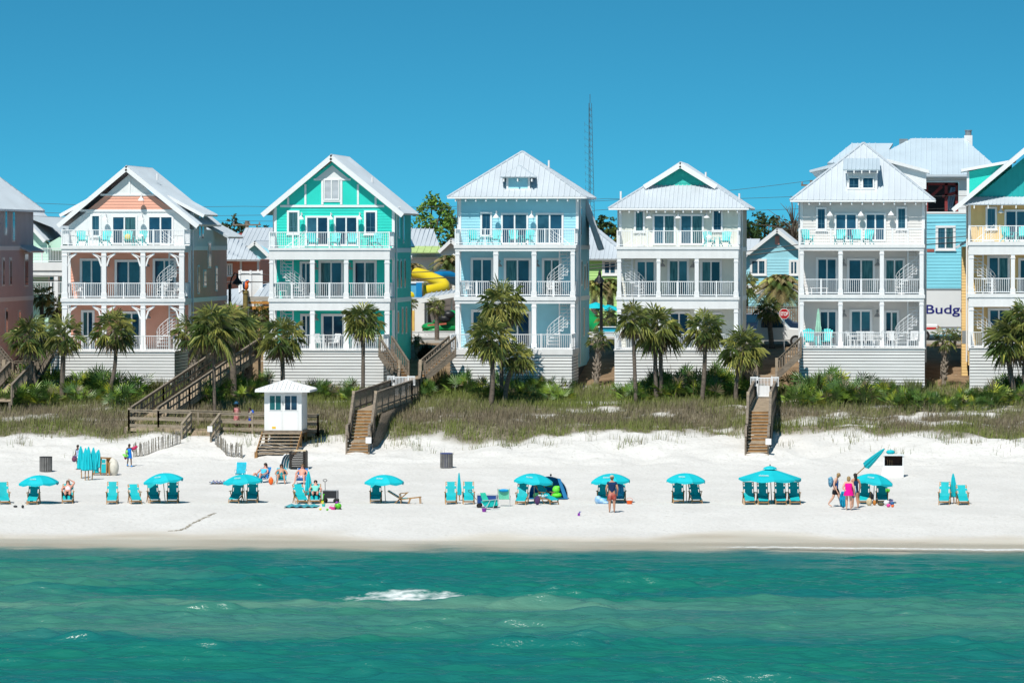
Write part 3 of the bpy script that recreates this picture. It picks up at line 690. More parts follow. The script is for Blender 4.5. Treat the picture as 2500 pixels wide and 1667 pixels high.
b.build('dormer_roof', METAL, f); rafter_tails(f, e0 + .2, e1 - .2, ey, zt, 3)
pipe(r, (X(1340, 307), 307, Z(415, 307, 1340)), .6)
b = MB()                                               # lower roof at the rear of the right side
slab_roof(b, [(H3['XR'] + .9, 309, H3['z3'] - .3), (H3['XR'] + .9, 313, H3['z3'] - .3), (H3['XR'] - .2, 313, H3['z3'] + 3), (H3['XR'] - .2, 309, H3['z3'] + 3)], .14); b.bar((H3['XR'] + .95, 308.96, H3['z3'] - .35), (H3['XR'], 308.96, H3['z3'] + 2.8), .06, .22); b.build('side_roof', METAL, r)
d = H3['d1']
slits(H3, [(305, d + 3.9, d + 5.3, .3), (307.6, d + 3.6, d + 5.0, .35), (309.8, d + 3.7, d + 5.2, .25), (304.5, d + 7, d + 8.6, .25), (307, d + .7, d + 2.3, .3)])

# ---- cream house with the green gable
H4 = house(dict(label='cream beach house with a sea green gable above a metal skirt roof', xl=1505.8, xr=1802.8, cols=[(1505.8, 1517), (1602, 1613), (1695, 1706.7), (1791, 1802.8)],
    d1=853, d2=(724.5, 732, 754), d3=(602, 609, 631), lat=(1500.5, 1801.6, 856, 950), eave=507, deep=9.5, wall=CREAM, wall3=CREAM, batten=True,
    win3=[(1548, 1574.5, 512, 567), (1738, 1765, 511, 565)], door3=[(1593, 1650, 523, 598), (1659, 1718.6, 523, 598)], door2=[(1551, 1602, 634), (1629.5, 1683, 632), (1709, 1763, 634)], door1=[(1632, 1684, 760), (1712, 1763, 762)],
    lamps=[(1585, 530), (1656, 530), (1726, 529)], plamps=[(1618, 648), (1693, 650)], spiral=[1543], spa=-10, spt=-320))
r = H4['root']; Yf = 301.75
EL, ER, AP = at(1486, 509, Yf), at(1828, 506, Yf), at(1657, 396, 303.9); Yg = 304.0; ze = (EL.z + ER.z) / 2
CL, CR = at(1562, 460, Yg), at(1754, 459, Yg)
b = MB(); ax = (EL.x + ER.x) / 2; hw = (ER.x - EL.x) / 2; az = AP.z; k = (az - ze) / hw; zc = ze + k * (Yg - Yf) * .95; cxo = hw - (zc - ze) / k
slab_roof(b, ((EL.x, Yf, ze), (ER.x, Yf, ze), (ax + cxo, Yg, zc), (ax - cxo, Yg, zc)), .12, .26)
for s in (-1, 1):
    e = ax + s * hw
    slab_roof(b, ((e, Yf, ze), (e, 312, ze), (ax + s * cxo, 312, zc), (ax + s * cxo, Yg, zc)), .12)
    slab_roof(b, ((ax + s * cxo, Yg - .45, zc), (ax + s * cxo, 312, zc), (ax, 312, az), (ax, Yg - .45, az)), .12)
    b.bar((e, Yf, ze), (ax + s * cxo, Yg, zc), .2, .05)
rf = b.build('roof', METAL, r); rafter_tails(rf, EL.x + .7, ER.x - .7, Yf, ze, 14)
b = MB(); b.box(EL.x, ER.x, Yf - .05, Yf - .002, ze - .13, ze - .02); b.build('gutter', WT, rf)
b = MB()
for s in (-1, 1): b.bar((ax, Yg - .49, az - .2), (ax + s * (cxo + .05), Yg - .49, zc - .12), .06, .3)
b.build('rake_board', WT, rf)
b = MB(); n = 14
for i in range(n):
    t0, t1 = i / n, (i + 1) / n; za, zb2 = zc + (az - zc - .15) * t0, zc + (az - zc - .15) * t1; w0, w1 = cxo * (1 - t0), cxo * (1 - t1)
    b.add([(ax - w0, Yg - .03, za), (ax + w0, Yg - .03, za), (ax + w1, Yg, zb2), (ax - w1, Yg, zb2)], [(0, 1, 2, 3)])
b.build('gable_panel', SEAGR, r)
for px, py, Yq in ((1515.5, 487, 305), (1723, 440, 307), (1805, 492, 306)): pipe(r, (X(px, Yq), Yq, Z(py, Yq, px)), .5)

# ---- pale grey hipped house
H5 = house(dict(label='pale grey beach house with a hipped roof and a two window dormer', xl=1951.8, xr=2256, cols=[(1951.8, 1963), (2046, 2058), (2147, 2159), (2244, 2256)],
    d1=849, d2=(719, 728, 736), d3=(597, 605, 612), lat=(1951, 2258, 851.5, 955), eave=488, deep=9.5, wall=PALE, wall3=PALE,
    win3=[(1992, 2018.5, 506, 563), (2188, 2214.5, 505, 561)], door3=[(2037, 2094, 520, 589), (2111, 2163, 520, 589)], door2=[(1992, 2046, 628), (2068, 2137, 630), (2158, 2210, 630)], door1=[(1998, 2046, 756), (2074, 2130, 755), (2158, 2196, 757)],
    lamps=[(2026.5, 524), (2102, 524), (2175.5, 523)], plamps=[(2060, 646), (2143, 646), (2061, 770), (2142, 770)], spiral=[2217], spa=185, spt=320))
r = H5['root']; Yf = 301.75; xl, xr_ = X(1929, Yf), X(2281.6, Yf); ze = Z(488, Yf, 2104); wd = xr_ - xl; ap = at(2104, 348, Yf + wd / 2)
hip_roof(r, xl, xr_, Yf, Yf + wd, ze, ap.z, tails=True)
Yd = Yf + .8; x0, x1, zt, zb_ = X(2069, Yd), X(2140, Yd), Z(420, Yd, 2104), Z(463, Yd, 2104)
f = dormer(r, x0, x1, zt, zb_, Yd, None, WSID)
for a_, c_ in ((2070, 2099), (2104, 2134)): window(f, X(a_, Yd), X(c_, Yd), Z(461, Yd, 2104), Z(432, Yd, 2104), Yd - .03, grid=2, fw=.08, mull=False)
b = MB(); Yt = Yd + 1.5; slab_roof(b, ((X(2058, Yd), Yd - .5, Z(414, Yd, 2104)), (X(2149, Yd), Yd - .5, Z(414, Yd, 2104)), (X(2147, Yt), Yt, Z(387, Yt, 2104)), (X(2060, Yt), Yt, Z(387, Yt, 2104))), .09, .24); b.build('dormer_roof', METB, f); rafter_tails(f, X(2066, Yd), X(2142, Yd), Yd - .5, Z(414, Yd, 2104) + .06, 5)  # bluer metal on this roof stands in for sky reflected at a grazing angle
b = MB(); Yq = Yf + 3.4; p = [(2171, 395), (2261, 420), (2261, 462), (2171, 462)]; b.prism([(X(q[0], Yq), Yq, Z(q[1], Yq, 2200)) for q in p], (0, 3, 0)); sd = b.build('side_dormer', WSID, r)
b = MB(); b.prism([(X(q[0], Yq), Yq - .3, Z(q[1], Yq, 2200)) for q in [(2165, 388), (2269, 416), (2269, 424), (2165, 396)]], (0, 3.6, 0)); b.build('dormer_roof', W_, sd)
b = MB(); p = [(2038, 400), (1979, 418), (1990, 432), (2038, 455)]; b.prism([(X(q[0], Yq), Yq, Z(q[1], Yq, 2000)) for q in p], (0, 3, 0)); sd = b.build('side_dormer', WSID, r)
b = MB(); b.prism([(X(q[0], Yq), Yq - .3, Z(q[1], Yq, 2000)) for q in [(2044, 398), (1976, 416), (1977, 421), (2044, 407)]], (0, 3.6, 0)); b.build('dormer_roof', METAL, sd)

# ---- yellow and teal house at the right edge
H6 = house(dict(label='yellow beach house with a teal gable at the right edge', xl=2365, xr=2666, cols=[(2365, 2378), (2467, 2479), (2563, 2575), (2653, 2666)],
    d1=848.5, d2=(717, 726, 749), d3=(590, 599, 622), lat=(2368, 2668, 851, 945), eave=500, deep=9.5, wall=YELLO, wall3=YELLO, batten=True,
    win3=[(2406, 2434, 505, 561)], door3=[(2452, 2510, 512, 590)], door2=[(2410, 2466, 624), (2486, 2545, 630)], door1=[(2412, 2466, 752), (2486, 2545, 752)], lamps=[(2443, 517)], spiral=[2400], spa=-10, spt=-320))
r = H6['root']; YR = 301.5
A = (2513, 352); gable_roof(r, xz(A, YR), xz((2326, 509), YR), xz((2700, 509), YR), YR, 311, rake=.26)
b = MB(); b.prism([(X(px, YW), YW - .03, Z(py, YW, px)) for px, py in [(2384, 482), (2642, 482), (2513, 374)]], (0, .2, 0))
for px in range(2400, 2640, 14): b.box(X(px, YW) - .03, X(px, YW) + .03, YW - .06, YW - .025, Z(481, YW, px), Z(481 - .8 * max(0, min(px - 2388, 2638 - px)), YW, px))
b.build('gable_panel', TEALS, r)
b = MB(); zt_, zq = Z(481, YW, 2500), Z(499, 301.55, 2500); slab_roof(b, ((X(2345, 301.55), 301.55, zq), (X(2684, 301.55), 301.55, zq), (X(2650, YW), YW - .07, zt_), (X(2372, YW), YW - .07, zt_)), .06, .24); b.build('skirt_roof', METAL, r); rafter_tails(r, X(2378, YW), X(2650, YW), 301.55, zq + .05, 9)
Yq = 304.5; b = MB(); b.prism([(X(q[0], Yq), Yq, Z(q[1], Yq, 2400)) for q in [(2361, 420), (2470, 395), (2470, 470), (2361, 492)]], (0, 4, 0)); sd = b.build('side_dormer', TURQ, r)
b = MB(); b.prism([(X(q[0], Yq), Yq - .35, Z(q[1], Yq, 2400)) for q in [(2346, 413), (2480, 389), (2480, 396), (2346, 420)]], (0, 4.6, 0)); b.build('dormer_roof', WT, sd)
b = MB(); b.box(X(2360, Yq), X(2366, Yq), Yq - .03, Yq - .002, Z(492, Yq, 2363), Z(420, Yq, 2363)); b.build('trim', WT, sd)
xx = H6['XL']; b = MB(); b.box(xx - .38, xx - .02, 303.4, 303.9, H6['d1'] + .1, H6['d1'] + .9); b.build('meter_box', GREY, r)

# ---- dusty pink house at the left edge: its shaded side faces us
H0 = house(dict(label='grey and dusty pink house with slit windows at the left edge', xl=-340, xr=-47, cols=[(-340, -328), (-244, -232), (-148, -136), (-59, -47)],
    d1=857, d2=(728, 737, 745), d3=(600, 608, 616), lat=(-365, -70, 859, 940), eave=512, deep=15, wall=PINKG, wall3=GREYP, batten=True, door3=[(-240, -180, 526, 597)], door2=[(-240, -180, 634)], door1=[(-240, -180, 760)]))
r = H0['root']; xl, xr_ = H0['XL'] - .6, H0['XR'] + .65
hip_roof(r, xl, xr_, 301.7, 318, H0['ze'] + .05, H0['ze'] + 3.9, ridge=6.5)
d = H0['d1']
slits(H0, [(307.2, d + 4.0, d + 5.6, .3), (309.6, d + 4.0, d + 5.6, .3), (315, d + 3.9, d + 5.9, .55), (308, d + 7.2, d + 8.8, .3), (310.6, d + 6.8, d + 8.9, .35), (308.2, d + .6, d + 2.4, .3), (312.6, d + .8, d + 2.2, .3)])
b = MB(); xx = H0['XR']; slab_roof(b, [(xx + .75, 312.8, d + 6.1), (xx + .75, 317.6, d + 6.1), (xx - .1, 317.6, d + 6.5), (xx - .1, 312.8, d + 6.5)], .12); b.build('side_roof', METAL, r)

xx = H6['XL']; b = MB(); lap(b, (xx - .4, 305), (xx - .02, 305), 5, H6['z3'] - .3); lap(b, (xx - .4, 311), (xx - .4, 305), 5, H6['z3'] - .3); b.build('side_bay', YELLO, H6['root']) if not setorg(H6['root'].location) else None
b = MB(); slab_roof(b, [(xx - .75, 304.6, H6['z3'] - .35), (xx - .75, 311.4, H6['z3'] - .35), (xx, 311.4, H6['z3'] + .1), (xx, 304.6, H6['z3'] + .1)], .1); b.build('side_roof', METAL, H6['root']); setorg()
# ---------------------------------------------------------------- palms and shrubs
PALM = mat('palm_leaf', (1, 1, 1), .42, .12, 2, attr=True, spec=.45)
TRUNK = mat('palm_trunk', (.15, .12, .095), .9, .35, 4, stretch=(1, 1, 4), bump=.5, bsc=14)
TRUNKP = mat('shaggy_palm_trunk', (.27, .225, .18), .9, .35, 5, stretch=(1, 1, 3), bump=.6, bsc=14)
BARK = mat('tree_bark', (.12, .10, .08), .9, .3, 3)
def fan(mb, base, d, pl, fr, n=11, droop=.35, col=(.08, .13, .03), spread=R(125), wd=.034, rg=rnd):
    """one fan leaf: stalk and a folded fan of narrow blades with drooping tips"""
    d = Vector(d).normalized(); up = Vector((0, 0, 1)); s = d.cross(up)
    s = s.normalized() if s.length > .05 else Vector((rg.uniform(-1, 1), rg.uniform(-1, 1), 0)).normalized()
    nrm = s.cross(d).normalized(); h = base + d * pl - up * (pl * pl * .12 * droop)
    mb.col = tuple(c * .8 for c in col); mb.bar(base, h, .03, .02)
    tilt = rg.uniform(-.5, .5); s2 = (s * math.cos(tilt) + nrm * math.sin(tilt)); n2 = d.cross(s2)
    for i in range(n):
        a = -spread + 2 * spread * (i + .5) / n + rg.uniform(-.06, .06)
        q = (d * math.cos(a) + s2 * math.sin(a) + n2 * (.22 * abs(math.sin(a)))).normalized()
        ln = fr * (1 - .25 * (abs(a) / spread) ** 2) * rg.uniform(.82, 1.12)
        w_ = q.cross(n2).normalized() * wd * ln * 1.5
        m_ = h + q * ln * .55 - up * (.10 * droop * ln); t = h + q * ln * .97 - up * (droop * ln * rg.uniform(.35, .9))
        k = rg.uniform(.82, 1.2); mb.col = tuple(c * k for c in col)
        mb.add([h, m_ - w_, t, m_ + w_ + n2 * .012], [(0, 1, 2), (0, 2, 3)])
def leafcol(rg, dry=0):
    if dry: k = rg.uniform(.7, 1.3); return (.24 * k, .185 * k, .115 * k)
    t = rg.random(); k = rg.uniform(.6, 1.35)
    a, b = (.07, .115, .027), (.40, .39, .10)
    return tuple((x + (y - x) * t * t) * k for x, y in zip(a, b))
def palm(label, c, r, Y, base, wt=.15, pale=False, leaves=44, dead=16, mid=None, group='sabal palms along the dune', fluffy=1.0):
    rg = random.Random(int(c[0] * 7 + c[1])); top = at(c[0], c[1], Y); rr = r * Y / FPX
    bx = X(base, Y); B = Vector((bx, Y, gz(bx, Y))); hub = top - Vector((0, 0, rr * .22))
    root = thing('sabal_palm', label, 'palm tree', B, group)
    b = MB(); pts = []; M_ = B.lerp(hub, .5)
    if mid is not None: M_.x += mid * Y / FPX
    for i in range(13):
        t = i / 12; p = B * (1 - t) ** 2 + (M_ * 2 - B * .5 - hub * .5) * (2 * t * (1 - t)) + hub * t * t; pts.append(p)
    rad = [wt * (1.18 if i == 0 else 1) * (1 + rg.uniform(-.07, .07)) * (1 - .12 * i / 12) for i in range(13)]
    b.tube(pts, rad, 9)
    if pale:
        for i in range(70):
            t = rg.uniform(.1, .97); k = int(t * 12); p = pts[k].lerp(pts[min(12, k + 1)], t * 12 - k); a = rg.uniform(0, 6.28); o = Vector((math.cos(a), math.sin(a), 0)) * wt
            b.bar(p + o * .8, p + o * 1.75 + Vector((0, 0, .28)), .07, .03)
    b.build('trunk', TRUNKP if pale else TRUNK, root, True)
    b = MB(); b.col = (1, 1, 1)
    leaves = int(leaves * .8)
    for i in range(leaves):
        az = i * 2.39996 + rg.uniform(-.3, .3); el = R(86) - R(132) * ((i + .5) / leaves) ** .82 + rg.uniform(-.12, .12)
        d = Vector((math.cos(az) * math.cos(el), math.sin(az) * math.cos(el), math.sin(el)))
        fan(b, hub + d * .06, d, rr * rg.uniform(.34, .66), rr * rg.uniform(.46, .72), 11, .35 + .45 * (1 - math.sin(max(0, el))), leafcol(rg), rg=rg)
    b.build('crown', PALM, root)
    if dead:
        b = MB(); b.col = (1, 1, 1)
        for i in range(dead):
            az = i * 2.4 + rg.uniform(-.3, .3); el = R(rg.uniform(-78, -35)); d = Vector((math.cos(az) * math.cos(el), math.sin(az) * math.cos(el), math.sin(el)))
            fan(b, hub - Vector((0, 0, rr * .1)), d, rr * rg.uniform(.35, .5), rr * rg.uniform(.35, .55), 8, .9, leafcol(rg, 1), rg=rg)
        b.build('dead_fronds', PALM, root)
    return root
LP = 'sabal palms along the dune'
for a in [
    ('leaning sabal palm with a curved trunk left of the coral house', (72, 808), 60, 292.4, 108, .13, False, 46, 18, -12),
    ('sabal palm with a straight dark trunk at the left corner of the coral house', (156, 803), 56, 292.0, 150, .17, False, 42, 14, 0),
    ('sabal palm with a bowed trunk standing before the porch of the coral house', (277, 790), 60, 292.0, 256, .13, False, 46, 18, 14),
    ('short pale trunked palm beside the right end of the coral house', (459, 800), 44, 297.2, 474, .2, True, 30, 16, 6),
    ('second pale shaggy palm between the coral house and the wooden ramp', (497, 812), 46, 298.4, 500, .2, True, 30, 12, 0),
    ('tall thin trunked palm standing in front of the wooden ramp', (521, 783), 70, 287.5, 524, .1, False, 52, 22, 0),
    ('dark trunked palm in the middle of the cluster by the wooden ramp', (566, 775), 58, 293.0, 571, .2, False, 46, 20, 0),
    ('shaggy thick trunked palm at the upper end of the wooden ramp', (605, 800), 58, 298.5, 606, .3, True, 42, 22, 0),
    ('palm with hanging dead fronds before the left porch of the turquoise house', (690, 808), 62, 292.4, 690, .14, False, 46, 26, 0),
    ('tall straight palm before the right porch of the turquoise house', (887, 768), 53, 291.9, 886, .12, False, 48, 16, 0),
    ('tallest palm of the trio before the light blue house', (1226, 727), 64, 293.6, 1224, .13, False, 54, 20, 0),
    ('middle height palm of the trio before the light blue house', (1195, 810), 60, 290.5, 1198, .15, False, 50, 20, 6),
    ('lowest palm of the trio before the light blue house', (1262, 860), 46, 291.4, 1233, .15, False, 40, 18, -8),
    ('small young palm with a pale trunk between light blue and cream houses', (1460, 822), 32, 299.8, 1456, .16, True, 22, 4, 0),
    ('slim palm at the left corner of the cream house', (1545, 768), 50, 292.0, 1553, .12, False, 40, 18, 0),
    ('fullest palm with two close trunks before the cream house', (1604, 785), 64, 293.2, 1604, .14, False, 54, 24, -4),
    ('palm before the middle of the cream house porch', (1720, 790), 55, 292.2, 1713, .14, False, 46, 20, 4),
    ('leaning palm at the right corner of the cream house', (1815, 836), 60, 291.5, 1797, .13, False, 46, 22, -6),
    ('small young palm between the pale grey and yellow houses', (2308, 822), 34, 299.9, 2305, .14, True, 22, 4, 0),
    ('large palm in front of the yellow house', (2470, 812), 68, 293.4, 2488, .17, False, 56, 22, -12),
    ('taller palm partly hidden behind the large palm of the yellow house', (2503, 768), 56, 293.4, 2500, .14, False, 46, 16, 0),
]: palm(*a[:10], group=LP)
b = MB(); p0 = at(1612, 800, 293.4); q0 = at(1614, 960, 293.4); b.tube([q0, q0.lerp(p0, .5), p0], [.13, .12, .11], 8)
setorg(); o = b.build('palm_trunk', TRUNK); tag(o, 'second leaning trunk pressed against the fullest palm before the cream house', 'palm trunk')
ST = 'palms beyond the dune houses'
for a in [
    ('dark street palm beside the stop sign', (1876, 748), 36, 316.6, 1885, .17, False, 38, 10, 0),
    ('tiny bright green palm in the gap right of the turquoise house', (1018, 826), 20, 312.0, 1017, .1, True, 16, 0, 0),
    ('dark palm standing before the white park fence', (1066, 741), 26, 320.6, 1067, .16, False, 26, 4, 0),
    ('half hidden palm at the rear corner of the turquoise house', (1003, 738), 19, 319.6, 1003, .09, False, 20, 2, 0),
    ('shaded palm behind the left side of the coral house', (101, 716), 32, 320.0, 103, .16, False, 30, 4, 0),
    ('sunlit palm just left of the coral house porch', (142, 742), 36, 316.0, 142, .14, False, 30, 6, 0),
    ('palm by the black lamp between light blue and cream houses', (1482, 770), 34, 334.0, 1482, .15, False, 28, 4, 0),
    ('palm behind the rear corner of the cream house', (1822, 688), 36, 336.0, 1824, .15, False, 30, 8, 0),
    ('small palm behind the young one beside the yellow house', (2333, 812), 22, 318.0, 2331, .1, False, 18, 2, 0),
    ('small palm at the edge of the water park fence', (640, 760), 28, 316.0, 640, .12, False, 26, 4, 0),
]: palm(*a[:10], group=ST)
def date_palm(label, c, r, Y, base, brown=.2, n=46):
    rg = random.Random(int(c[0])); hub = at(c[0], c[1], Y); rr = r * Y / FPX; bx = X(base, Y); B = Vector((bx, Y, gz(bx, Y)))
    root = thing('date_palm', label, 'palm tree', B, ST); b = MB(); b.tube([B, B.lerp(hub, .5), hub], [.3, .26, .22], 9); b.build('trunk', TRUNKP, root, True)
    b = MB(); b.col = (1, 1, 1)
    for i in range(n):
        az = i * 2.4; el = R(80) - R(110) * (i / n); d = Vector((math.cos(az) * math.cos(el), math.sin(az) * math.cos(el), math.sin(el)))
        dry = rg.random() < brown; col = (.25, .20, .09) if dry else leafcol(rg); pts = []
        for k in range(9):
            t = k / 8; pts.append(hub + d * rr * 1.15 * t - Vector((0, 0, 1)) * rr * .75 * t * t)
        for k in range(8):
            u = (pts[k + 1] - pts[k]); s = u.cross(Vector((0, 0, 1)))
            if s.length < 1e-4: continue
            s.normalize()
            for m in range(3):
                p = pts[k].lerp(pts[k + 1], m / 3)
                for sg in (-1, 1):
                    kk = rg.uniform(.8, 1.25); b.col = tuple(x * kk for x in col)
                    e = p + (s * sg * .8 + u.normalized() * .6).normalized() * rr * .32 * (1 - .5 * k / 8) - Vector((0, 0, rr * .1)); w_ = u.normalized() * rr * .022
                    b.add([p - w_, p + w_, e], [(0, 1, 2)])
    b.build('crown', PALM, root); return root
date_palm('date palm with drooping brown fronds above the yellow water slide', (1008, 662), 48, 372, 1004, .75)
date_palm('date palm with upright fronds in front of the blue slide tube', (1096, 646), 56, 366, 1097, .3)
date_palm('large shaggy date palm between the cream and pale grey houses', (1905, 700), 72, 340, 1905, .5, 90)
date_palm('dense green palm below the lime house', (1490, 700), 48, 346, 1490, .25, 60)
date_palm('palm with hanging fronds at the left of the lime house gap', (1452, 700), 40, 345, 1450, .35, 50)

# saw palmetto: four shapes, then copies
def palmetto(seed, n=19):
    rg = random.Random(seed); b = MB(); b.col = (1, 1, 1)
    for i in range(n):
        az = rg.uniform(0, 6.283); el = R(rg.uniform(28, 88)); d = Vector((math.cos(az) * math.cos(el), math.sin(az) * math.cos(el), math.sin(el)))
        t = rg.random(); k = rg.uniform(.55, 1.35); c = (.065 + .30 * t ** 3, .13 + .25 * t * t, .03); c = tuple(x * k for x in c)
        if rg.random() < .07: c = (.24, .19, .11)
        fan(b, Vector((rg.gauss(0, .22), rg.gauss(0, .22), 0)), d, rg.uniform(.5, 1.15), rg.uniform(.55, .85), 12, rg.uniform(.02, .3), c, spread=R(85), wd=.026, rg=rg)
    setorg(); o = b.build('saw_palmetto', PALM); o['category'] = 'shrub'; return o
PMT = [palmetto(s) for s in (3, 5, 8, 13)]
def shrubs(x0, x1, y0, y1, n, label, s0=.75, s1=1.15):
    for i in range(n):
        px = x0 + (x1 - x0) * (i + rnd.uniform(.1, .9)) / n; py = rnd.uniform(y0, y1); g = ground(px, py, 270, 305); g.z -= .06
        place(PMT[rnd.randrange(4)], USED, g, rnd.uniform(0, 6.28), label, label.split(' palmetto')[0] + ' palmettos ' + label.split('palmetto ')[1], rnd.uniform(s0, s1))
shrubs(-10, 325, 950, 1000, 30, 'leafy palmetto in the dense thicket below the coral house', .8, 1.25)
shrubs(60, 330, 925, 955, 12, 'leafy palmetto in the dense thicket below the coral house', .8, 1.15)
shrubs(505, 640, 945, 990, 14, 'shaded palmetto right under the wooden ramp', .8, 1.15)
shrubs(752, 800, 965, 990, 4, 'bright palmetto between the white hut and the palm trunk')
shrubs(828, 875, 960, 985, 3, 'low palmetto beside the central wooden stairs', .6, .85)
shrubs(1010, 1045, 965, 985, 3, 'dark palmetto just right of the white gate with forked stairs', .7, .9)
shrubs(1095, 1200, 950, 985, 8, 'fresh green palmetto around the trio of palms', .75, 1.05)
shrubs(1205, 1385, 955, 992, 11, 'fresh green palmetto around the trio of palms', .65, .95)
shrubs(1520, 1595, 955, 985, 6, 'young palmetto at the left of the cream house skirt', .7, 1)
shrubs(1600, 1770, 945, 990, 16, 'thick palmetto before the skirt of the cream house', .9, 1.3)
shrubs(1775, 1825, 955, 985, 5, 'loose palmetto beside the straight dune stairs', .7, 1)
shrubs(1935, 2125, 955, 995, 17, 'tall palmetto before the skirt of the pale grey house', .9, 1.22)
shrubs(2150, 2240, 965, 1000, 8, 'low palmetto below the right corner of the pale grey house', .65, 1)
shrubs(2268, 2350, 985, 1004, 6, 'small palmetto in the gap before the yellow house', .55, .8)
shrubs(2350, 2420, 980, 1003, 5, 'small palmetto in the gap before the yellow house', .55, .8)
shrubs(2425, 2510, 965, 1003, 9, 'thick palmetto around the palms of the yellow house', .8, 1.15)
# broad grassy bushes against the skirts
def bush(label, px, py, w_, h_, col, n=420, Yf=None, name='bush', group=None):
    g = ground(px, py, 270, 312) if Yf is None else Vector((X(px, Yf), Yf, gz(X(px, Yf), Yf))); rg = random.Random(int(px)); setorg(g); b = MB(); b.col = (1, 1, 1)
    for i in range(n):
        a = rg.uniform(0, 6.28); r_ = rg.random() ** .6; p = g + Vector((math.cos(a) * r_ * w_, math.sin(a) * r_ * w_ * .6, 0)); h = h_ * (1 - .6 * r_ * r_) * rg.uniform(.55, 1.1); k = rg.uniform(.7, 1.3)
        b.col = tuple(c * k for c in col); q = p + Vector((math.cos(a) * r_ * w_ * .35 + rg.gauss(0, .1), rg.gauss(0, .1), h)); s = Vector((rg.uniform(-1, 1), rg.uniform(-1, 1), 0)).normalized() * .02
        b.add([p - s, p + s, p.lerp(q, .6) + s * 1.2, q, p.lerp(q, .6) - s * 1.2], [(0, 1, 2, 3, 4)])
    return tag(b.build(name, GRASSM), label, 'bush', group)
bush('dry olive bush against the skirt of the coral house', 345, 945, 1.0, 1.1, (.16, .15, .07))
bush('pale dry bush left of the wooden ramp', 300, 935, .9, .9, (.20, .17, .09))
bush('tall olive bush between ramp and coral house skirt', 392, 960, 1.1, 1.0, (.14, .14, .06))
bush('dry grass bush before the left end of the turquoise skirt', 775, 945, 1.3, .75, (.15, .14, .06))
bush('green grass bush before the right end of the turquoise skirt', 850, 945, 1.0, .8, (.12, .15, .05))
bush('straw coloured reeds below the forked stairs', 1075, 955, .6, 1.6, (.30, .23, .12))
bush('long green grass bush at the right corner of the light blue skirt', 1350, 945, 1.5, .8, (.11, .15, .05))
bush('round grey green bush at the left corner of the yellow house', 2385, 950, .55, .9, (.10, .14, .05))
bush('dark round bush below the white park fence', 1042, 880, .45, 1.2, (.012, .02, .012), 600)
bush('fuzzy bush at the right corner of the pale grey house', 2225, 960, .8, 1.0, (.13, .16, .06))

# ---------------------------------------------------------------- trees far behind
LEAF = mat('tree_leaf', (1, 1, 1), .6, .15, .5, attr=True, spec=.25)
def tree(label, px, py, Y, clumps, base=None, col=(.05, .10, .022), leaf=.26, dens=170, name='tree', bare=False):
    """clumps: (px, py, radius px); py/px only name the trunk foot"""
    rg = random.Random(int(px * 3 + py)); bx = X(px, Y); B = Vector((bx, Y, gz(bx, Y))); root = thing(name, label, 'tree', B, 'trees beyond the houses'); b = MB(); f = MB(); f.col = (1, 1, 1)
    sc = Y / FPX; cy = sum(c[1] for c in clumps) / len(clumps); top = at(sum(c[0] for c in clumps) / len(clumps), cy, Y)
    b.tube([B, B.lerp(top, .6), top], [.35, .26, .12], 8)
    for (x, y, r_) in clumps:
        c = at(x, y, Y) + Vector((0, rg.uniform(-1, 1) * r_ * sc, 0)); R_ = r_ * sc; s = B.lerp(top, rg.uniform(.45, .8)); b.tube([s, s.lerp(c, .6) + Vector((0, 0, .3)), c], [.13, .08, .04], 6)
        if bare: continue
        subs = [c + Vector((rg.gauss(0, .5), rg.gauss(0, .5), rg.gauss(0, .42))) * R_ for _ in range(13)]
        for i in range(int(dens * max(1, R_ * R_))):
            q = subs[rg.randrange(13)]; v = Vector((rg.gauss(0, 1), rg.gauss(0, 1), rg.gauss(0, 1))).normalized() * R_ * .55 * rg.random() ** .4; v.z *= .75; p = q + v
            k = rg.uniform(.6, 1.45); t = rg.random(); f.col = (col[0] * k * (1 + .7 * t), col[1] * k * (1 + .25 * t), col[2] * k)
            u = Vector((rg.gauss(0, 1), rg.gauss(0, 1), rg.gauss(0, .7))).normalized(); w_ = u.cross(Vector((rg.gauss(0, 1), rg.gauss(0, 1), rg.gauss(0, 1)))).normalized(); z_ = leaf * rg.uniform(.5, 1.1)
            f.add([p - u * z_, p + w_ * z_ * .45, p + u * z_, p - w_ * z_ * .45], [(0, 1, 2, 3)])
    if bare:
        for i in range(46):
            s = B.lerp(top, rg.uniform(.4, 1)); e = s + Vector((rg.gauss(0, 1.6), rg.gauss(0, 1), rg.uniform(.5, 3.2))); b.tube([s, s.lerp(e, .5) + Vector((0, 0, .2)), e], [.06, .045, .02], 5)
    b.build('trunk', BARK, root, True)
    if not bare: f.build('crown', LEAF, root)
    return root
tree('tall green broadleaf tree between turquoise and light blue houses', 1050, 700, 420, [(1030, 520, 26), (1052, 495, 24), (1080, 508, 20), (1015, 560, 26), (1060, 555, 30), (1040, 585, 34), (1090, 545, 16)], col=(.10, .22, .04))
tree('lower green tree behind the left eave of the light blue house', 1100, 700, 425, [(1102, 530, 22), (1095, 575, 26), (1118, 555, 20)], col=(.08, .17, .035))
tree('flat topped dark pine between coral and turquoise houses', 565, 640, 620, [(548, 552, 13), (572, 546, 17), (590, 556, 13), (566, 568, 16), (555, 575, 14), (598, 570, 12)], col=(.03, .055, .025), leaf=.36, dens=90)
tree('low dark evergreen left of the turquoise house eave', 640, 640, 640, [(628, 566, 12), (645, 562, 13), (658, 570, 12), (638, 576, 12), (616, 576, 9)], col=(.025, .045, .022), leaf=.36, dens=90)
tree('round dark tree behind the cell tower foot', 1478, 660, 520, [(1470, 545, 18), (1490, 550, 18), (1478, 568, 20), (1500, 570, 18), (1458, 572, 14)], col=(.03, .07, .03), leaf=.34, dens=100)
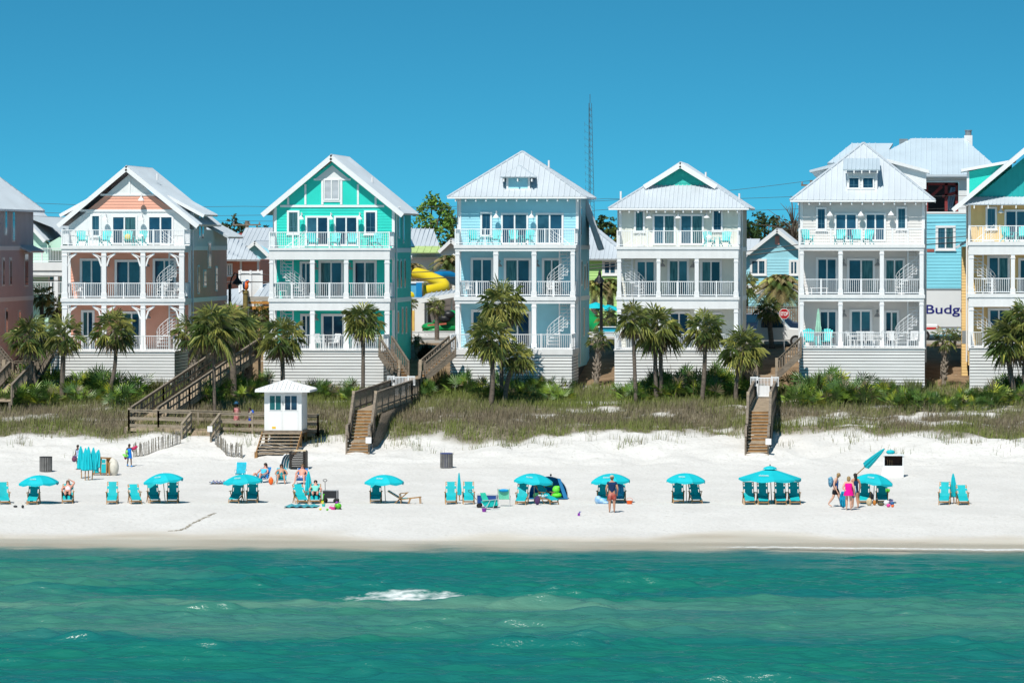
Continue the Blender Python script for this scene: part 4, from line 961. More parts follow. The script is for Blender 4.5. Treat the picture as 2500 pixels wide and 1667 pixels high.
tree('yellowish green tree at the left corner of the cream house', 1504, 660, 470, [(1506, 566, 16), (1498, 590, 20), (1512, 604, 20)], col=(.07, .11, .02), leaf=.32, dens=110)
tree('broad round hill of dark oak right of the cream house', 1865, 660, 640, [(1852, 548, 24), (1880, 540, 22), (1900, 548, 22), (1866, 565, 26), (1838, 560, 20)], col=(.028, .06, .022), leaf=.36, dens=90)
tree('dense dark oak by the downspout of the cream house', 1825, 660, 600, [(1818, 552, 16), (1832, 560, 18), (1822, 578, 20), (1845, 578, 16)], col=(.03, .075, .022), leaf=.36, dens=90)
tree('dark oak behind the left eave of the pale grey house', 1935, 660, 620, [(1925, 552, 20), (1945, 556, 18), (1938, 575, 22), (1912, 570, 18)], col=(.04, .06, .022), leaf=.36, dens=90)
tree('leafless grey tree behind the left eave of the pale grey house', 1942, 660, 560, [(1935, 545, 14), (1950, 530, 12), (1925, 540, 12)], bare=True)
b = MB(); b.col = (1, 1, 1); rg = random.Random(4)
for i in range(50000):                                       # the far woods along the horizon read as one mass
    x = rg.uniform(-400, 290); y = 900 + rg.uniform(0, 25); t = 7.1 + 7.2 + 1.6 * mn.noise(Vector((x * .05, 1, 1))) + 1.2 * mn.noise(Vector((x * .2, 1, 4))); p = Vector((x, y, rg.uniform(6.5, t))); k = rg.uniform(.6, 1.4)
    b.col = (.035 * k, .06 * k, .028 * k); u = Vector((rg.gauss(0, 1), rg.gauss(0, 1), rg.gauss(0, .8))).normalized(); w_ = u.cross(Vector((rg.gauss(0, 1), rg.gauss(0, 1), rg.gauss(0, 1)))).normalized(); s = rg.uniform(.4, .8)
    b.add([p - u * s, p + w_ * s * .6, p + u * s, p - w_ * s * .6], [(0, 1, 2, 3)])
setorg(); tag(b.build('far_woods', LEAF), kind='stuff')
# ---------------------------------------------------------------- dune stairs and boardwalks
def wrail(root, p, q, h=1.02, sp=.26, post=1.6, mids=(.12,), bal=True, cap=.14, ends=(1, 1), m=None, bh=.10):
    p, q = Vector(p), Vector(q); u = Vector((0, 0, 1)); ln = (q - p).length; b = MB()
    b.bar(p + u * h, q + u * h, cap, .045)
    for k in mids: b.bar(p + u * h * k, q + u * h * k, .05, bh)
    b.bar(p + u * (h - .1), q + u * (h - .1), .045, .09)
    if bal:
        n = max(2, int(ln / sp))
        for i in range(1, n): c = p.lerp(q, i / n); b.bar(c + u * h * .08, c + u * (h - .04), .05, .045)
    k = max(1, int(round(ln / post)))
    for i in range(k + 1):
        c = p.lerp(q, i / k); b.bar(c - u * .2, c + u * (h - .02), .1, .1)
    return b.build('railing', m or WOOD, root)
WOODB = mat('boardwalk_wood', (.285, .235, .175), .85, .25, 2.5, stretch=(1, 1, 5), bump=.3)
def deck(root, A, B, wd, legs=True, name='walkway', fascia=True):
    A, B = Vector(A), Vector(B); d = (B - A); ln = d.length; d.normalize(); s = Vector((d.y, -d.x, 0)).normalized() * wd / 2; b = MB(); n = max(2, int(ln / .15))
    for i in range(n):
        c = A + d * (ln * (i + .5) / n); b.bar(c - s, c + s, ln / n - .012, .04)
    for e in (-1, 1): b.bar(A + s * e * .98 - Vector((0, 0, .13)), B + s * e * .98 - Vector((0, 0, .13)), .05, .2)
    o = b.build(name, WOODL, root)
    if legs:
        k = max(1, int(round(ln / 2.4)))
        for i in range(k + 1):
            for e in (-1, 1):
                c = A + d * (ln * i / k) + s * e * .94; b = MB(); g = gz(c.x, c.y); b.bar((c.x, c.y, g - .3), (c.x, c.y, c.z - .04), .14, .14); b.build('post', WOOD, root)
    return o
def flight(root, A, B, wd, n, risers=True, over=.0, m=None):
    """steps from the top A down to the bottom B"""
    A, B = Vector(A), Vector(B); h = Vector((B.x - A.x, B.y - A.y, 0)); run = h.length; h.normalize(); s = Vector((h.y, -h.x, 0)) * wd / 2; dz = (A.z - B.z) / n; b = MB()
    for i in range(n):
        c = A + h * (run * (i + .5) / n) - Vector((0, 0, dz * (i + 1) - .02)); b.bar(c - s, c + s, run / n + .03, .045)
    o = b.build('treads', WOODL, root)
    if risers:
        b = MB()
        for i in range(n): 
            c = A + h * (run * i / n + .015) - Vector((0, 0, dz * (i + .5) + .01)); b.bar(c - s * .98, c + s * .98, .02, dz - .05)
        b.build('risers', WOODN, root)
    for e in (-1, 1): b = MB(); b.bar(A + s * e - Vector((0, 0, .16)), B + s * e - Vector((0, 0, .12)), .05, .26); b.build('stringer', m or WOOD, root)
    return s
def walkover(label, foot, l1, l2, top, gate, land, branches, skirtr=True, wfoot=1.2):
    """foot, landing front, landing back, top of steps, gate, landing: (px, Y, z)"""
    P = [Vector((X(p, Y), Y, z)) for p, Y, z in (foot, l1, l2, top, gate, land)]
    root = thing('dune_stairs', label, 'stairs', P[0]); W2 = wfoot / 2
    flight(root, P[1], P[0], wfoot + .1, 4, risers=True); deck(root, P[2], P[1], wfoot, legs=False, name='stair_landing')
    flight(root, P[3], P[2], wfoot, 9); deck(root, P[3], P[4], wfoot)
    ln = P[5]; st = Vector((ln.x, ln.y - 1.2, P[4].z)); deck(root, P[4], st, wfoot); flight(root, ln, st, wfoot, 5); lb = ln + Vector((0, 1.5, 0)); deck(root, ln, lb, wfoot)
    x = Vector((W2 + .04, 0, 0))
    for e in (-1, 1):
        wrail(root, P[0] + x * e + Vector((0, .2, .1)), P[1] + x * e, h=.95); wrail(root, P[1] + x * e, P[2] + x * e, h=.95)
        wrail(root, P[2] + x * e, P[3] + x * e, h=1.0); wrail(root, P[3] + x * e, P[4] + x * e)
        wrail(root, P[4] + x * e, st + x * e, post=1.2); wrail(root, st + x * e, ln + x * e, post=1.4, sp=.2)
        b = MB(); b.bar(P[3] + x * e + Vector((0, -.02, -.3)), P[3] + x * e + Vector((0, -.02, 1.12)), .16, .14); b.build('newel_post', WOODL, root); b = MB(); b.bar(ln + x * e + Vector((0, -.6, -1)), ln + x * e + Vector((0, -.6, 1.1)), .16, .14); b.build('newel_post', WOODL, root)
    # the vertical boards under the deck on its right side
    b = MB(); n = 46
    for i in range(n):
        c = P[2].lerp(P[4], (i + .5) / n); c.z = min(c.z, P[3].z + .3); xx = c.x + W2 + .07
        zt = P[2].z + (P[3].z - P[2].z) * min(1, max(0, (c.y - P[2].y) / (P[3].y - P[2].y))) if c.y < P[3].y else P[3].z + (P[4].z - P[3].z) * (c.y - P[3].y) / (P[4].y - P[3].y)
        g = gz(xx, c.y) - .2
        if zt - .25 > g: b.box(xx, xx + .03, c.y - .07, c.y + .06, g, zt - .2 + rnd.uniform(-.02, .02))
    b.build('side_boards', WOOD, root)
    for (t, n) in branches:
        T = Vector((X(t[0], t[1]), t[1], t[2])); m_ = (ln + lb) / 2; sgn = 1 if T.x > m_.x else -1; s0 = Vector((m_.x + sgn * W2, T.y if abs(T.y - m_.y) < .7 else m_.y, ln.z))
        s = flight(root, T, s0, 1.1, n, risers=True)
        for e in (-1, 1): wrail(root, T + s * e, s0 + s * e, h=.95, sp=.2, post=1.7)
    b = MB(); c = P[0] + Vector((W2 + .06, .55, .75)); b.box(c.x - .16, c.x + .16, c.y - .75, c.y - .70, c.z - .12, c.z + .22); b.build('notice_plate', WT, root)
    # white gate, a thing of its own
    g = P[4]; gr = thing('gate', label.split(' stairs')[0] + ' stairs: white metal gate with side wings', 'gate', g)
    hw = .42
    for xx in (g.x - hw, g.x + hw): b = MB(); b.box(xx - .035, xx + .035, g.y - .03, g.y + .04, g.z, g.z + 1.3); b.build('gate_post', RAILW, gr)
    b = MB(); b.box(g.x - hw + .05, g.x + hw - .05, g.y - .02, g.y + .02, g.z + 1.18, g.z + 1.24); b.box(g.x - hw + .05, g.x + hw - .05, g.y - .02, g.y + .02, g.z + .1, g.z + .16)
    for i in range(9): xx = g.x - hw + .08 + (2 * hw - .16) * i / 8; b.box(xx - .018, xx + .018, g.y - .015, g.y + .015, g.z + .1, g.z + 1.2)
    b.box(g.x - .3, g.x + .3, g.y + .016, g.y + .02, g.z + .16, g.z + .75)
    b.build('gate_leaf', RAILW, gr)
    for e in (-1, 1):
        b = MB(); x0, x1 = sorted((g.x + e * (hw + .04), g.x + e * (hw + .42))); b.box(x0, x1, g.y - .02, g.y + .02, g.z + 1.2, g.z + 1.27); b.box(x0, x1, g.y - .02, g.y + .02, g.z + .72, g.z + .78)
        for i in range(5): xx = x0 + .02 + (x1 - x0 - .04) * i / 4; b.box(xx - .018, xx + .018, g.y - .015, g.y + .015, g.z + .75, g.z + 1.25)
        b.build('side_wing', RAILW, gr)
    b = MB(); b.box(g.x - hw - .05, g.x - hw + .05, g.y - .06, g.y - .035, g.z + .9, g.z + 1.05); b.box(g.x + hw - .1, g.x + hw, g.y - .06, g.y - .035, g.z + .55, g.z + .72); b.build('latch', BLACK, gr)
    return root
walkover('forked wooden stairs over the dune between turquoise and light blue houses', (872, 276, 1.62), (873.5, 277, 2.27), (880, 278.2, 2.33), (890, 280.8, 3.95), (979, 290.2, 4.4), (1003, 294.6, 5.45), [((941, 296.2, 6.98), 9), ((1104, 296.2, 6.98), 9)])
walkover('straight wooden stairs over the dune between cream and pale grey houses', (1848, 276, 1.62), (1849, 277, 2.27), (1851.5, 278.2, 2.33), (1854, 280.8, 3.95), (1867, 290.2, 4.4), (1871, 294.8, 5.6), [((1800, 296.2, 6.98), 8), ((1955, 296.2, 6.98), 8)])
# partly hidden landing between pink and coral houses
ln = Vector((X(52, 295), 295, 5.35)); root = thing('dune_stairs', 'weathered forked stairs half hidden by palmettos at the left edge', 'stairs', ln)
deck(root, ln, ln + Vector((0, 1.6, 0)), 1.6); deck(root, ln - Vector((0, 7, 1.2)), ln, 1.3)
T = Vector((X(126, 295.8), 295.8, 6.98)); s0 = ln + Vector((.8, .8, 0)); s = flight(root, T, s0, 1.1, 8)
for e in (-1, 1): wrail(root, T + s * e, s0 + s * e, sp=.2)
T = Vector((X(-30, 295.8), 295.8, 6.98)); s0 = ln + Vector((-.8, .8, 0)); s = flight(root, T, s0, 1.1, 8)
for e in (-1, 1): wrail(root, T + s * e, s0 + s * e, sp=.2)
for e in (-.72, .72): wrail(root, ln + Vector((e, -7, -1.2)), ln + Vector((e, 0, 0)), sp=.3)
wrail(root, ln + Vector((-.75, 1.55, 0)), ln + Vector((.75, 1.55, 0)), sp=.25)
b = MB(); b.bar(ln + Vector((-1.05, -.9, -.6)), ln + Vector((-.9, -.9, 1.15)), .2, .14); b.build('newel_post', WOODL, root)

# ---- long ramp boardwalk
def PT(px, Y, z): return Vector((X(px, Y), Y, z))
R0, R1 = PT(352, 284.2, 2.95), PT(604, 298.5, 6.75)
root = thing('boardwalk', 'long weathered boardwalk with a ramp climbing between coral and turquoise houses', 'boardwalk', R0)
d = (R1 - R0); s = Vector((d.y, -d.x, 0)).normalized() * .85
deck(root, R0, R1, 1.7)
Rm = R0.lerp(R1, .3)
for e in (-1, 1):
    wrail(root, R0 + s * e, Rm + s * e, sp=.42, mids=(.12, .5)); wrail(root, Rm + s * e, R1 + s * e, sp=.42, mids=(.12, .5))
A, B = PT(316, 283.4, 2.88), PT(775, 282.2, 2.62); deck(root, A, B, 1.9)
A1, B1 = PT(316, 284.4, 2.88), PT(775, 283.2, 2.62)
C0, C1 = A1.lerp(B1, .16), A1.lerp(B1, .02)
wrail(root, A1.lerp(B1, .155), B1, bal=False, mids=(.1, .5), bh=.17, m=WOODB, post=2.2)
wrail(root, PT(314, 282.4, 2.88), PT(314, 284.4, 2.88), bal=False, mids=(.1, .5), bh=.17, m=WOODB, post=2)
f0, f1 = PT(314, 282.4, 2.88), PT(386, 282.4, 2.84); wrail(root, f0, f1, bal=False, mids=(.1, .5), bh=.17, m=WOODB, post=1.8)
wrail(root, f1, PT(466, 282.0, 2.8), bal=False, mids=(.1, .5), bh=.17, m=WOODB, post=1.8)
wrail(root, PT(536, 281.6, 2.74), PT(776, 281.2, 2.62), bal=False, mids=(.1, .5), bh=.17, m=WOODB, post=2.2); wrail(root, PT(776, 281.2, 2.62), PT(776, 283.2, 2.62), bal=False, mids=(.1, .5), bh=.17, m=WOODB, post=2)
for a, c in (((466, 281.9, 2.78), (443, 279.6, 2.2)), ((536, 281.5, 2.74), (514, 279.2, 2.12))): wrail(root, PT(*a), PT(*c), bal=False, mids=(.15, .5), bh=.15, m=WOODB, post=1.0, h=.98)
deck(root, PT(505, 281.8, 2.72), PT(484, 279.4, 2.05), 1.5, legs=False)
b = MB(); p = PT(512, 279.0, 2.85); b.box(p.x - .14, p.x + .14, p.y - .05, p.y - .01, p.z - .1, p.z + .22); b.build('notice_plate', WT, root)

# ---- slatted sand fences
def sandfence(label, pts, n):
    root = thing('sand_fence', label, 'fence', ground(*pts[0])); b = MB(); P = [ground(px, py, 262, 290) for px, py in pts]
    for i in range(n):
        t = i / (n - 1) * (len(P) - 1); k = min(len(P) - 2, int(t)); c = P[k].lerp(P[k + 1], t - k); c.z = gz(c.x, c.y); h = .78 + rnd.uniform(-.08, .08)
        b.bar(c - Vector((0, 0, .1)), c + Vector((rnd.gauss(0, .05), rnd.gauss(0, .05), h)), .045, .016, up=(0, 1, 0))
    b.build('pickets', mat('grey_picket_' + str(n), (.20, .18, .15), .85, .3, 5), root); b = MB()
    for h in (.22, .42, .62):
        b.tube([Vector((c.x, c.y, gz(c.x, c.y) + h)) for c in [P[0].lerp(P[1], i / 8) for i in range(9)] + ([P[1].lerp(P[2], i / 8) for i in range(1, 9)] if len(P) > 2 else [])], .008, 4)
    b.build('wires', GREY, root)
sandfence('slatted sand fence climbing the dune left of the boardwalk exit', [(326, 1116), (380, 1101), (441, 1082)], 34)
sandfence('short slatted sand fence curving down right of the boardwalk exit', [(526, 1086), (552, 1112), (592, 1119)], 26)

# ---- white hut
hf = Vector((X(690, 278.5), 278.5, 2.86)); root = thing('beach_hut', 'white wooden beach service hut with a flat pyramid roof on legs', 'hut', hf)
x0, x1 = X(645, 278.5), X(736, 278.5); y0, y1 = 278.5, 281.0; z0, z1 = 2.86, Z(956, 278.5, 690) + .05
b = MB(); b.box(x0, x1, y0, y1, z0, z1); b.build('hut_wall', W_, root)
b = MB(); xe0, xe1, ye0, ye1 = x0 - .48, x1 + .5, y0 - .45, y1 + .45; xm_, ym_ = (x0 + x1) / 2, (y0 + y1) / 2; za = z1 + .58; ze = z1 + .05
for q in (((xe0, ye0, ze), (xe1, ye0, ze)), ((xe1, ye0, ze), (xe1, ye1, ze)), ((xe1, ye1, ze), (xe0, ye1, ze)), ((xe0, ye1, ze), (xe0, ye0, ze))): slab_roof(b, (q[0], q[1], (xm_, ym_, za), (xm_, ym_, za)), .05, .24)
b.box(xe0, xe1, ye0 - .03, ye0, ze - .12, ze); b.box(xe1, xe1 + .03, ye0, ye1, ze - .12, ze); b.build('hut_roof', W_, root)
def hx(px): return X(px, 278.5)
def hz(py): return Z(py, 278.5, 690)
for a, c in ((656, 688), (693, 727)):
    b = MB(); b.box(hx(a), hx(c), y0 - .035, y0 - .003, hz(1050), hz(1004)); b.box(hx(a), hx(c), y0 - .035, y0 - .003, hz(1003), hz(963)); dd = b.build('shutter_door', WT, root)
    b = MB(); b.box(hx(a) + .06, hx(c) - .06, y0 - .045, y0 - .036, hz(1000.5), hz(966)); b.build('pane', GLASS2 if a < 670 else GLASS, dd)
    b = MB(); xm_ = (hx(a) + hx(c)) / 2; b.box(xm_ - .02, xm_ + .02, y0 - .055, y0 - .046, hz(1000), hz(966)); b.build('muntin', WT, dd)
b = MB(); b.box(hx(689), hx(691.5), y0 - .075, y0 - .04, hz(986), hz(980)); b.build('latch', GREY, root)
b = MB(); b.box(hx(664), hx(673), y0 - .05, y0 - .036, hz(1046), hz(1041)); b.build('yellow_sticker', mat('yellow_paint', (.8, .5, .03), .6), root)
b = MB(); b.box(x1 + .003, x1 + .03, y0 + .3, y1 - .3, z0 + .25, z1 - .35); b.build('side_panel', WT, root)
b = MB(); b.box(x0 - .03, x1 + .05, y0 - .04, y1, z0 - .16, z0); b.build('hut_floor', WOOD, root)
for xx in (x0 + .1, xm_, x1 - .08):
    for yy in (y0 + .1, y1 - .1): b = MB(); b.box(xx - .08, xx + .08, yy - .08, yy + .08, gz(xx, yy) - .3, z0 - .16); b.build('leg', WOODN, root)
T = Vector(((x0 + x1) / 2 - .05, y0 - .05, z0 - .02)); Bq = Vector((T.x, 275.6, gz(T.x, 275.6) + .1)); s = flight(root, T, Bq, x1 - x0 + .12, 7, risers=False, m=WOODN)
for e in (-1, 1): b = MB(); c = Bq + s * e * .97; b.box(c.x - .08, c.x + .08, c.y - .1, c.y + .1, c.z - .5, c.z + .12); b.build('step_post', WOODN, root)
# ---------------------------------------------------------------- behind the beach houses
def bg_house(label, Y, depth, x0, x1, ybot, yeave, wallm, apex=None, eaves=None, roofm=None, Yr=None, name='cottage', gable_m=None):
    xm = (x0 + x1) / 2; zb = gz(X(xm, Y), Y) - .1; root = thing(name, label, 'house', (X(xm, Y), Y, zb), 'houses behind the street'); b = MB(); XA, XB = X(x0, Y), X(x1, Y); ze = Z(yeave, Y, xm)
    lap(b, (XA, Y), (XB, Y), zb, ze, .2); lap(b, (XB, Y), (XB, Y + depth), zb, ze, .2); lap(b, (XA, Y + depth), (XA, Y), zb, ze, .2); b.box(XA + .02, XB - .02, Y + depth - .2, Y + depth, zb, ze)
    if apex: b.prism([(XA, Y + .02, ze), (XB, Y + .02, ze), (X(apex[0], Y), Y + .02, Z(apex[1], Y, xm) - .1)], (0, .2, 0))
    b.build('wall', wallm, root)
    if apex:
        a = at(apex[0], apex[1], Y - .5); l = at(*eaves[0], Y - .5); r_ = at(*eaves[1], Y - .5)
        gable_roof(root, (a.x, a.z), (l.x, l.z), (r_.x, r_.z), Y - .5, Y + depth + .4, roofm or METAL, rake=.24)
    return root
MINT = mat('mint_siding', (.50, .74, .60), .65, .05, .6)
LIME = mat('lime_siding', (.45, .72, .25), .65, .05, .6)
COR2 = mat('salmon_siding', (.62, .25, .17), .65, .05, .6)
AQUA = mat('aqua_siding', (.22, .62, .74), .65, .05, .6)
REDR = mat('red_shingle', (.25, .05, .045), .85, .12, .5)
GLIME = mat('pale_green_awning', (.42, .55, .22), .7)
def bwin(root, x0, x1, y0, y1, Y, **k): return window(root, X(x0, Y), X(x1, Y), Z(y1, Y, (x0 + x1) / 2), Z(y0, Y, (x0 + x1) / 2), Y - .03, grid=1, **k)
# mint house in the left gap
Y = 352; r = bg_house('mint green gabled house between dusty pink and coral houses', Y, 9, 2, 118, 760, 600, MINT, (40, 510), [(-22, 582), (109, 586)])
bwin(r, 53, 75, 572, 620, Y, mull=False, fw=.13)
b = MB(); p = [(112, 598), (150, 576), (150, 612), (112, 612)]; b.prism([(X(q[0], Y + 1), Y + 1, Z(q[1], Y + 1, 130)) for q in p], (0, 5, 0)); dw = b.build('side_dormer', MINT, r)
b = MB(); b.prism([(X(q[0], Y + .6), Y + .6, Z(q[1], Y + .6, 130)) for q in [(58, 528), (159, 530), (176, 566), (150, 564)]], (0, 6, 0)); b.build('dormer_roof', METAL, dw)
b = MB(); xa, xb = X(36, Y - 2), X(170, Y - 2); zf = Z(650, Y - 2, 100); b.box(xa, xb, Y - 2.2, Y - .02, zf - .3, zf + .28); b.box(xa, xb, Y - 2.1, Y - .05, zf - .75, zf - .3); b.build('balcony', W_, r)
rails(r, (xa + .1, Y - 2.1, zf + .28), (xb - .1, Y - 2.1, zf + .28), h=1.0)
for px in (85, 150): b = MB(); b.box(X(px - 5, Y), X(px + 4, Y), Y - 2.15, Y - 1.8, 7, zf - .75); b.build('column', WT, r)
bwin(r, 118, 146, 664, 720, Y, door=True); bwin(r, 66, 80, 664, 720, Y, mull=False)
rails(r, (X(80, Y - 2), Y - 2.1, Z(720, Y - 2, 110)), (X(170, Y - 2), Y - 2.1, Z(720, Y - 2, 110)))
# salmon house
Y = 352; r = bg_house('salmon cottage with a long white metal roof between coral and turquoise houses', Y, 9, 520, 634, 800, 634, COR2)
b = MB(); q = [at(520, 634, Y - .6), at(635, 634, Y - .6), at(556, 560, Y + 5), at(500, 552, Y + 5)]; slab_roof(b, q, .14); b.build('roof', METAL, r)
b = MB(); q = [at(505, 634, Y - 2.2), at(600, 633, Y - 2.2), at(560, 612, Y - .5), at(505, 606, Y - .5)]; slab_roof(b, q, .12); b.build('porch_roof', METAL, r)
bwin(r, 553, 568, 643, 674, Y - .02, fw=.13)
for px in (586, 628): b = MB(); b.box(X(px, Y), X(px + 5, Y), Y - .12, Y - .003, 7, Z(634, Y, px)); b.build('column', WT, r)
r = bg_house('tiny light blue gabled house beyond the salmon cottage', 372, 8, 603, 660, 720, 612, LBLUE, (622, 588), [(598, 608), (656, 622)])
r = bg_house('lime green house corner beside the turquoise porch', 364, 6, 634, 700, 720, 648, LIME, (690, 606), [(631, 643), (749, 643)])
b = MB(); Y = 420; xa, xb = X(560, Y), X(700, Y); root = thing('long_building', 'long low building with a dark red roof behind the cottages', 'building', (xa, Y, 7)); b.box(xa, xb, Y, Y + 12, 7, Z(590, Y, 600)); b.build('wall', CONC, root); b = MB(); z_ = Z(590, Y, 600); slab_roof(b, ((xa, Y - .5, z_), (xb, Y - .5, z_), (xb, Y + 5, z_ + .75), (xa, Y + 5, z_ + .75)), .15, 50); b.build('roof', REDR, root)
r = bg_house('white gabled house below the red roof', 390, 8, 580, 660, 720, 600, WSID); b = MB(); slab_roof(b, [at(575, 600, 389), at(672, 600, 389), at(668, 556, 394), at(600, 556, 394)], .14); b.build('roof', METAL, r)
# attraction behind: white boards, deck, parrot on a post
root = thing('board_wall', 'tall white board wall behind the parrot figure', 'wall', (X(612, 338), 338, 7)); b = MB(); b.box(X(585, 338), X(640, 338), 338, 338.2, 7, Z(662, 338, 612)); b.build('panel', W_, root)
b = MB()
for px in (585, 612, 639): b.box(X(px, 338) - .07, X(px, 338) + .07, 337.9, 337.996, 7, Z(660, 338, 612))
b.box(X(585, 338), X(640, 338), 337.93, 337.99, Z(667, 338, 612), Z(664, 338, 612)); b.build('trim', WT, root)
root = thing('low_roof', 'low pale metal roof on posts behind the lamp and parrot', 'shelter', (X(570, 336), 336, 7)); b = MB(); slab_roof(b, [at(538, 742, 334), at(594, 742, 334), at(610, 700, 339), at(545, 708, 339)], .1); slab_roof(b, [at(618, 724, 335), at(660, 724, 335), at(660, 690, 339), at(640, 694, 339)], .1); b.build('roof', METAL, root)
b = MB()
for px in (542, 590, 622, 656): b.tube([(X(px, 335), 335, 7), (X(px, 335), 335, Z(735, 335, px))], .06, 6)
b.build('posts', WOOD, root)
root = thing('timber_stage', 'orange brown timber platform with slatted front beside the turquoise house', 'platform', (X(628, 316), 316, 6.5)); Y = 316; b = MB(); b.box(X(598, Y), X(668, Y), Y, Y + 3, Z(735, Y, 630), Z(725, Y, 630)); b.build('deck', mat('grey_timber', (.40, .37, .33), .85), root)
b = MB(); b.box(X(606, Y), X(668, Y), Y + .02, Y + .2, Z(742, Y, 630), Z(736, Y, 630)); b.box(X(608, Y), X(668, Y), Y + .02, Y + .2, Z(757, Y, 630), Z(748, Y, 630)); b.build('beams', mat('orange_timber', (.50, .23, .05), .7), root)
b = MB()
for i in range(24): px = 606 + i * 2.6; b.box(X(px, Y), X(px + 1.9, Y), Y + .25, Y + .3, 6.2, Z(758, Y, 630))
b.build('slats', mat('tan_slats', (.36, .22, .10), .85, .2), root)
for px in (632,): b = MB(); b.box(X(px - 3, Y), X(px + 3, Y), Y - .1, Y + .2, 6.2, Z(757, Y, 630)); b.build('post', mat('tan_post', (.5, .3, .12), .8), root)
root = thing('log_post', 'thick weathered wooden log post holding the parrot figure', 'post', (X(599, 314.5), 314.5, 6.4)); b = MB(); p = at(599, 713, 314.5); b.lathe((p.x, p.y, 0), [(.17, 6), (.16, p.z - .4), (.15, p.z - .12), (.19, p.z - .1), (.19, p.z + .1), (.15, p.z + .12)], 12); b.build('log', mat('mossy_wood', (.22, .17, .06), .9, .3, 5), root)
pr = thing('parrot_figure', 'colourful parrot figure perched on the log post', 'statue', (p.x, p.y, p.z + .12)); b = MB(); b.ball((p.x + .05, p.y, p.z + .38), .17, .15, .27); b.ball((p.x + .14, p.y - .02, p.z + .66), .12, .11, .12); b.build('body', mat('orange_plumage', (.75, .13, .02), .6), pr, True)
b = MB(); b.ball((p.x - .08, p.y - .06, p.z + .42), .09, .12, .26); b.ball((p.x + .12, p.y - .03, p.z + .74), .11, .1, .07); b.build('wing', mat('blue_plumage', (.03, .16, .35), .6), pr, True)
b = MB(); b.bar((p.x - .05, p.y, p.z + .2), (p.x - .42, p.y, p.z - .1), .09, .04); b.build('tail', mat('red_plumage', (.45, .03, .05), .6), pr); b = MB(); b.tube([(p.x + .22, p.y, p.z + .67), (p.x + .33, p.y, p.z + .63), (p.x + .34, p.y, p.z + .55)], [.05, .035, .01], 6); b.build('beak', BLACK, pr)
# lamps
def street_lamp(label, px, ytop, Y, arm):
    x = X(px, Y); zt = Z(ytop, Y, px); g = gz(x, Y); root = thing('street_lamp', label, 'street lamp', (x, Y, g), 'black street lamps'); b = MB(); b.lathe((x, Y, 0), [(.22, g), (.2, g + .5), (.11, g + .7), (.09, zt - .6), (.12, zt - .55), (.12, zt - .35), (.08, zt - .3)], 12); b.build('pole', BLACK, root)
    b = MB(); a = Vector(arm); pts = [Vector((x, Y, zt - .4)), Vector((x, Y, zt + .1)) + a * .25, Vector((x, Y, zt + .42)) + a * .65, Vector((x, Y, zt + .3)) + a]; b.tube(pts, .045, 7); b.build('arm', BLACK, root)
    c = Vector((x, Y, zt - .02)) + a; b = MB(); b.lathe(c, [(.34, -.3), (.30, -.16), (.16, .0), (.08, .12), (.07, .3), (.02, .42)], 14); s_ = b.build('lamp_shade', BLACK, root); b = MB(); b.ball(c + Vector((0, 0, -.3)), .16, .16, .1); b.build('lens', mat('lamp_lens', (.7, .72, .72), .2), s_, True)
street_lamp('curved black street lamp between coral and turquoise houses', 561, 682, 319.0, (.5, 0, 0))
street_lamp('black street lamp between light blue and cream houses', 1468, 676, 319.0, (-.1, -.45, 0))
# water slides
def slide(label, pts, Y, r, m, half=True):
    P = [at(px, py, Y + dy) for px, py, dy in pts]; Q = []
    for i in range(len(P) - 1):
        p0, p1, p2, p3 = P[max(0, i - 1)], P[i], P[i + 1], P[min(len(P) - 1, i + 2)]
        for k in range(6):
            t = k / 6; Q.append(.5 * ((2 * p1) + (p2 - p0) * t + (2 * p0 - 5 * p1 + 4 * p2 - p3) * t * t + (3 * p1 - p0 - 3 * p2 + p3) * t ** 3))
    Q.append(P[-1]); root = thing('water_slide', label, 'water slide', (Q[0].x, Q[0].y, 7.1)); b = MB(); b.tube(Q, r, 12, False); b.build('flume', m, root, True); b = MB()
    for q in Q[3::8]: b.tube([(q.x, q.y + r + .1, 7), (q.x, q.y + r + .1, q.z)], .1, 6)
    b.build('supports', GREY, root)
YELS = mat('yellow_fibreglass', (.80, .60, .01), .3, .05, 1, spec=.6)
BLUS = mat('blue_fibreglass', (.01, .22, .50), .3, .05, 1, spec=.6)
GRNS = mat('green_fibreglass', (.01, .28, .07), .35, .08, 1, spec=.5)
slide('yellow water slide curling down beside the turquoise house', [(1018, 668, 4), (1035, 672, 3), (1060, 682, 1.5), (1080, 692, 0), (1082, 702, -1), (1060, 708, -2), (1030, 714, -3), (990, 726, -4)], 350, .44, YELS)
slide('blue water slide tube behind the date palm', [(1062, 682, 2), (1075, 674, 3), (1095, 676, 4), (1115, 684, 5), (1140, 690, 6)], 356, .45, BLUS)
slide('green water slide end beside the light blue house', [(1425, 770, 3), (1445, 790, 1), (1462, 800, 0), (1470, 812, -1)], 338, .62, GRNS)
def boxthing(name, label, cat, x0, x1, y0, y1, Y, dp, m, zb=None, part='body'):
    root = thing(name, label, cat, (X((x0 + x1) / 2, Y), Y, 7.1)); b = MB(); z1 = Z(y0, Y, x0); z0 = Z(y1, Y, x0) if zb is None else zb; b.box(X(x0, Y), X(x1, Y), Y, Y + dp, z0, z1); b.build(part, m, root); return root
r = boxthing('splash_pool', 'blue walled splash tank under the yellow slide', 'pool', 999, 1030, 692, 712, 346, 3, mat('tank_blue', (.10, .40, .62), .4), zb=7); b = MB(); b.box(X(1016, 345), X(1030, 345), 345, 345.9, 7, Z(690, 345, 1020)); b.build('blue_panel', BLUS, r); b = MB(); b.box(X(998, 346) - .1, X(1031, 346) + .1, 345.9, 349.1, Z(692, 346, 1010) + .002, Z(692, 346, 1010) + .12); b.build('rim', WT, r)
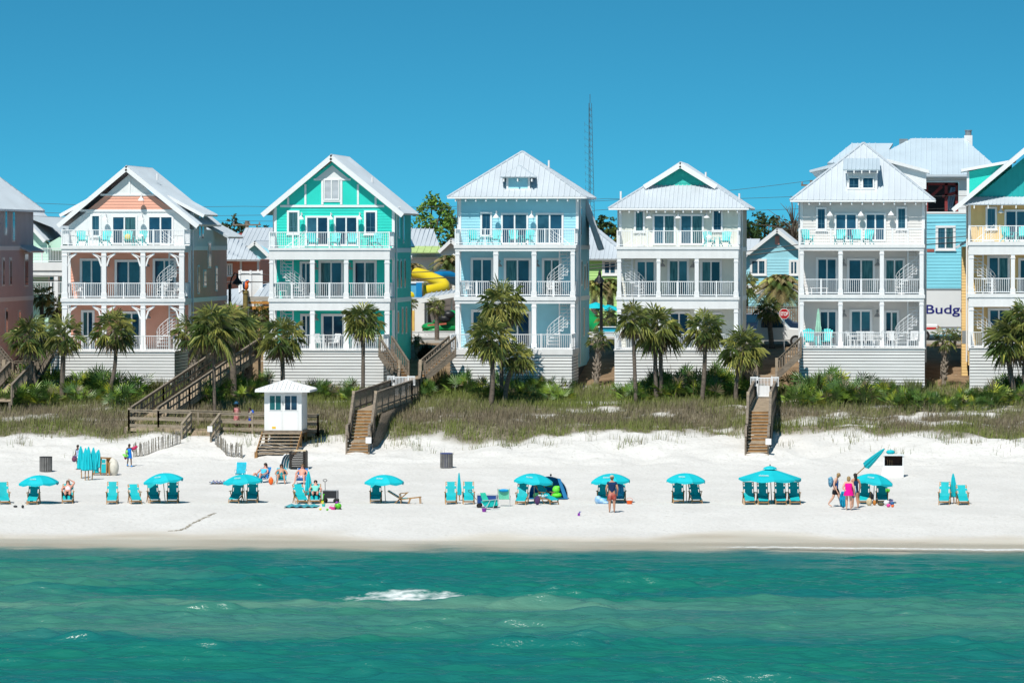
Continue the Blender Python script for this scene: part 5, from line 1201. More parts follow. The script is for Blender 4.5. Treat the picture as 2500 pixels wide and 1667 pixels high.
r = boxthing('swimming_pool', 'raised turquoise pool edge between light blue and cream houses', 'pool', 1462, 1530, 799, 812, 333, 6, mat('pool_blue', (.03, .45, .62), .3), zb=7); b = MB(); b.box(X(1460, 333), X(1532, 333), 332.9, 333.2, Z(799, 333, 1490) + .002, Z(797, 333, 1490)); b.build('coping', WT, r)
# grey roofed building with the green awning
Y = 384; r = bg_house('white panelled building with a grey roof and pale green awning', Y, 10, 960, 1078, 730, 610, WSID)
b = MB(); slab_roof(b, [at(950, 628, Y - .5), at(1084, 628, Y - .5), at(1058, 559, Y + 6), at(950, 556, Y + 6)], .14); b.build('roof', METAL, r)
b = MB(); slab_roof(b, [at(1000, 616, Y - 2), at(1082, 616, Y - 2), at(1072, 601, Y - .1), at(1002, 601, Y - .1)], .08, .5); b.build('awning', GLIME, r)
b = MB(); b.prism([at(994, 602, Y - .6), at(1012, 602, Y - .6), at(994, 565, Y - .6)], (0, .3, 0)); b.build('gable_end', mat('navy_siding', (.02, .13, .25), .6), r)
r = bg_house('small white gabled shed roof left of the light blue house', 372, 7, 1076, 1125, 720, 612, WSID, (1101, 583), [(1071, 612), (1131, 612)])
# pavilion with dark interior, shed
root = thing('pavilion', 'open park pavilion with a slanting white roof', 'pavilion', (X(1065, 338), 338, 7.1)); b = MB(); Y = 336; slab_roof(b, [at(1018, 733, Y), at(1116, 716, Y), at(1116, 707, Y + 4), at(1045, 716, Y + 4)], .12); b.build('roof', METAL, root)
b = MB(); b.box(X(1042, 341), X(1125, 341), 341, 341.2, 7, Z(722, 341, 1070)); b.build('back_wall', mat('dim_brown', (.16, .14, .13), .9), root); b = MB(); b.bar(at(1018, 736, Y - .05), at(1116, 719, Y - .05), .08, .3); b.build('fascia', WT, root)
for px in (1040, 1100): b = MB(); b.box(X(px, 337), X(px + 4, 337), 337, 337.2, 7, Z(730, 337, px)); b.build('post', WT, root)
r = boxthing('shed', 'white shed wall with a yellow door left of the pavilion', 'shed', 960, 1036, 730, 850, 340, 3, WSID, zb=7, part='wall'); b = MB(); b.box(X(1003, 340), X(1012, 340), 339.95, 339.998, 7, Z(758, 340, 1008)); b.build('door', mat('yellow_door', (.7, .45, .12), .6), r); b = MB(); b.box(X(958, 340), X(1038, 340), 339.8, 343.2, Z(730, 340, 1000), Z(727, 340, 1000)); b.build('roof', METAL, r)
root = thing('kiddie_ride', 'green fibreglass play ride inside the pavilion', 'ride', (X(1085, 334), 334, 7.1)); b = MB()
for px, py, rx, rz in ((1062, 806, .9, .25), (1090, 800, 1.3, .5), (1104, 782, .7, .7), (1050, 798, .6, .3), (1080, 785, .7, .2)): c = at(px, py, 334); b.ball(c, rx, .7, rz)
b.build('body', GRNS, root, True); b = MB(); 
for px, py in ((1085, 778), (1095, 768)): c = at(px, py, 333.2); b.ball(c, .45, .3, .28)
b.build('seats', BLACK, root, True); b = MB(); b.bar(at(1044, 794, 333), at(1090, 790, 333), .06, .12); b.build('bar', mat('red_brown_bar', (.4, .10, .06), .6), root)
# lime house
Y = 356; r = bg_house('lime green house with a white hipped roof between light blue and cream houses', Y, 9, 1420, 1530, 760, 632, LIME)
b = MB(); slab_roof(b, [at(1410, 632, Y - .6), at(1545, 632, Y - .6), at(1449, 555, Y + 5), at(1400, 555, Y + 5)], .14, .3); b.bar(at(1545, 631, Y - .6), at(1449, 554, Y + 5), .35, .08); b.build('roof', METAL, r)
bwin(r, 1470, 1508, 634, 672, Y, fw=.2)
# light blue cottage
Y = 346; r = bg_house('light blue gabled cottage with a pink shutter between cream and pale grey houses', Y, 9, 1822, 1972, 800, 628, LBLUE, (1897, 558), [(1811, 627), (1982, 627)])
bwin(r, 1831, 1872, 632, 672, Y, fw=.16); b = MB(); b.box(X(1892, Y), X(1903, Y), Y - .06, Y - .003, Z(597, Y, 1897), Z(576, Y, 1897)); b.build('shutter', mat('pink_shutter', (.75, .35, .30), .6), r)
b = MB(); b.box(X(1820, Y), X(1974, Y), Y - .05, Y - .003, Z(718, Y, 1897), Z(695, Y, 1897)); b.build('band', WT, r); bwin(r, 1926, 1950, 634, 672, Y, fw=.16)
b = MB(); slab_roof(b, [at(1790, 621, Y + 1), at(1838, 621, Y + 1), at(1856, 583, Y + 4), at(1790, 583, Y + 4)], .12); b.build('side_roof', METAL, r)
# big building behind the pale grey house
Y = 338; zb = 7; root = thing('apartment_building', 'large blue sided building with a pale metal roof and an open unfinished floor', 'building', (X(2290, Y), Y, zb)); XA, XB = X(2030, Y), X(2440, Y); b = MB()
lap(b, (XA, Y), (XB, Y), zb, Z(519, Y, 2290), .22); b.build('wall', AQUA, root); b = MB(); b.box(XA, XB, Y + 9, Y + 9.2, zb, Z(430, Y, 2290)); b.build('rear_wall', AQUA, root)
b = MB(); b.box(XA, X(2252, Y), Y, Y + .3, Z(519, Y, 2290), Z(428, Y, 2290)); b.box(X(2340, Y), XB, Y, Y + .3, Z(519, Y, 2290), Z(428, Y, 2290)); b.box(XA, XB, Y - .05, Y + 6, Z(522, Y, 2290), Z(517, Y, 2290)); b.box(X(2252, Y), X(2340, Y), Y, Y + .3, Z(445, Y, 2290), Z(430, Y, 2290)); b.build('upper_wall', WSID, root)
b = MB(); DR = mat('red_steel', (.22, .03, .03), .7)
for p, q in (((2262, 516), (2262, 447)), ((2310, 516), (2310, 447)), ((2336, 516), (2336, 447)), ((2262, 490), (2300, 455)), ((2255, 449), (2339, 449)), ((2300, 480), (2336, 470))): b.bar(at(p[0], p[1], Y + .6), at(q[0], q[1], Y + .6), .2, .2)
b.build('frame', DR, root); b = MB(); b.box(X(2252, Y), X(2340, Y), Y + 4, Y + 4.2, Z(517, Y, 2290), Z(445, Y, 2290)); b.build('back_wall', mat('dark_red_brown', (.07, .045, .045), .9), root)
b = MB()
for k in range(3): b.bar(at(2311 + k * 5, 514, Y + 1), at(2324 + k * 5, 458, Y + 1.5), .16, .06)
b.build('leaning_panels', mat('blue_panel', (.25, .38, .5), .4), root)
b = MB(); slab_roof(b, [at(2052, 428, Y - .6), at(2456, 428, Y - .6), at(2353, 338, Y + 5), at(2226, 338, Y + 5)], .2, .36); slab_roof(b, [at(2020, 398, Y + 5), at(2150, 398, Y + 5), at(2180, 350, Y + 8), at(2080, 350, Y + 8)], .15, .4); b.build('roof', METB, root)
b = MB(); b.box(X(2052, Y), X(2456, Y), Y - .66, Y - .6, Z(432, Y, 2250), Z(427, Y, 2250)); b.build('gutter', METAL, root)
c = at(2364, 346, Y + 5); b = MB(); b.box(c.x - .28, c.x + .28, c.y - .3, c.y + .3, c.z - 1, c.z + .42); ch = b.build('chimney', WT, root); b = MB(); b.lathe((c.x, c.y, c.z + .42), [(.22, 0), (.22, .3), (.26, .32), (.26, .38)], 12); b.build('flue', GREY, ch)
bwin(root, 2284, 2333, 551, 611, Y, fw=.18)
b = MB(); b.box(X(2263, Y), X(2281, Y), Y - .05, Y - .003, Z(615, Y, 2270), Z(608, Y, 2270)); b.build('sign_board', mat('brick_red', (.35, .1, .08), .7), root)
b = MB(); c = at(2206, 350, Y + 4.6); b.box(c.x - .3, c.x + .3, c.y, c.y + .5, c.z - .4, c.z + .3); b.build('roof_vent', GREY, root)
# ---- vehicles
RUB = mat('tyre_rubber', (.015, .015, .015), .9)
def wheels(root, xs, Yf, Yb, r=.38, z0=7.13):
    for x in xs:
        for yy in (Yf, Yb):
            b = MB(); b.tube([(x, yy, z0 + r), (x, yy + .24, z0 + r)], r, 16); w_ = b.build('wheel', RUB, root); b = MB(); b.tube([(x, yy - .012, z0 + r), (x, yy + .05, z0 + r)], r * .6, 12); b.build('rim', GREY, w_)
def car(name, label, cat, x0, prof, winprof, paint, Y, wd=1.85, flip=1, group=None, z0=7.13):
    root = thing(name, label, cat, (x0, Y, z0), group); P = [(x0 + flip * u, Y, z0 + v) for u, v in prof]; b = MB(); b.prism(P, (0, wd, 0)); o = b.build('body', paint, root)
    m_ = o.modifiers.new('bevel', 'BEVEL'); m_.width = .06; m_.segments = 2
    for wp in winprof: b = MB(); b.prism([(x0 + flip * u, Y - .012, z0 + v) for u, v in wp], (0, wd + .024, 0)); b.build('side_window', GLASS, root)
    us = [u for u, v in prof]; a, c = min(us), max(us); wheels(root, [x0 + flip * (a + .9), x0 + flip * (c - .95)], Y - .03, Y + wd - .2, z0=z0)
    b = MB(); xx = x0 + flip * (c - .02); b.box(min(xx, xx + flip * .06), max(xx, xx + flip * .06), Y + .1, Y + .4, z0 + .75, z0 + .95); b.build('headlight', WT, root)
    b = MB(); xx = x0 + flip * (a + .02); b.box(min(xx, xx - flip * .06), max(xx, xx - flip * .06), Y + .06, Y + .25, z0 + .75, z0 + 1.05); b.build('tail_light', mat('tail_red', (.5, .02, .02), .4), root)
    return root
CW = mat('white_car_paint', (.72, .73, .73), .3, .02, 1, spec=.6); CN = mat('navy_car_paint', (.012, .03, .07), .25, .05, 1, spec=.6)
PICK = [(0, .45), (0, 1.12), (2.1, 1.15), (2.25, 1.85), (3.6, 1.88), (4.25, 1.22), (5.5, 1.12), (5.6, .5), (5.1, .42), (.4, .42)]
PW = [[(2.4, 1.25), (2.45, 1.75), (2.95, 1.77), (2.95, 1.24)], [(3.05, 1.24), (3.05, 1.77), (3.5, 1.78), (4.0, 1.25)]]
car('pickup_truck', 'white pickup truck parked behind the dark palm and stop sign', 'truck', X(1768, 318), PICK, PW, CW, 317.4, z0=6.88)
car('suv', 'dark blue car on the street right of the cream house', 'car', X(1800, 328), [(0, .5), (0, 1.1), (.25, 1.75), (2.9, 1.8), (3.7, 1.2), (4.8, 1.05), (4.85, .5), (4.4, .4), (.4, .4)], [[(.45, 1.15), (.5, 1.65), (1.6, 1.7), (1.6, 1.13)], [(1.7, 1.13), (1.7, 1.7), (2.75, 1.7), (3.4, 1.15)]], CN, 328)
car('pickup_truck', 'white pickup truck with a red stripe in front of the lettered truck', 'truck', X(2290, 324), PICK, PW, CW, 323.4, flip=-1)
b = MB(); o = bpy.data.objects[[n.name for n in COL.objects if n.name.startswith('pickup_truck')][-1]]; setorg(o.location); b.box(X(2240, 323.3), X(2286, 323.3), 323.375, 323.388, 7.13 + .8, 7.13 + .93); b.build('red_stripe', mat('red_paint', (.55, .03, .03), .4), o)
# box truck with lettering
Y = 326.6; root = thing('box_truck', 'white box truck with dark blue lettering behind the gap', 'truck', (X(2320, Y), Y, 7.13)); xa, xb = X(2262, Y) - 1.6, X(2262, Y) + 5.4; zt = Z(708, Y, 2300); b = MB(); b.box(xa, xb, Y, Y + 2.4, 8.0, zt); b.build('cargo_box', CW, root)
b = MB(); b.box(xa - .03, xb + .03, Y - .03, Y + 2.43, zt + .001, zt + .08); b.box(xa - .03, xb + .03, Y - .03, Y - .002, 7.92, 8.05); b.build('trim', GREY, root)
b = MB(); b.prism([(xb + .1, Y + .1, 7.6), (xb + .1, Y + .1, 9.6), (xb + 1.2, Y + .1, 9.5), (xb + 1.7, Y + .1, 8.6), (xb + 2.6, Y + .1, 8.4), (xb + 2.6, Y + .1, 7.6)], (0, 2.2, 0)); b.build('cab', CW, root)
wheels(root, [xa + 1.2, xb + 1.7], Y - .02, Y + 2.1, .45)
cu = bpy.data.curves.new('lettering', 'FONT'); cu.body = 'Budget'; cu.size = 1.0; cu.extrude = .004; cu.offset = .014
to = bpy.data.objects.new('lettering', cu); COL.objects.link(to); me = bpy.data.meshes.new_from_object(to.evaluated_get(bpy.context.evaluated_depsgraph_get())); bpy.data.objects.remove(to)
zs = [v.co.z for v in me.vertices]; me.materials.clear(); me.materials.append(mat('navy_lettering', (.008, .012, .16), .5))
bb = MB(); caph = Z(744, Y, 2300); base = Z(765.5, Y, 2300); xs_ = X(2258, Y); kx = (X(2347, Y) - xs_) / (2.75); lo = bpy.data.objects.new('lettering', me); COL.objects.link(lo); lo.parent = root
mxx = max(v.co.x for v in me.vertices); capz = .70; sc_ = (caph - base) / capz; want = X(2379, Y) - xs_; lo.scale = (want / mxx, sc_, 1); lo.rotation_euler = (R(90), 0, 0); lo.location = (xs_ - root.location.x, -.012, base - root.location.z)
# stop sign
Y = 314.4; c = at(1914.6, 766, Y); root = thing('stop_sign', 'red octagonal stop sign with white letters above the parked pickup', 'sign', (c.x, Y, gz(c.x, Y)))
RED = mat('sign_red', (.42, .008, .012), .5); b = MB(); b.prism([(c.x + .355 * math.cos(R(22.5 + 45 * i)), Y, c.z + .355 * math.sin(R(22.5 + 45 * i))) for i in range(8)], (0, .02, 0)); b.build('border', WT, root)
b = MB(); b.prism([(c.x + .325 * math.cos(R(22.5 + 45 * i)), Y - .006, c.z + .325 * math.sin(R(22.5 + 45 * i))) for i in range(8)], (0, .005, 0)); b.build('face', RED, root)
cu = bpy.data.curves.new('lettering', 'FONT'); cu.body = 'STOP'; cu.size = .3; cu.align_x = 'CENTER'; cu.extrude = .002; cu.offset = .008
to = bpy.data.objects.new('lettering', cu); COL.objects.link(to); me = bpy.data.meshes.new_from_object(to.evaluated_get(bpy.context.evaluated_depsgraph_get())); bpy.data.objects.remove(to); me.materials.clear(); me.materials.append(WT); lo = bpy.data.objects.new('lettering', me); COL.objects.link(lo); lo.parent = root
wl = max(v.co.x for v in me.vertices) * 2; lo.scale = (.5 / wl, .235 / .21, 1); lo.rotation_euler = (R(90), 0, 0); lo.location = (0, -.011, c.z - .115 - root.location.z)
b = MB(); b.bar((c.x, Y + .05, gz(c.x, Y)), (c.x, Y + .05, c.z + .3), .06, .05); b.build('pole', GREY, root)
# fences along the street
def fence(label, x0, x1, y0, Y, m=W_, hb=True):
    XA, XB = X(x0, Y), X(x1, Y); root = thing('fence', label, 'fence', (XA, Y, 7)); zt = Z(y0, Y, x0); zb = 7.0; b = MB()
    if hb:
        n = max(3, int((zt - zb) / .2))
        for i in range(n): b.box(XA, XB, Y, Y + .03, zb + (zt - zb) * i / n + .01, zb + (zt - zb) * (i + 1) / n - .015)
    else:
        n = int((XB - XA) / .16)
        for i in range(n): b.box(XA + i * .16, XA + i * .16 + .135, Y, Y + .03, zb, zt + rnd.uniform(-.02, .02))
    b.build('boards', m, root); b = MB(); n = max(1, int((XB - XA) / 2.2))
    for i in range(n + 1): xx = XA + (XB - XA) * i / n; b.box(xx - .06, xx + .06, Y - .04, Y - .002, zb - .2, zt + .08)
    b.build('posts', m, root); b = MB(); b.box(XA, XB, Y - .05, Y + .05, zt + .001, zt + .05); b.build('cap_rail', m, root)
fence('white horizontal board fence of the park right of the turquoise house', 985, 1150, 810, 332.4)
fence('white board fence between light blue and cream houses', 1420, 1545, 812, 332.4)
fence('white board fence by the pickup and stop sign', 1925, 1985, 796, 332.4)
fence('white board fence below the lettered truck', 2240, 2400, 788, 331.2)
fence('brown wooden fence below the light blue cottage', 1800, 1950, 750, 333.5, WOOD, False)
fence('dark mesh covered park fence above the pool', 1438, 1545, 776, 341, mat('dark_mesh', (.045, .045, .05), .9))
# pool umbrellas, waste bin, little things beyond
def bin_(label, px, y0, y1, Y, m): 
    x = X(px, Y); z0, z1 = gz(x, Y), Z(y0, Y, px); root = thing('waste_bin', label, 'bin', (x, Y, z0)); b = MB(); b.prism([(x - .27, Y, z0), (x + .27, Y, z0), (x + .32, Y, z1), (x - .32, Y, z1)], (0, .6, 0)); b.build('body', m, root); b = MB(); b.prism([(x - .35, Y - .04, z1 + .001), (x + .35, Y - .04, z1 + .001), (x + .33, Y - .02, z1 + .08), (x - .33, Y - .02, z1 + .08)], (0, .68, 0)); b.build('lid', m, root)
bin_('dark green wheeled waste bin behind the young pale palm', 1492, 832, 856, 318.6, mat('dark_green_plastic', (.012, .035, .03), .5))
for lab, px, py, rr in (('teal pool umbrella left of the black lamp', 1455, 742, .9), ('teal pool umbrella right of the black lamp', 1485, 748, 1.0)):
    c = at(px, py, 343); root = thing('pool_umbrella', lab, 'umbrella', (c.x, 343, 7.1)); b = MB(); b.lathe(c, [(rr, -.3), (rr * .6, -.05), (.03, .12)], 10, False); b.build('canopy', TEAL, root); b = MB(); b.tube([(c.x, 343, 7.1), (c.x, 343, c.z)], .03, 6); b.build('pole', GREY, root)
# cell tower and wires
c = at(1440.5, 252, 500); root = thing('radio_mast', 'thin steel lattice radio mast behind the light blue house', 'mast', (c.x, 500, 7.1)); b = MB(); zt = c.z; STEEL = mat('dark_steel', (.06, .10, .12), .6)
def wd_(z): return .16 + .30 * (zt - z) / (zt - 7)
for k in range(3):
    a = R(120 * k + 20); b.tube([(c.x + wd_(z) * math.cos(a) + .12 * (zt - z) / 10, 500 + wd_(z) * math.sin(a), z) for z in (7, (zt + 7) / 2, zt)], .026, 5)
z = 7.2; i = 0
while z < zt - .5:
    for k in range(3):
        a0, a1 = R(120 * k + 20), R(120 * (k + 1) + 20); o = .12 * (zt - z) / 10
        b.tube([(c.x + o + wd_(z) * math.cos(a0), 500 + wd_(z) * math.sin(a0), z), (c.x + o + wd_(z) * math.cos(a1), 500 + wd_(z) * math.sin(a1), z + .5)], .014, 4, False)
    z += .62
b.build('lattice', STEEL, root); b = MB()
z = zt - 2.4
while z > 15:
    o = .12 * (zt - z) / 10 - .15; b.bar((c.x + o, 500, z), (c.x + o - .42, 500, z + .28), .022, .022); b.bar((c.x + o - .42, 500, z + .02), (c.x + o - .42, 500, z + .5), .022, .022); z -= .72
b.build('antennas', STEEL, root); b = MB(); b.tube([(c.x, 500, zt), (c.x, 500, zt + .9)], .03, 5); b.build('rod', STEEL, root)
def pole(label, px, ytop, Y, arms, r=.13):
    c = at(px, ytop, Y); root = thing('utility_pole', label, 'utility pole', (c.x, Y, 7)); b = MB(); b.tube([(c.x, Y, 7), (c.x, Y, c.z)], [r * 1.2, r * .8], 8); b.build('pole', WOOD, root)
    for k, d_ in enumerate(arms):
        b = MB(); b.bar((c.x - d_, Y - .12, c.z - .35 - k * .9), (c.x + d_, Y - .12, c.z - .35 - k * .9), .1, .12); b.build('crossarm', WOOD, root); b = MB()
        for e in (-.9, .9, .2): b.lathe((c.x + d_ * e, Y - .12, c.z - .29 - k * .9), [(.05, 0), (.07, .08), (.04, .2)], 8)
        b.build('insulators', GREY, root)
pole('weathered utility pole with crossarms in front of the red roof', 602.6, 539, 408, (1.2, .8), .2)
pole('utility pole top behind the left roof edge of the pale grey house', 1981, 440, 336, (.7, .5))
def wire(label, pts, Y, r): 
    P = [at(px, py, Y) for px, py in pts]; Q = []
    for i in range(len(P) - 1):
        for k in range(8):
            t = k / 8; q = P[i].lerp(P[i + 1], t); q.z -= .25 * 4 * t * (1 - t) * (P[i + 1].x - P[i].x) / 25; Q.append(q)
    Q.append(P[-1]); setorg(Q[0]); b = MB(); b.tube(Q, r, 5, False); tag(b.build('power_line', BLACK), label, 'power line', 'overhead power lines')
WG = 'overhead wire'
wire('highest of the three thin power lines above the rooftops', [(-60, 488), (600, 504), (1480, 490), (1981, 441), (2560, 430)], 336, .014)
wire('middle one of the three thin power lines above the rooftops', [(-60, 510), (600, 526), (1480, 485), (1981, 478), (2560, 470)], 336.4, .014)
wire('lowest of the three thin power lines above the rooftops', [(-60, 518), (600, 540), (1480, 512), (1981, 509), (2560, 500)], 336.8, .014)
wire('upper thick black cable along the street at second floor height', [(-60, 668), (600, 670), (1090, 661), (1500, 643), (1960, 596), (2560, 560)], 331.5, .03)
wire('lower thick black cable along the street at second floor height', [(-60, 676), (600, 688), (1090, 678), (1500, 650), (1960, 607), (2560, 575)], 331.8, .034)
# ---------------------------------------------------------------- balcony furniture
def adirondack():
    r = thing('adirondack_chair', 'x', 'chair'); b = MB()
    for i in range(5): b.box(-.24, .24, -.32 + i * .1, -.32 + i * .1 + .085, .34 - i * .018, .36 - i * .018)
    b.build('seat', ADIR, r); b = MB()
    for i in range(5):
        x = -.22 + i * .11; h = .62 + .10 * math.cos((i - 2) * .7); b.bar((x * .85, .14, .26), (x * 1.15, .14 + h * .38, .26 + h), .095, .02, up=(0, -1, .4))
    b.build('backrest', ADIR, r)
    for e in (-1, 1):
        b = MB(); b.bar((e * .33, -.38, .56), (e * .33, .36, .56), .13, .025); b.build('armrest', ADIR, r)
        b = MB(); b.bar((e * .29, -.32, 0), (e * .29, -.32, .55), .035, .1); b.build('leg', ADIR, r); b = MB(); b.bar((e * .28, -.3, .34), (e * .28, .42, .03), .03, .11); b.build('leg', ADIR, r)
    return r
AD = adirondack()
def balc(H, px, lev, lab, rz=0, dy=.75, s=1.0):
    z = {3: H['z3'], 2: H['z2'], 1: H['d1']}[lev]; Y = YP + dy
    return place(AD, USED, Vector((X(px, Y), Y, z + .01)), rz, lab, 'aqua chairs on the balconies', s)
for H, hn, lst in ((H1, 'coral', ((200, 'left end'), (257, 'second from the left', ), (312, 'third, by the left door'), (344, 'fourth, between the doors'))),
                   (H2, 'turquoise', ((762, 'left door'), (817.5, 'middle'), (859.6, 'right door'), (917, 'right window'))),
                   (H3, 'light blue', ((1157, 'left end'), (1210, 'second, left of the door'), (1254, 'third, at the left door'), (1289, 'fourth, between the doors'))),
                   (H4, 'cream', ((1731, 'left one of the pair'), (1771, 'right one of the pair'))),
                   (H5, 'pale grey', ((1970, 'left end'), (2051, 'first at the left door'), (2092, 'between the doors'), (2118, 'at the right door'))),
                   (H6, 'yellow', ((2459, 'left door'), (2496, 'right edge')))):
    for k, (px, w_) in enumerate(lst): balc(H, px, 3, 'aqua chair on the top balcony, %s house, %s' % (hn, w_), rz=(.35, -.2, .1, -.35)[k % 4], s=.98)
balc(H5, 1977, 1, 'aqua chair on the ground porch of the pale grey house, left of the closed umbrella', .2, -2.0, 1.15); balc(H5, 2018, 1, 'aqua chair on the ground porch of the pale grey house, right of the closed umbrella', -.1, -2.0, 1.15)
def cushion(H, px, lab, m):
    c = Vector((X(px, YP + .72), YP + .72, H['z3'] + .52)); setorg(c); b = MB(); b.ball(c, .2, .09, .2); o = b.build('cushion', m, None, True); tag(o, lab, 'cushion')
PIL = mat('white_pillow', (.8, .79, .75), .8); YPL = mat('yellow_pillow', (.75, .6, .2), .8)
cushion(H1, 312, 'yellow cushion on the third aqua chair of the coral house', YPL); cushion(H1, 344, 'white cushion on the fourth aqua chair of the coral house', PIL); cushion(H4, 1731, 'white cushion on the left aqua chair of the cream house', PIL)
def side_table(H, px, lev, lab, m, dy=.8, w_=.45, h=.5, n='side_table', g='small balcony tables'):
    z = {3: H['z3'], 2: H['z2'], 1: H['d1']}[lev]; Y = YP + dy; c = Vector((X(px, Y), Y, z)); r = thing(n, lab, 'table', c, g); b = MB(); b.box(c.x - w_ / 2, c.x + w_ / 2, Y - .22, Y + .22, z + h - .03, z + h); b.build('table_top', m, r)
    for e in (-1, 1):
        for f in (-1, 1): b = MB(); b.bar((c.x + e * w_ * .42, Y + f * .18, z), (c.x + e * w_ * .42, Y + f * .18, z + h - .03), .04, .04); b.build('leg', m, r)
side_table(H3, 1184, 3, 'small aqua table between the left chairs of the light blue house', ADIR); side_table(H2, 890, 3, 'small aqua table on the turquoise house balcony', ADIR); side_table(H5, 2068, 3, 'small aqua table on the pale grey house balcony', ADIR); side_table(H4, 1750, 3, 'small white table between the chairs of the cream house', WT)
side_table(H1, 235, 1, 'white table on the ground porch of the coral house', WT, -1.6, .9, .7); side_table(H2, 905, 1, 'long white table on the ground porch of the turquoise house', WT, -1.2, 1.6, .72); side_table(H5, 2110, 1, 'long white dining table on the ground porch of the pale grey house', WT, -1.6, 2.0, .74); side_table(H5, 2000, 2, 'low white table on the middle porch of the pale grey house', WT, 1.2, 1.1, .4)
def wchair():
    r = thing('patio_chair', 'x', 'chair'); b = MB(); b.box(-.25, .25, -.25, .25, .42, .45); b.build('seat', WT, r); b = MB()
    for i in range(5): b.bar((-.2 + i * .1, .24, .45), (-.2 + i * .1, .34, .95), .06, .02, up=(0, 1, 0))
    b.bar((-.26, .34, .95), (.26, .34, .95), .04, .06); b.build('backrest', WT, r)
    for e in (-1, 1):
        for f in (-1, 1): b = MB(); b.bar((e * .23, f * .22, 0), (e * .23, f * .22, .43), .035, .035); b.build('leg', WT, r)
        b = MB(); b.bar((e * .27, -.22, .64), (e * .27, .28, .66), .05, .03); b.build('armrest', WT, r)
    return r
WC = wchair()
for H, px, lev, dy, rz, lab in ((H2, 782, 1, -1.5, .9, 'white patio chair left of the middle column, turquoise ground porch'), (H2, 815, 1, -1.6, -.7, 'white patio chair right of the middle door, turquoise ground porch'), (H2, 872, 1, -1.4, .6, 'white patio chair at the long table of the turquoise house'),
    (H5, 2082, 1, -1.5, 1.2, 'white dining chair at the left end of the pale grey porch table'), (H5, 2102, 1, -2.2, 3.1, 'white dining chair before the pale grey porch table, left one'), (H5, 2124, 1, -2.2, 3.1, 'white dining chair before the pale grey porch table, right one'), (H5, 2142, 1, -1.5, -1.3, 'white dining chair at the right end of the pale grey porch table'), (H5, 2178, 1, -1.6, .3, 'white lounge chair on the right of the pale grey ground porch'), (H5, 2228, 1, -1.6, -.4, 'white lounge chair below the spiral stair of the pale grey house'),
    (H1, 408, 2, 1.0, .4, 'white chair under the spiral stair on the coral middle porch'), (H1, 425, 2, 1.0, -.6, 'white chair by the right column on the coral middle porch'), (H1, 190, 2, 1.0, .4, 'white chair at the left column on the coral middle porch'), (H3, 1140, 2, .9, .5, 'white chair behind the left railing on the light blue middle porch'), (H3, 1345, 2, 1.0, .1, 'white chair by the spiral stair on the light blue middle porch'), (H2, 690, 2, 1.2, .3, 'white chair beneath the spiral stair on the turquoise middle porch')):
    z = {3: H['z3'], 2: H['z2'], 1: H['d1']}[lev]; Y = YP + dy; place(WC, USED, Vector((X(px, Y), Y, z + .005)), rz, lab, 'white patio chairs on the porches')
def closed_umbrella(lab, base, h, r_, m, tilt=(0, 0), fabric0=.22, group=None, name='closed_umbrella', pole=CWOOD):
    base = Vector(base); u = Vector((tilt[0], tilt[1], 1)).normalized(); root = thing(name, lab, 'umbrella', base, group); b = MB(); b.tube([base - u * .15, base + u * h], .028, 6); b.build('pole', pole, root)
    b = MB(); n = 16; prof = [(.03, h), (r_ * .45, h * .86), (r_ * .75, h * .62), (r_ * .95, h * .40), (r_, h * fabric0 + .05), (r_ * .8, h * fabric0)]; a = u.cross(Vector((0, 1, 0))).normalized(); c_ = a.cross(u); vs = []; fs = []
    for q, (rr, hh) in enumerate(prof):
        for k in range(n):
            t = 2 * math.pi * k / n; f = rr * (1 + (.22 if k % 2 else -.2)) if q else rr; vs.append(base + u * (hh + (.03 if k % 2 and q > 3 else 0)) + (a * math.cos(t) + c_ * math.sin(t)) * f)
    for q in range(len(prof) - 1):
        for k in range(n): fs.append((q * n + k, q * n + (k + 1) % n, (q + 1) * n + (k + 1) % n, (q + 1) * n + k))
    b.add(vs, fs); b.build('canopy', m, root); return root
closed_umbrella('closed mint umbrella standing on the pale grey ground porch', (X(1998, YP - 2.4), YP - 2.4, H5['d1']), 2.35, .17, mat('mint_canvas', (.35, .62, .48), .8), fabric0=.5, pole=RAILW)

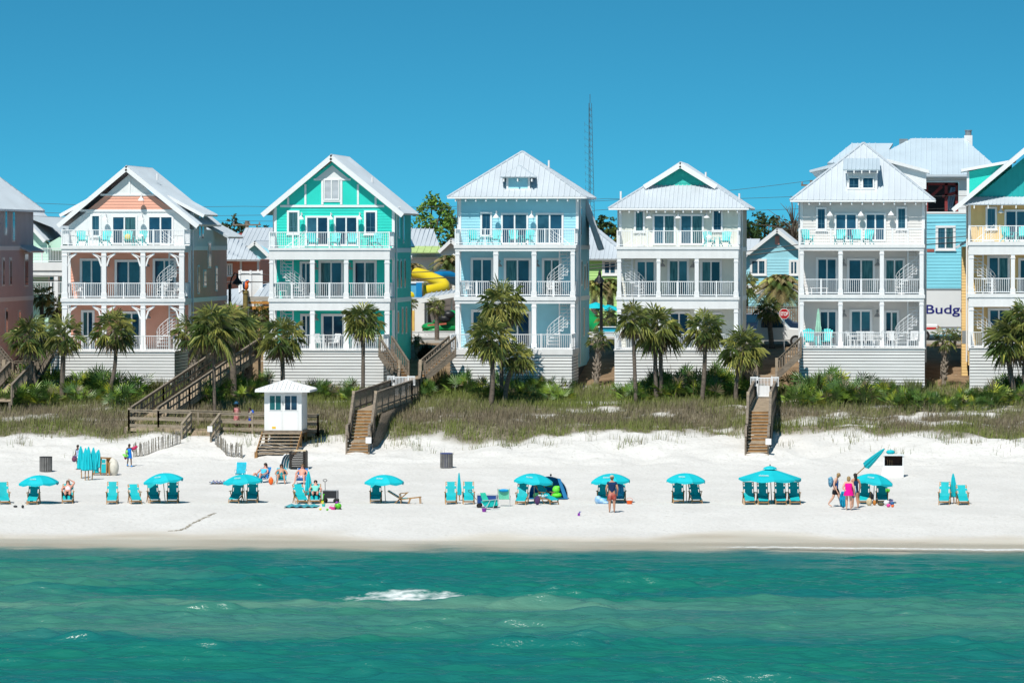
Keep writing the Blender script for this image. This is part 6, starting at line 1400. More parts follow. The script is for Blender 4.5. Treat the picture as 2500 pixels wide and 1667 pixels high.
# ---------------------------------------------------------------- beach loungers and umbrellas
def lounger(hb, back_y, label='x'):
    """wooden sling chair facing the sea (-y); hb = height of the back, back_y = how far the top leans back"""
    r = thing('beach_lounger', label, 'chair'); b = MB(); P0, P1 = Vector((0, .10, .38)), Vector((0, back_y, hb)); S0 = Vector((0, -.62, .19)); u = (P1 - P0).normalized()
    for e in (-1, 1):
        x = Vector((e * .255, 0, 0)); b.bar(P0 + x - u * .12, P1 + x, .035, .045, up=(0, -1, .3)); b.bar(S0 + x * .92, P0 + x * .92 + Vector((0, .22, -.02)), .035, .05)
        b.bar(Vector((e * .255, -.50, .22)), Vector((e * .26, -.60, -.02)), .035, .04, up=(0, 1, 0)); b.bar(Vector((e * .29, .42, -.02)), Vector((e * .29, -.12, .56)), .032, .045, up=(0, 1, 0)); b.bar(Vector((e * .275, -.15, -.02)), Vector((e * .275, .30, .55)), .032, .045, up=(0, 1, 0))
    for q in (P1, P1 - u * .1, P0 + u * .05): b.bar(q - Vector((.27, 0, 0)), q + Vector((.27, 0, 0)), .04, .035)
    for y in (-.6, -.1): b.bar((-.25, y, .12), (.25, y, .12), .035, .04)
    b.build('frame', CWOOD, r); b = MB(); n = Vector((0, -u.z, u.y)); L_ = (P1 - P0).length
    def band(t0, t1, hw): b.prism([P0 + u * L_ * t0 + Vector((-hw, 0, 0)) + n * .03, P0 + u * L_ * t0 + Vector((hw, 0, 0)) + n * .03, P0 + u * L_ * t1 + Vector((hw, 0, 0)) + n * .03, P0 + u * L_ * t1 + Vector((-hw, 0, 0)) + n * .03], n * .012)
    for t0, t1, hw in ((0, .22, .25), (.22, .5, .185), (.5, .68, .27), (.68, .93, .185), (.93, 1, .2)): band(t0, t1, hw)
    b.build('back_sling', TEALD, r); b = MB(); b.prism([(-.235, -.64, .20), (.235, -.64, .20), (.235, -.3, .315), (.235, .12, .40), (-.235, .12, .40), (-.235, -.3, .315)], (0, 0, .02)); b.build('seat_sling', TEALD, r)
    for e in (-1, 1): b = MB(); b.bar((e * .3, -.24, .575), (e * .3, .32, .575), .07, .025); b.build('armrest', CWOOD, r)
    return r
LT, LR = lounger(1.06, .42), lounger(.90, .62)
def chair(px, py, kind, lab, rz=0.0, s=1.0, g='teal beach loungers'):
    p = ground(px, py, 226, 276); p.y += .62; p.z = gz(p.x, p.y) - .01; return place(kind, USED, p, rz, lab, g, s)
CH = [(3, 1231, LT, 'upright lounger cut off at the left edge of the beach', .3), (76, 1232, LT, 'lounger with a bag on it under the leftmost open umbrella', .05), (160, 1229, LR, 'lounger in which a woman sunbathes at the left', .15),
    (269, 1231, LT, 'empty upright lounger in the sun, left of the second umbrella pair', .12), (324, 1230, LR, 'empty low lounger in the sun, nearest to the second umbrella pair', .3), (370, 1229, LT, 'left shaded lounger under the second open umbrella', .3), (417, 1229, LT, 'right shaded lounger under the second open umbrella', .12),
    (573, 1228, LT, 'left lounger under the third open umbrella', -.1), (612, 1228, LT, 'right lounger under the third open umbrella', .1), (729, 1229, LR, 'lounger left of the closed umbrella beside the wagon', .35), (766, 1230, LR, 'lounger holding the person in a mint shirt', .1),
    (914, 1228, LT, 'only shaded lounger under the umbrella right of the black wagon', .1), (1098, 1231, LT, 'lounger left of the slim closed umbrella', .1), (1141, 1231, LT, 'lounger right of the slim closed umbrella', .1),
    (1272, 1232, LT, 'half shaded lounger left of the blue pop up tent', -.05), (1333, 1231, LR, 'lounger turned sideways with towel before the blue tent', .75), (1470, 1229, LT, 'lounger behind the blue towels by the standing man', 0), (1511, 1228, LT, 'lounger right of the standing man', .05),
    (1654, 1229, LT, 'upright lounger under the umbrella between the man and the large parasol', .08), (1696, 1229, LR, 'low lounger under the umbrella between the man and the large parasol', .2),
    (1827, 1232, LT, 'first lounger from the left under the large vented parasol', .12), (1861, 1232, LT, 'second lounger from the left under the large vented parasol', .1), (1904, 1232, LT, 'third lounger from the left under the large vented parasol', .1), (1938, 1232, LT, 'fourth lounger from the left under the large vented parasol', .12),
    (2110, 1230, LT, 'lounger next to the three women', 0), (2153, 1230, LT, 'lounger beside the pile of colourful toys', .05), (2306, 1232, LT, 'upright lounger left of the rightmost closed umbrella', -.05), (2350, 1233, LR, 'low lounger right of the rightmost closed umbrella', .1)]
for px, py, k, lab, rz in CH: chair(px, py, k, 'teal ' + lab, rz)
# the empty reclining one seen from the side
p = ground(990, 1229, 226, 276); fl = thing('beach_lounger', 'teal lounger folded flat and seen from the side', 'chair', p, 'teal beach loungers'); b = MB()
def sp(x, y, z): return p + Vector((x, y, z))
for e in (-.25, .25):
    b.bar(sp(-.85, e, .62), sp(-.2, e, .22), .04, .045); b.bar(sp(-.35, e, .2), sp(.75, e, .33), .04, .045); b.bar(sp(-.55, e, 0), sp(.1, e, .55), .04, .04); b.bar(sp(-.2, e, .02), sp(-.28, e, .5), .04, .04); b.bar(sp(.72, e, .33), sp(.75, e, 0), .04, .04); b.bar(sp(.25, e, .28), sp(.15, e, 0), .04, .04)
for x, z in ((-.85, .62), (.75, .33), (.4, .29), (.05, .25)): b.bar(sp(x, -.26, z), sp(x, .26, z), .04, .04)
b.build('frame', CWOOD, fl); b = MB(); b.prism([sp(-.84, -.22, .64), sp(-.2, -.22, .25), sp(.1, -.22, .27), sp(.1, .22, .27), sp(-.2, .22, .25), sp(-.84, .22, .64)], (0, 0, .02)); b.build('back_sling', TEALD, fl)
for e in (-.28, .28): b = MB(); b.bar(sp(-.3, e, .5), sp(.12, e, .55), .06, .025); b.build('armrest', CWOOD, fl)

def parasol(lab, c, foot, r_, h, tilt=0.0, sq=False, g='open teal beach umbrellas', logo=-.25, ty=-.02):
    """c: pixel of canopy centre top, foot: pixel of the pole foot"""
    f = ground(foot[0], 1231, 226, 276); f.y += .85; f.z = gz(f.x, f.y); top = at(c[0], c[1], f.y); root = thing('beach_umbrella', lab, 'umbrella', f, g); u = (top - f).normalized(); u = (u + Vector((tilt, ty, 0))).normalized()
    b = MB(); b.tube([f - Vector((0, 0, .2)), top + u * .03], .022, 7); b.build('pole', mat('umbrella_pole', (.45, .38, .3), .5) if 'UPM' not in globals() else UPM, root)
    a = u.cross(Vector((0, 1, 0))).normalized(); d = u.cross(a).normalized(); n = 8; b = MB(); rows = 7; SUB = 4; N_ = n * SUB; vs = []; fs = []
    def pt(t, k):
        al = 2 * math.pi * k / N_ + R(22.5 if not sq else 10); s = abs(((k % SUB) / SUB) - .5) * 2; rad = r_ * t * (1 - (.075 if not sq else .03) * (1 - s * s))
        dz = -h * (t ** 2.0) if not sq else -h * (t ** 1.05)
        return top + (a * math.cos(al) + d * math.sin(al)) * rad + u * (dz - .02 * (1 - s * s) * t)
    for i in range(rows + 1):
        for k in range(N_): vs.append(pt(max(.02, i / rows), k))
    for k in range(N_):                                        # valance with notches at the ribs
        al = 2 * math.pi * k / N_ + R(22.5 if not sq else 10); q = pt(1, k); s = abs(((k % SUB) / SUB) - .5) * 2; vs.append(q - u * (.13 - .05 * s) + (a * math.cos(al) + d * math.sin(al)) * .01)
    for i in range(rows + 1):
        for k in range(N_): fs.append((i * N_ + k, i * N_ + (k + 1) % N_, (i + 1) * N_ + (k + 1) % N_, (i + 1) * N_ + k))
    b.add(vs, fs); o = b.build('canopy', TEAL, root, False); md = o.modifiers.new('cloth', 'SOLIDIFY'); md.thickness = .012
    if sq:
        b = MB(); b.lathe(top + u * .02, [(r_ * .23, -.06), (r_ * .19, .03), (r_ * .08, .09), (.02, .11)], 12, False); b.build('vent', TEAL, root); b = MB(); b.ball(top + u * .16, .03, .03, .05); b.build('finial', BLACK, root)
    else: b = MB(); b.ball(top + u * .02, .035, .035, .03); b.build('finial', WT, root)
    # worn white print on the front panel: two rows of small strokes
    b = MB(); f0 = R(-90)
    def q(al, t): return top + (a * math.cos(al) + d * math.sin(al)) * r_ * t + u * (-h * (t ** (2.0 if not sq else 1.05)) + .02)
    f0 = min((R(i * 10) for i in range(36)), key=lambda al: (a * math.cos(al) + d * math.sin(al)).y); sg = 1 if (a * math.cos(f0 + .2) + d * math.sin(f0 + .2)).x > (a * math.cos(f0) + d * math.sin(f0)).x else -1
    k0 = -.30
    while k0 < .24:
        ww = rnd.uniform(.018, .034); hh = rnd.uniform(.025, .06); al = f0 + sg * (logo + k0); b.poly([q(al, .66), q(al + sg * ww, .66), q(al + sg * ww, .66 - hh), q(al, .66 - hh)]); k0 += ww * rnd.uniform(1.15, 1.6)
    for i in range(8):
        al = f0 + sg * (logo - .24 + i * .06); b.poly([q(al, .72), q(al + sg * .058, .72), q(al + sg * .058, .695), q(al, .695)])
    b.build('print', PRINT, root); return root
UPM = mat('umbrella_pole', (.42, .36, .28), .5); PRINT = mat('white_print', (.55, .75, .75), .7)
for lab, c, f, r_, h, tl in (('leftmost open teal umbrella, over the lounger with a bag', (94, 1160), (92, 1229), 1.0, .36, .05), ('second open teal umbrella from the left, over two loungers', (397, 1155), (398, 1224), 1.0, .34, .0), ('third open teal umbrella from the left, before the people in low chairs', (592, 1158), (594, 1227), 1.0, .33, .06),
    ('open teal umbrella right of the black wagon, over one lounger', (938, 1159), (937, 1226), 1.0, .34, .06), ('open teal umbrella overlapping the blue pop up tent', (1304, 1156), (1301, 1226), 1.0, .36, .09), ('open teal umbrella behind the standing man', (1490, 1156), (1491, 1226), 1.0, .35, .02),
    ('open teal umbrella between the standing man and the large parasol', (1675, 1155), (1674, 1225), 1.0, .34, .05), ('rightmost open teal umbrella, beside the three women', (2136, 1157), (2131, 1227), 1.0, .36, .09)): parasol(lab, c, f, r_, h, tl)
parasol('large teal parasol with a raised vent over four loungers', (1880, 1143), (1883, 1229), 1.55, .48, .07, True, 'open teal beach umbrellas')
for lab, px, py, h, r_, ti in (('closed teal umbrella beside the black wagon and mint shirt', 752, 1224, 1.50, .17, (0, 0)), ('slim closed teal umbrella between two sunlit loungers', 1121, 1223, 1.40, .10, (-.02, 0)), ('rightmost closed teal umbrella between two loungers', 2329, 1229, 1.48, .17, (-.03, 0))):
    p = ground(px, py, 226, 276); p.y += .2; closed_umbrella(lab, p, h, r_, TEAL, ti, .2, 'closed teal umbrellas on the beach')
# ---- rental stack at the left: closed umbrellas, chairs on a wooden rack, white cover
bx = [(199, 1168, 1.62, -.03), (208, 1172, 1.60, .01), (216, 1172, 1.66, .0), (225, 1171, 1.60, .04)]
for (px, py, h, t), nm in zip(bx, ('leftmost', 'second', 'third', 'fourth')):
    p = ground(px, py, 240, 276); closed_umbrella('closed teal umbrella in the upright bunch, %s of the row' % nm, p, h * 1.08, .2, TEAL, (t, .02), .29, 'bunch of closed umbrellas at the rental rack')
p = ground(229, 1160, 240, 276); closed_umbrella('closed teal umbrella leaning against the chair rack, nearest to the rack', p, 1.42, .24, TEAL, (.18, .1), .3, 'bunch of closed umbrellas at the rental rack')
p = ground(250, 1160, 240, 276); rk = thing('chair_rack', 'wooden rack of folded teal chairs behind the umbrella bunch', 'rack', p); b = MB(); b.box(p.x - .55, p.x + .25, p.y, p.y + .7, p.z + .1, p.z + .16)
for x in (-.5, -.1, .22, .38): b.bar((p.x + x, p.y, p.z), (p.x + x + .02, p.y + .1, p.z + .98), .07, .07)
b.bar((p.x - .1, p.y, p.z + .96), (p.x + .4, p.y, p.z + .93), .08, .08); b.box(p.x + .2, p.x + .42, p.y + .1, p.y + .7, p.z + .1, p.z + .95); b.build('frame', WOODN, rk)
b = MB(); b.prism([(p.x - .06, p.y - .03, p.z + .14), (p.x + .19, p.y - .03, p.z + .14), (p.x + .19, p.y + .02, p.z + .62), (p.x - .06, p.y + .02, p.z + .62)], (0, .03, 0)); b.box(p.x - .04, p.x + .17, p.y - .01, p.y + .02, p.z + .66, p.z + .86); b.box(p.x - .52, p.x - .2, p.y - .02, p.y + .02, p.z + .14, p.z + .45); b.build('sling', TEALD, rk)
b = MB(); b.ball((p.x + .62, p.y + .15, p.z + .42), .26, .3, .48); b.ball((p.x + .52, p.y + .2, p.z + .75), .2, .25, .2); b.build('cover', mat('cream_tarp', (.62, .58, .5), .85, .15, 4), rk, True)
# ---- brown stacked frame with curved boards behind
p = ground(727, 1146, 245, 276); st = thing('crate_stack', 'tall stack of dark brown slatted frames near the hut steps', 'stack', p); DB = mat('dark_brown_resin', (.035, .028, .024), .6, .2); b = MB()
for i in range(9): z = p.z + .1 + i * .098; b.box(p.x - .45, p.x + .28, p.y, p.y + .05, z, z + .06); b.box(p.x - .42, p.x + .3, p.y + .05, p.y + .75, z + .01, z + .05); b.box(p.x + .3, p.x + .45, p.y, p.y + .75, z + .02, z + .07)
b.build('slats', DB, st); b = MB()
for x in (-.45, .3, .44): b.box(p.x + x - .02, p.x + x + .02, p.y - .01, p.y + .76, p.z + .08, p.z + 1.0)
b.build('uprights', DB, st); b = MB(); b.box(p.x - .25, p.x + .42, p.y + .1, p.y + .7, p.z + 1.002, p.z + 1.06); b.build('lid_board', mat('pale_board', (.7, .55, .36), .8), st)
for x in (-.36, .36): b = MB(); b.tube([(p.x + x, p.y + .1, p.z + .06), (p.x + x, p.y + .2, p.z + .06)], .07, 10); b.build('wheel', RUB, st)
for k, nm in enumerate(('outermost', 'second', 'third', 'innermost')):
    q = Vector((p.x - .98 + k * .13, p.y + .12 + k * .1, p.z)); bd = thing('surf_float', 'curved white edged dark float leaning on the brown stack, %s' % nm, 'float', q, 'curved floats beside the brown stack'); b = MB(); P = [q + Vector((.34 * (1 - math.cos(t * 1.5)) , 0, .82 * math.sin(t * 1.5) + .02)) for t in [i / 10 for i in range(11)]]; b.tube(P, .035, 6); b.build('rim', WT, bd); b = MB()
    for i in range(10): b.prism([P[i] + Vector((.03, .04, 0)), P[i + 1] + Vector((.03, .04, 0)), P[i + 1] + Vector((.12, .05, -.02)), P[i] + Vector((.12, .05, -.02))], (0, .04, 0))
    b.build('board', mat('dark_blue_board_%d' % k, (.01, .05 + .05 * k, .08 + .06 * k), .4), bd)
# ---- slatted bins
def slatbin(lab, px, py, inner):
    p = ground(px, py, 240, 280); r_ = .335; root = thing('litter_bin', lab, 'bin', p, 'slatted litter bins'); b = MB(); b.lathe(p, [(r_ - .05, .03), (r_ - .05, .80), (r_ - .1, .80), (r_ - .1, .1)], 18, False); b.build('liner', inner, root); b = MB(); n = 22
    for i in range(n):
        a = 2 * math.pi * i / n; c = Vector((math.cos(a), math.sin(a), 0)); s = Vector((-c.y, c.x, 0)); q = p + c * r_; b.bar(q + Vector((0, 0, .02)), q + Vector((0, 0, .80)), .062, .025, up=c)
    b.build('slats', mat('grey_slats_' + str(px), (.17, .165, .16), .75, .25, 3), root); b = MB(); b.lathe(p, [(r_ + .02, .79), (r_ + .02, .83), (r_ - .08, .83), (r_ - .08, .79)], 18, False); b.build('rim', inner, root)
slatbin('grey slatted litter bin at the left above the first umbrella', 112, 1151, mat('dark_liner', (.02, .02, .025), .7)); slatbin('slatted litter bin with a blue liner in the middle of the empty sand', 1090, 1142, mat('blue_liner', (.01, .04, .22), .5))
# ---- white equipment box with a leaning umbrella
p = ground(2183, 1165, 240, 276); x0, x1 = p.x - .72, p.x + .5; bxr = thing('equipment_box', 'white open fronted equipment box with a dark inside', 'box', p); D = .9; z0, z1 = p.z - .03, p.z + 1.22; b = MB()
b.prism([(x0 + .0, p.y, z0), (x1, p.y, z0), (x1, p.y + .1, z0 + .62), (x0 + .12, p.y + .1, z0 + .62)], (0, .05, 0)); b.box(x0 + .14, x0 + .2, p.y + .16, p.y + D, z0, z1); b.box(x1 - .06, x1, p.y + .16, p.y + D, z0, z1); b.box(x0 + .202, x1 - .062, p.y + .16, p.y + D, z1 - .06, z1); b.box(x0 + .202, x1 - .062, p.y + D - .06, p.y + D, z0, z1 - .062); b.build('shell', W_, bxr)
b = MB(); b.box(x0 + .21, x1 - .07, p.y + D - .09, p.y + D - .065, z0 + .3, z1 - .08); b.build('dark_lining', mat('dark_lining', (.05, .025, .02), .8), bxr); b = MB(); b.box(x0 + .14, x1 + .04, p.y + .1, p.y + .155, z1 - .07, z1 + .02); b.box(x0 + .16, x1 - .02, p.y + .1, p.y + .155, z0 + .6, z0 + .65); b.build('trim', mat('pale_trim', (.68, .72, .74), .6), bxr)
for k in range(3): b = MB(); b.bar((x0 + .34 + k * .12, p.y + .5, z0 + .55), (x0 + .36 + k * .12, p.y + .55, z0 + .95), .03, .03); b.build('pole_end', CWOOD, bxr)
f = ground(2091, 1158, 240, 276); tp = Vector((x0 + .2, p.y - .02, z1 + .32)); u = tp - f; closed_umbrella('closed teal umbrella leaning slantwise on the white equipment box', f, u.length, .2, TEAL, (u.x / u.z, u.y / u.z), .34); b = MB(); c = Vector((x0 + .52, p.y + .35, z1 + .12)); setorg(c); b.ball(c, .24, .18, .13); tag(b.build('folded_canvas', TEAL, None, True), 'folded teal canvas bundle on top of the white equipment box', 'canvas')
# ---------------------------------------------------------------- people
def skinmesh(name, V, E, rad, m, parent, sub=1, root=0):
    me = bpy.data.meshes.new(name); me.from_pydata([tuple(v) for v in V], E, []); me.update(); o = bpy.data.objects.new(name, me); COL.objects.link(o)
    sk = o.modifiers.new('skin', 'SKIN'); sk.use_smooth_shade = True; sk.branch_smoothing = .4; d = me.skin_vertices[0].data
    for i, r in enumerate(rad): d[i].radius = (r, r) if not isinstance(r, tuple) else r
    for i in range(len(V)): d[i].use_root = (i == root)
    ss = o.modifiers.new('smooth', 'SUBSURF'); ss.levels = sub; ss.render_levels = sub; me.materials.append(m)
    if parent: o.parent = parent
    return o
def skin(name, c): return mat(name, c, .55, .06, 6, spec=.35)
SK1, SK2, SK3, SK4 = skin('fair_skin', (.62, .36, .26)), skin('tanned_skin', (.48, .25, .16)), skin('brown_skin', (.12, .06, .04)), skin('sunburnt_skin', (.62, .30, .22))
def cloth(n, c, c2=None): return mat('cloth_' + n, c, .8, .15, 5, spec=.2, col2=c2)
HB, HD, HG = mat('light_brown_hair', (.16, .09, .045), .6), mat('dark_hair', (.02, .014, .01), .6), mat('blond_hair', (.30, .19, .08), .6)
def V3(*a): return Vector(a)
def stand(h=1.75, stride=0.0, el=((-.27, .03), (.27, .03)), wr=((-.27, -.08, .82), (.27, -.08, .82)), bow=0.0):
    """joints of an upright figure facing -y"""
    k = h / 1.75; J = dict(pelvis=V3(0, 0, .95), spine=V3(0, .01, 1.14), chest=V3(0, -bow * .1, 1.34), neck=V3(0, -bow * .2, 1.49), head=V3(0, -.02 - bow * .45, 1.60), top=V3(0, -.01 - bow * .5, 1.70))
    for s, sg, n in ((0, -1, 'l'), (1, 1, 'r')):
        st = stride * sg
        J['sh' + n] = V3(sg * .18, -bow * .1, 1.42); J['el' + n] = V3(el[s][0], el[s][1], 1.13); J['wr' + n] = V3(*wr[s])
        J['hip' + n] = V3(sg * .095, 0, .90); J['kn' + n] = V3(sg * .105, -st * .45 - .03, .49); J['an' + n] = V3(sg * .11, -st + (.06 if st < 0 else 0), .08 + (.07 if st < -.1 else 0)); J['toe' + n] = V3(sg * .125, -st - .14, .03)
    return {a: b * k for a, b in J.items()}, k
def person(label, loc, rz, Jk, sk, clothes=(), hair=None, hairm=None, wide=1.0, cat='person', extra=None):
    J, k = Jk; root = thing('person', label, cat, loc); setorg(); root.rotation_euler = (0, 0, rz); V = []; E = []; Rd = []
    def add(p, r, par=None):
        V.append(Vector(p)); Rd.append(r * k if not isinstance(r, tuple) else tuple(x * k for x in r))
        if par is not None: E.append((par, len(V) - 1))
        return len(V) - 1
    w = wide; pe = add(J['pelvis'], (.135 * w, .11 * w)); sp_ = add(J['spine'], (.12 * w, .10 * w), pe); ch = add(J['chest'], (.145 * w, .105 * w), sp_); ne = add(J['neck'], .052, ch); hd = add(J['head'], (.078, .088), ne); tp = add(J['top'], .07, hd)
    fwd = Vector((0, -1, 0)) if 'fwd' not in J else J['fwd']; add(J['head'] + fwd * .10 * k + Vector((0, 0, -.015)), .016, hd)
    for n, sg in (('l', -1), ('r', 1)):
        s = add(J['sh' + n], .06 * w, ch); e = add(J['el' + n], .042 * w, s); q = add(J['wr' + n], .029, e); dd = (J['wr' + n] - J['el' + n]).normalized(); sd = Vector((1, 0, 0)) if abs(dd.x) < .8 else Vector((0, 1, 0)); pm = add(J['wr' + n] + dd * .075 * k, .030, q)
        for f, (o, ln) in enumerate(((-.03, .075), (-.01, .09), (.01, .085), (.03, .065))):
            b1 = add(J['wr' + n] + (dd * (.085 + ln * .55) + sd * o * 1.1) * k, .0105, pm); add(J['wr' + n] + (dd * (.085 + ln) + sd * o * 1.15 + fwd * .025) * k, .009, b1)
        th = add(J['wr' + n] + (dd * .055 - sd * sg * .045 + fwd * .02) * k, .0125, q); add(J['wr' + n] + (dd * .10 - sd * sg * .062 + fwd * .03) * k, .010, th)
        hp = add(J['hip' + n], .088 * w, pe); kn = add(J['kn' + n], .056 * w, hp); mid = add(J['kn' + n].lerp(J['an' + n], .35), .054 * w, kn); an = add(J['an' + n], .036, mid); add(J['toe' + n], .03, an)
    skinmesh('body', V, E, Rd, sk, root)
    b = MB()
    for sg in (-1, 1):
        sd = fwd.cross(Vector((0, 0, 1))).normalized(); b.ball(J['head'] + (fwd * .086 + sd * sg * .032) * k + Vector((0, 0, .02 * k)), .012 * k, .012 * k, .010 * k, 6, 4)
    b.build('eyes', BLACK, root)
    for kind, m, g in clothes:
        if kind == 'top':
            vs = [J['pelvis'].lerp(J['spine'], g - .55), J['spine'], J['chest'], J['chest'].lerp(J['neck'], .55), J['shl'], J['shr'], J['shl'].lerp(J['ell'], .45), J['shr'].lerp(J['elr'], .45)]
            skinmesh('shirt', vs, [(0, 1), (1, 2), (2, 3), (2, 4), (2, 5), (4, 6), (5, 7)], [(.155 * w * k, .13 * w * k), (.142 * w * k, .12 * w * k), (.165 * w * k, .125 * w * k), .08 * k, .078 * w * k, .078 * w * k, .07 * w * k, .07 * w * k], m, root)
        elif kind == 'tank':
            vs = [J['pelvis'].lerp(J['spine'], g - .35), J['spine'], J['chest'], J['chest'].lerp(J['neck'], .4)]; skinmesh('tank_top', vs, [(0, 1), (1, 2), (2, 3)], [(.15 * w * k, .125 * w * k), (.136 * w * k, .115 * w * k), (.162 * w * k, .122 * w * k), (.12 * k, .08 * k)], m, root)
        elif kind == 'shorts':
            vs = [J['spine'].lerp(J['pelvis'], .55), J['pelvis'], J['hipl'], J['hipr'], J['hipl'].lerp(J['knl'], g + .2), J['hipr'].lerp(J['knr'], g + .2)]
            skinmesh('shorts', vs, [(0, 1), (1, 2), (1, 3), (2, 4), (3, 5)], [(.135 * w * k, .115 * w * k), (.158 * w * k, .13 * w * k), .112 * w * k, .112 * w * k, .104 * w * k, .104 * w * k], m, root, root=1)
        elif kind == 'dress':
            b = MB(); n = 16; P = [(J['chest'].lerp(J['neck'], .3), .145, .10), (J['chest'], .168, .128), (J['spine'], .145, .125), (J['pelvis'], .175, .15), (J['pelvis'] + Vector((0, 0, -g * k)), .215, .185)]; vs = []; fs = []
            for c, rx, ry in P:
                for i in range(n): t = 2 * math.pi * i / n; vs.append(c + Vector((rx * w * math.cos(t), ry * w * math.sin(t), 0)) * k * (1 + (.05 * math.sin(t * 5) if c == P[-1][0] else 0)))
            for r_ in range(len(P) - 1):
                for i in range(n): fs.append((r_ * n + i, r_ * n + (i + 1) % n, (r_ + 1) * n + (i + 1) % n, (r_ + 1) * n + i))
            b.add(vs, fs); b.build('dress', m, root, True)
    H = J['head']; back = -fwd; b = MB(); hm = hairm or HB
    if hair: b.ball(H + (back * .022) * k + Vector((0, 0, .05 * k)), .098 * k, .105 * k, .095 * k)
    if hair in ('bob', 'long'): b.ball(H + back * .055 * k + Vector((0, 0, -.01 * k)), .10 * k, .07 * k, .12 * k)
    if hair == 'long': b.ball(H + back * .085 * k + Vector((0, 0, -.17 * k)), .085 * k, .05 * k, .17 * k)
    if hair: b.build('hair', hm, root, True)
    return root
def hat(root, J, m, brim, name='hat'):
    c = J['head'] + Vector((0, .0, .085)); b = MB(); b.lathe(c, [(brim, -.03), (.105, -.01), (.10, .06), (.06, .10), (.01, .11)], 14, False); b.build(name, m, root, True)
NAVY = cloth('navy', (.008, .03, .09)); 
# standing man with his back to us
g = ground(1494, 1251, 226, 260); Jk = stand(1.78, 0, wr=((-.25, -.12, .92), (.25, -.12, .92)))
p = person('man seen from behind in a navy shirt, red shorts and pale cap', g, math.pi + .1, Jk, SK2, [('top', NAVY, .1), ('shorts', cloth('red_print', (.42, .05, .035), (.55, .22, .18)), .62)], 'short', HB, 1.25); hat(p, Jk[0], mat('stone_cap', (.45, .42, .34), .8), .11, 'cap')
# three women
g = ground(2040, 1237, 226, 262); Jk = stand(1.68, .30, wr=((-.24, -.14, .80), (.24, -.10, .78)), bow=.35); BP = mat('blue_pattern_bag', (.03, .22, .42), .7, .5, 9, col2=(.20, .45, .6))
p = person('woman in a navy swim top and black shorts with a blue backpack, walking right', g, R(78), Jk, SK1, [('tank', cloth('navy_print', (.01, .05, .22), (.02, .16, .42)), -.25), ('shorts', cloth('black', (.01, .01, .014)), .5)], 'bob', HG, 1.28)
setorg(); b = MB(); b.ball((0, .24, 1.22), .17, .13, .27); b.ball((0, .26, 1.36), .16, .12, .1); b.build('backpack', BP, p, True)
g = ground(2088, 1240, 226, 262); Jk = stand(1.72, .05); p = person('dark haired woman in a navy swimsuit standing behind the pink dress', g, math.pi + .5, Jk, SK2, [('tank', NAVY, -.3), ('shorts', NAVY, .2)], 'long', HD, 1.15)
g = ground(2072, 1245, 226, 260); Jk = stand(1.66, 0, wr=((-.30, -.05, .84), (.13, .12, 1.0)), el=((-.28, .05), (.30, .10))); p = person('woman in a hot pink swim dress seen from behind', g, math.pi - .1, Jk, SK1, [('dress', cloth('hot_pink', (.80, .004, .26)), .20)], 'bob', HG, 1.25)
def blob(name, lab, cat, base, parts, m, group=None):
    setorg(base); b = MB()
    for c, r in parts: b.ball(Vector(base) + Vector(c), *r)
    return tag(b.build(name, m, None, True), lab, cat, group)
def drape(name, lab, cat, base, w_, h_, m, seed=1):
    setorg(base); rg = random.Random(seed); b = MB(); n, r_ = 10, 8; vs = []; fs = []
    for j in range(r_ + 1):
        for i in range(n + 1):
            u = i / n - .5; t = j / r_; vs.append(Vector(base) + Vector((u * w_ * (.35 + .65 * math.sin(math.pi * min(1, t * .75 + .1))), .05 * math.sin(i * 2.1 + j * .4), h_ * (1 - t) + (.10 * abs(u) * t * 2))))
    for j in range(r_):
        for i in range(n): fs.append((j * (n + 1) + i, j * (n + 1) + i + 1, (j + 1) * (n + 1) + i + 1, (j + 1) * (n + 1) + i))
    b.add(vs, fs); o = b.build(name, m, None, True); md = o.modifiers.new('thick', 'SOLIDIFY'); md.thickness = .03; return tag(o, lab, cat)
gb = ground(2059, 1243, 226, 260); drape('towel', 'blue towel hanging from the hand of the woman in hot pink', 'towel', gb + Vector((0, -.05, .06)), .34, .82, cloth('towel_blue', (.005, .16, .32), (.01, .36, .55)))
gb = ground(2083, 1244, 226, 260) + Vector((.02, -.12, .55)); drape('tote_bag', 'pale patterned tote bag on the back of the woman in hot pink', 'bag', gb, .26, .62, cloth('tote', (.35, .42, .62), (.45, .65, .6)), 3)
# sunbather on the lounger at the left, person in mint on another
def recline(arm=None):
    J = dict(pelvis=V3(0, .02, .46), spine=V3(0, .16, .58), chest=V3(0, .32, .74), neck=V3(0, .43, .87), head=V3(0, .46, .98), top=V3(0, .48, 1.07), fwd=Vector((0, -.9, .43)))
    for n, sg in (('l', -1), ('r', 1)):
        J['sh' + n] = V3(sg * .18, .36, .80); J['el' + n] = V3(sg * .30, .18, .66); J['wr' + n] = V3(sg * .27, -.06, .62); J['hip' + n] = V3(sg * .1, -.02, .46); J['kn' + n] = V3(sg * .13, -.40, .56); J['an' + n] = V3(sg * .1, -.74, .44); J['toe' + n] = V3(sg * .12, -.84, .50)
    if arm: J['elr'] = V3(.34, .42, 1.0); J['wrr'] = V3(.14, .52, 1.1)
    return J, 1.0
def on_chair(px, py): p = ground(px, py, 226, 276); p.y += .62; p.z = gz(p.x, p.y); return p
person('woman in a pale pink bikini sunbathing with one arm behind her head', on_chair(160, 1229), .15, recline(True), SK4, [('tank', cloth('pale_pink', (.72, .60, .66)), 1.25), ('shorts', cloth('black_bikini', (.012, .01, .012)), .12)], 'bob', HB, 1.18)
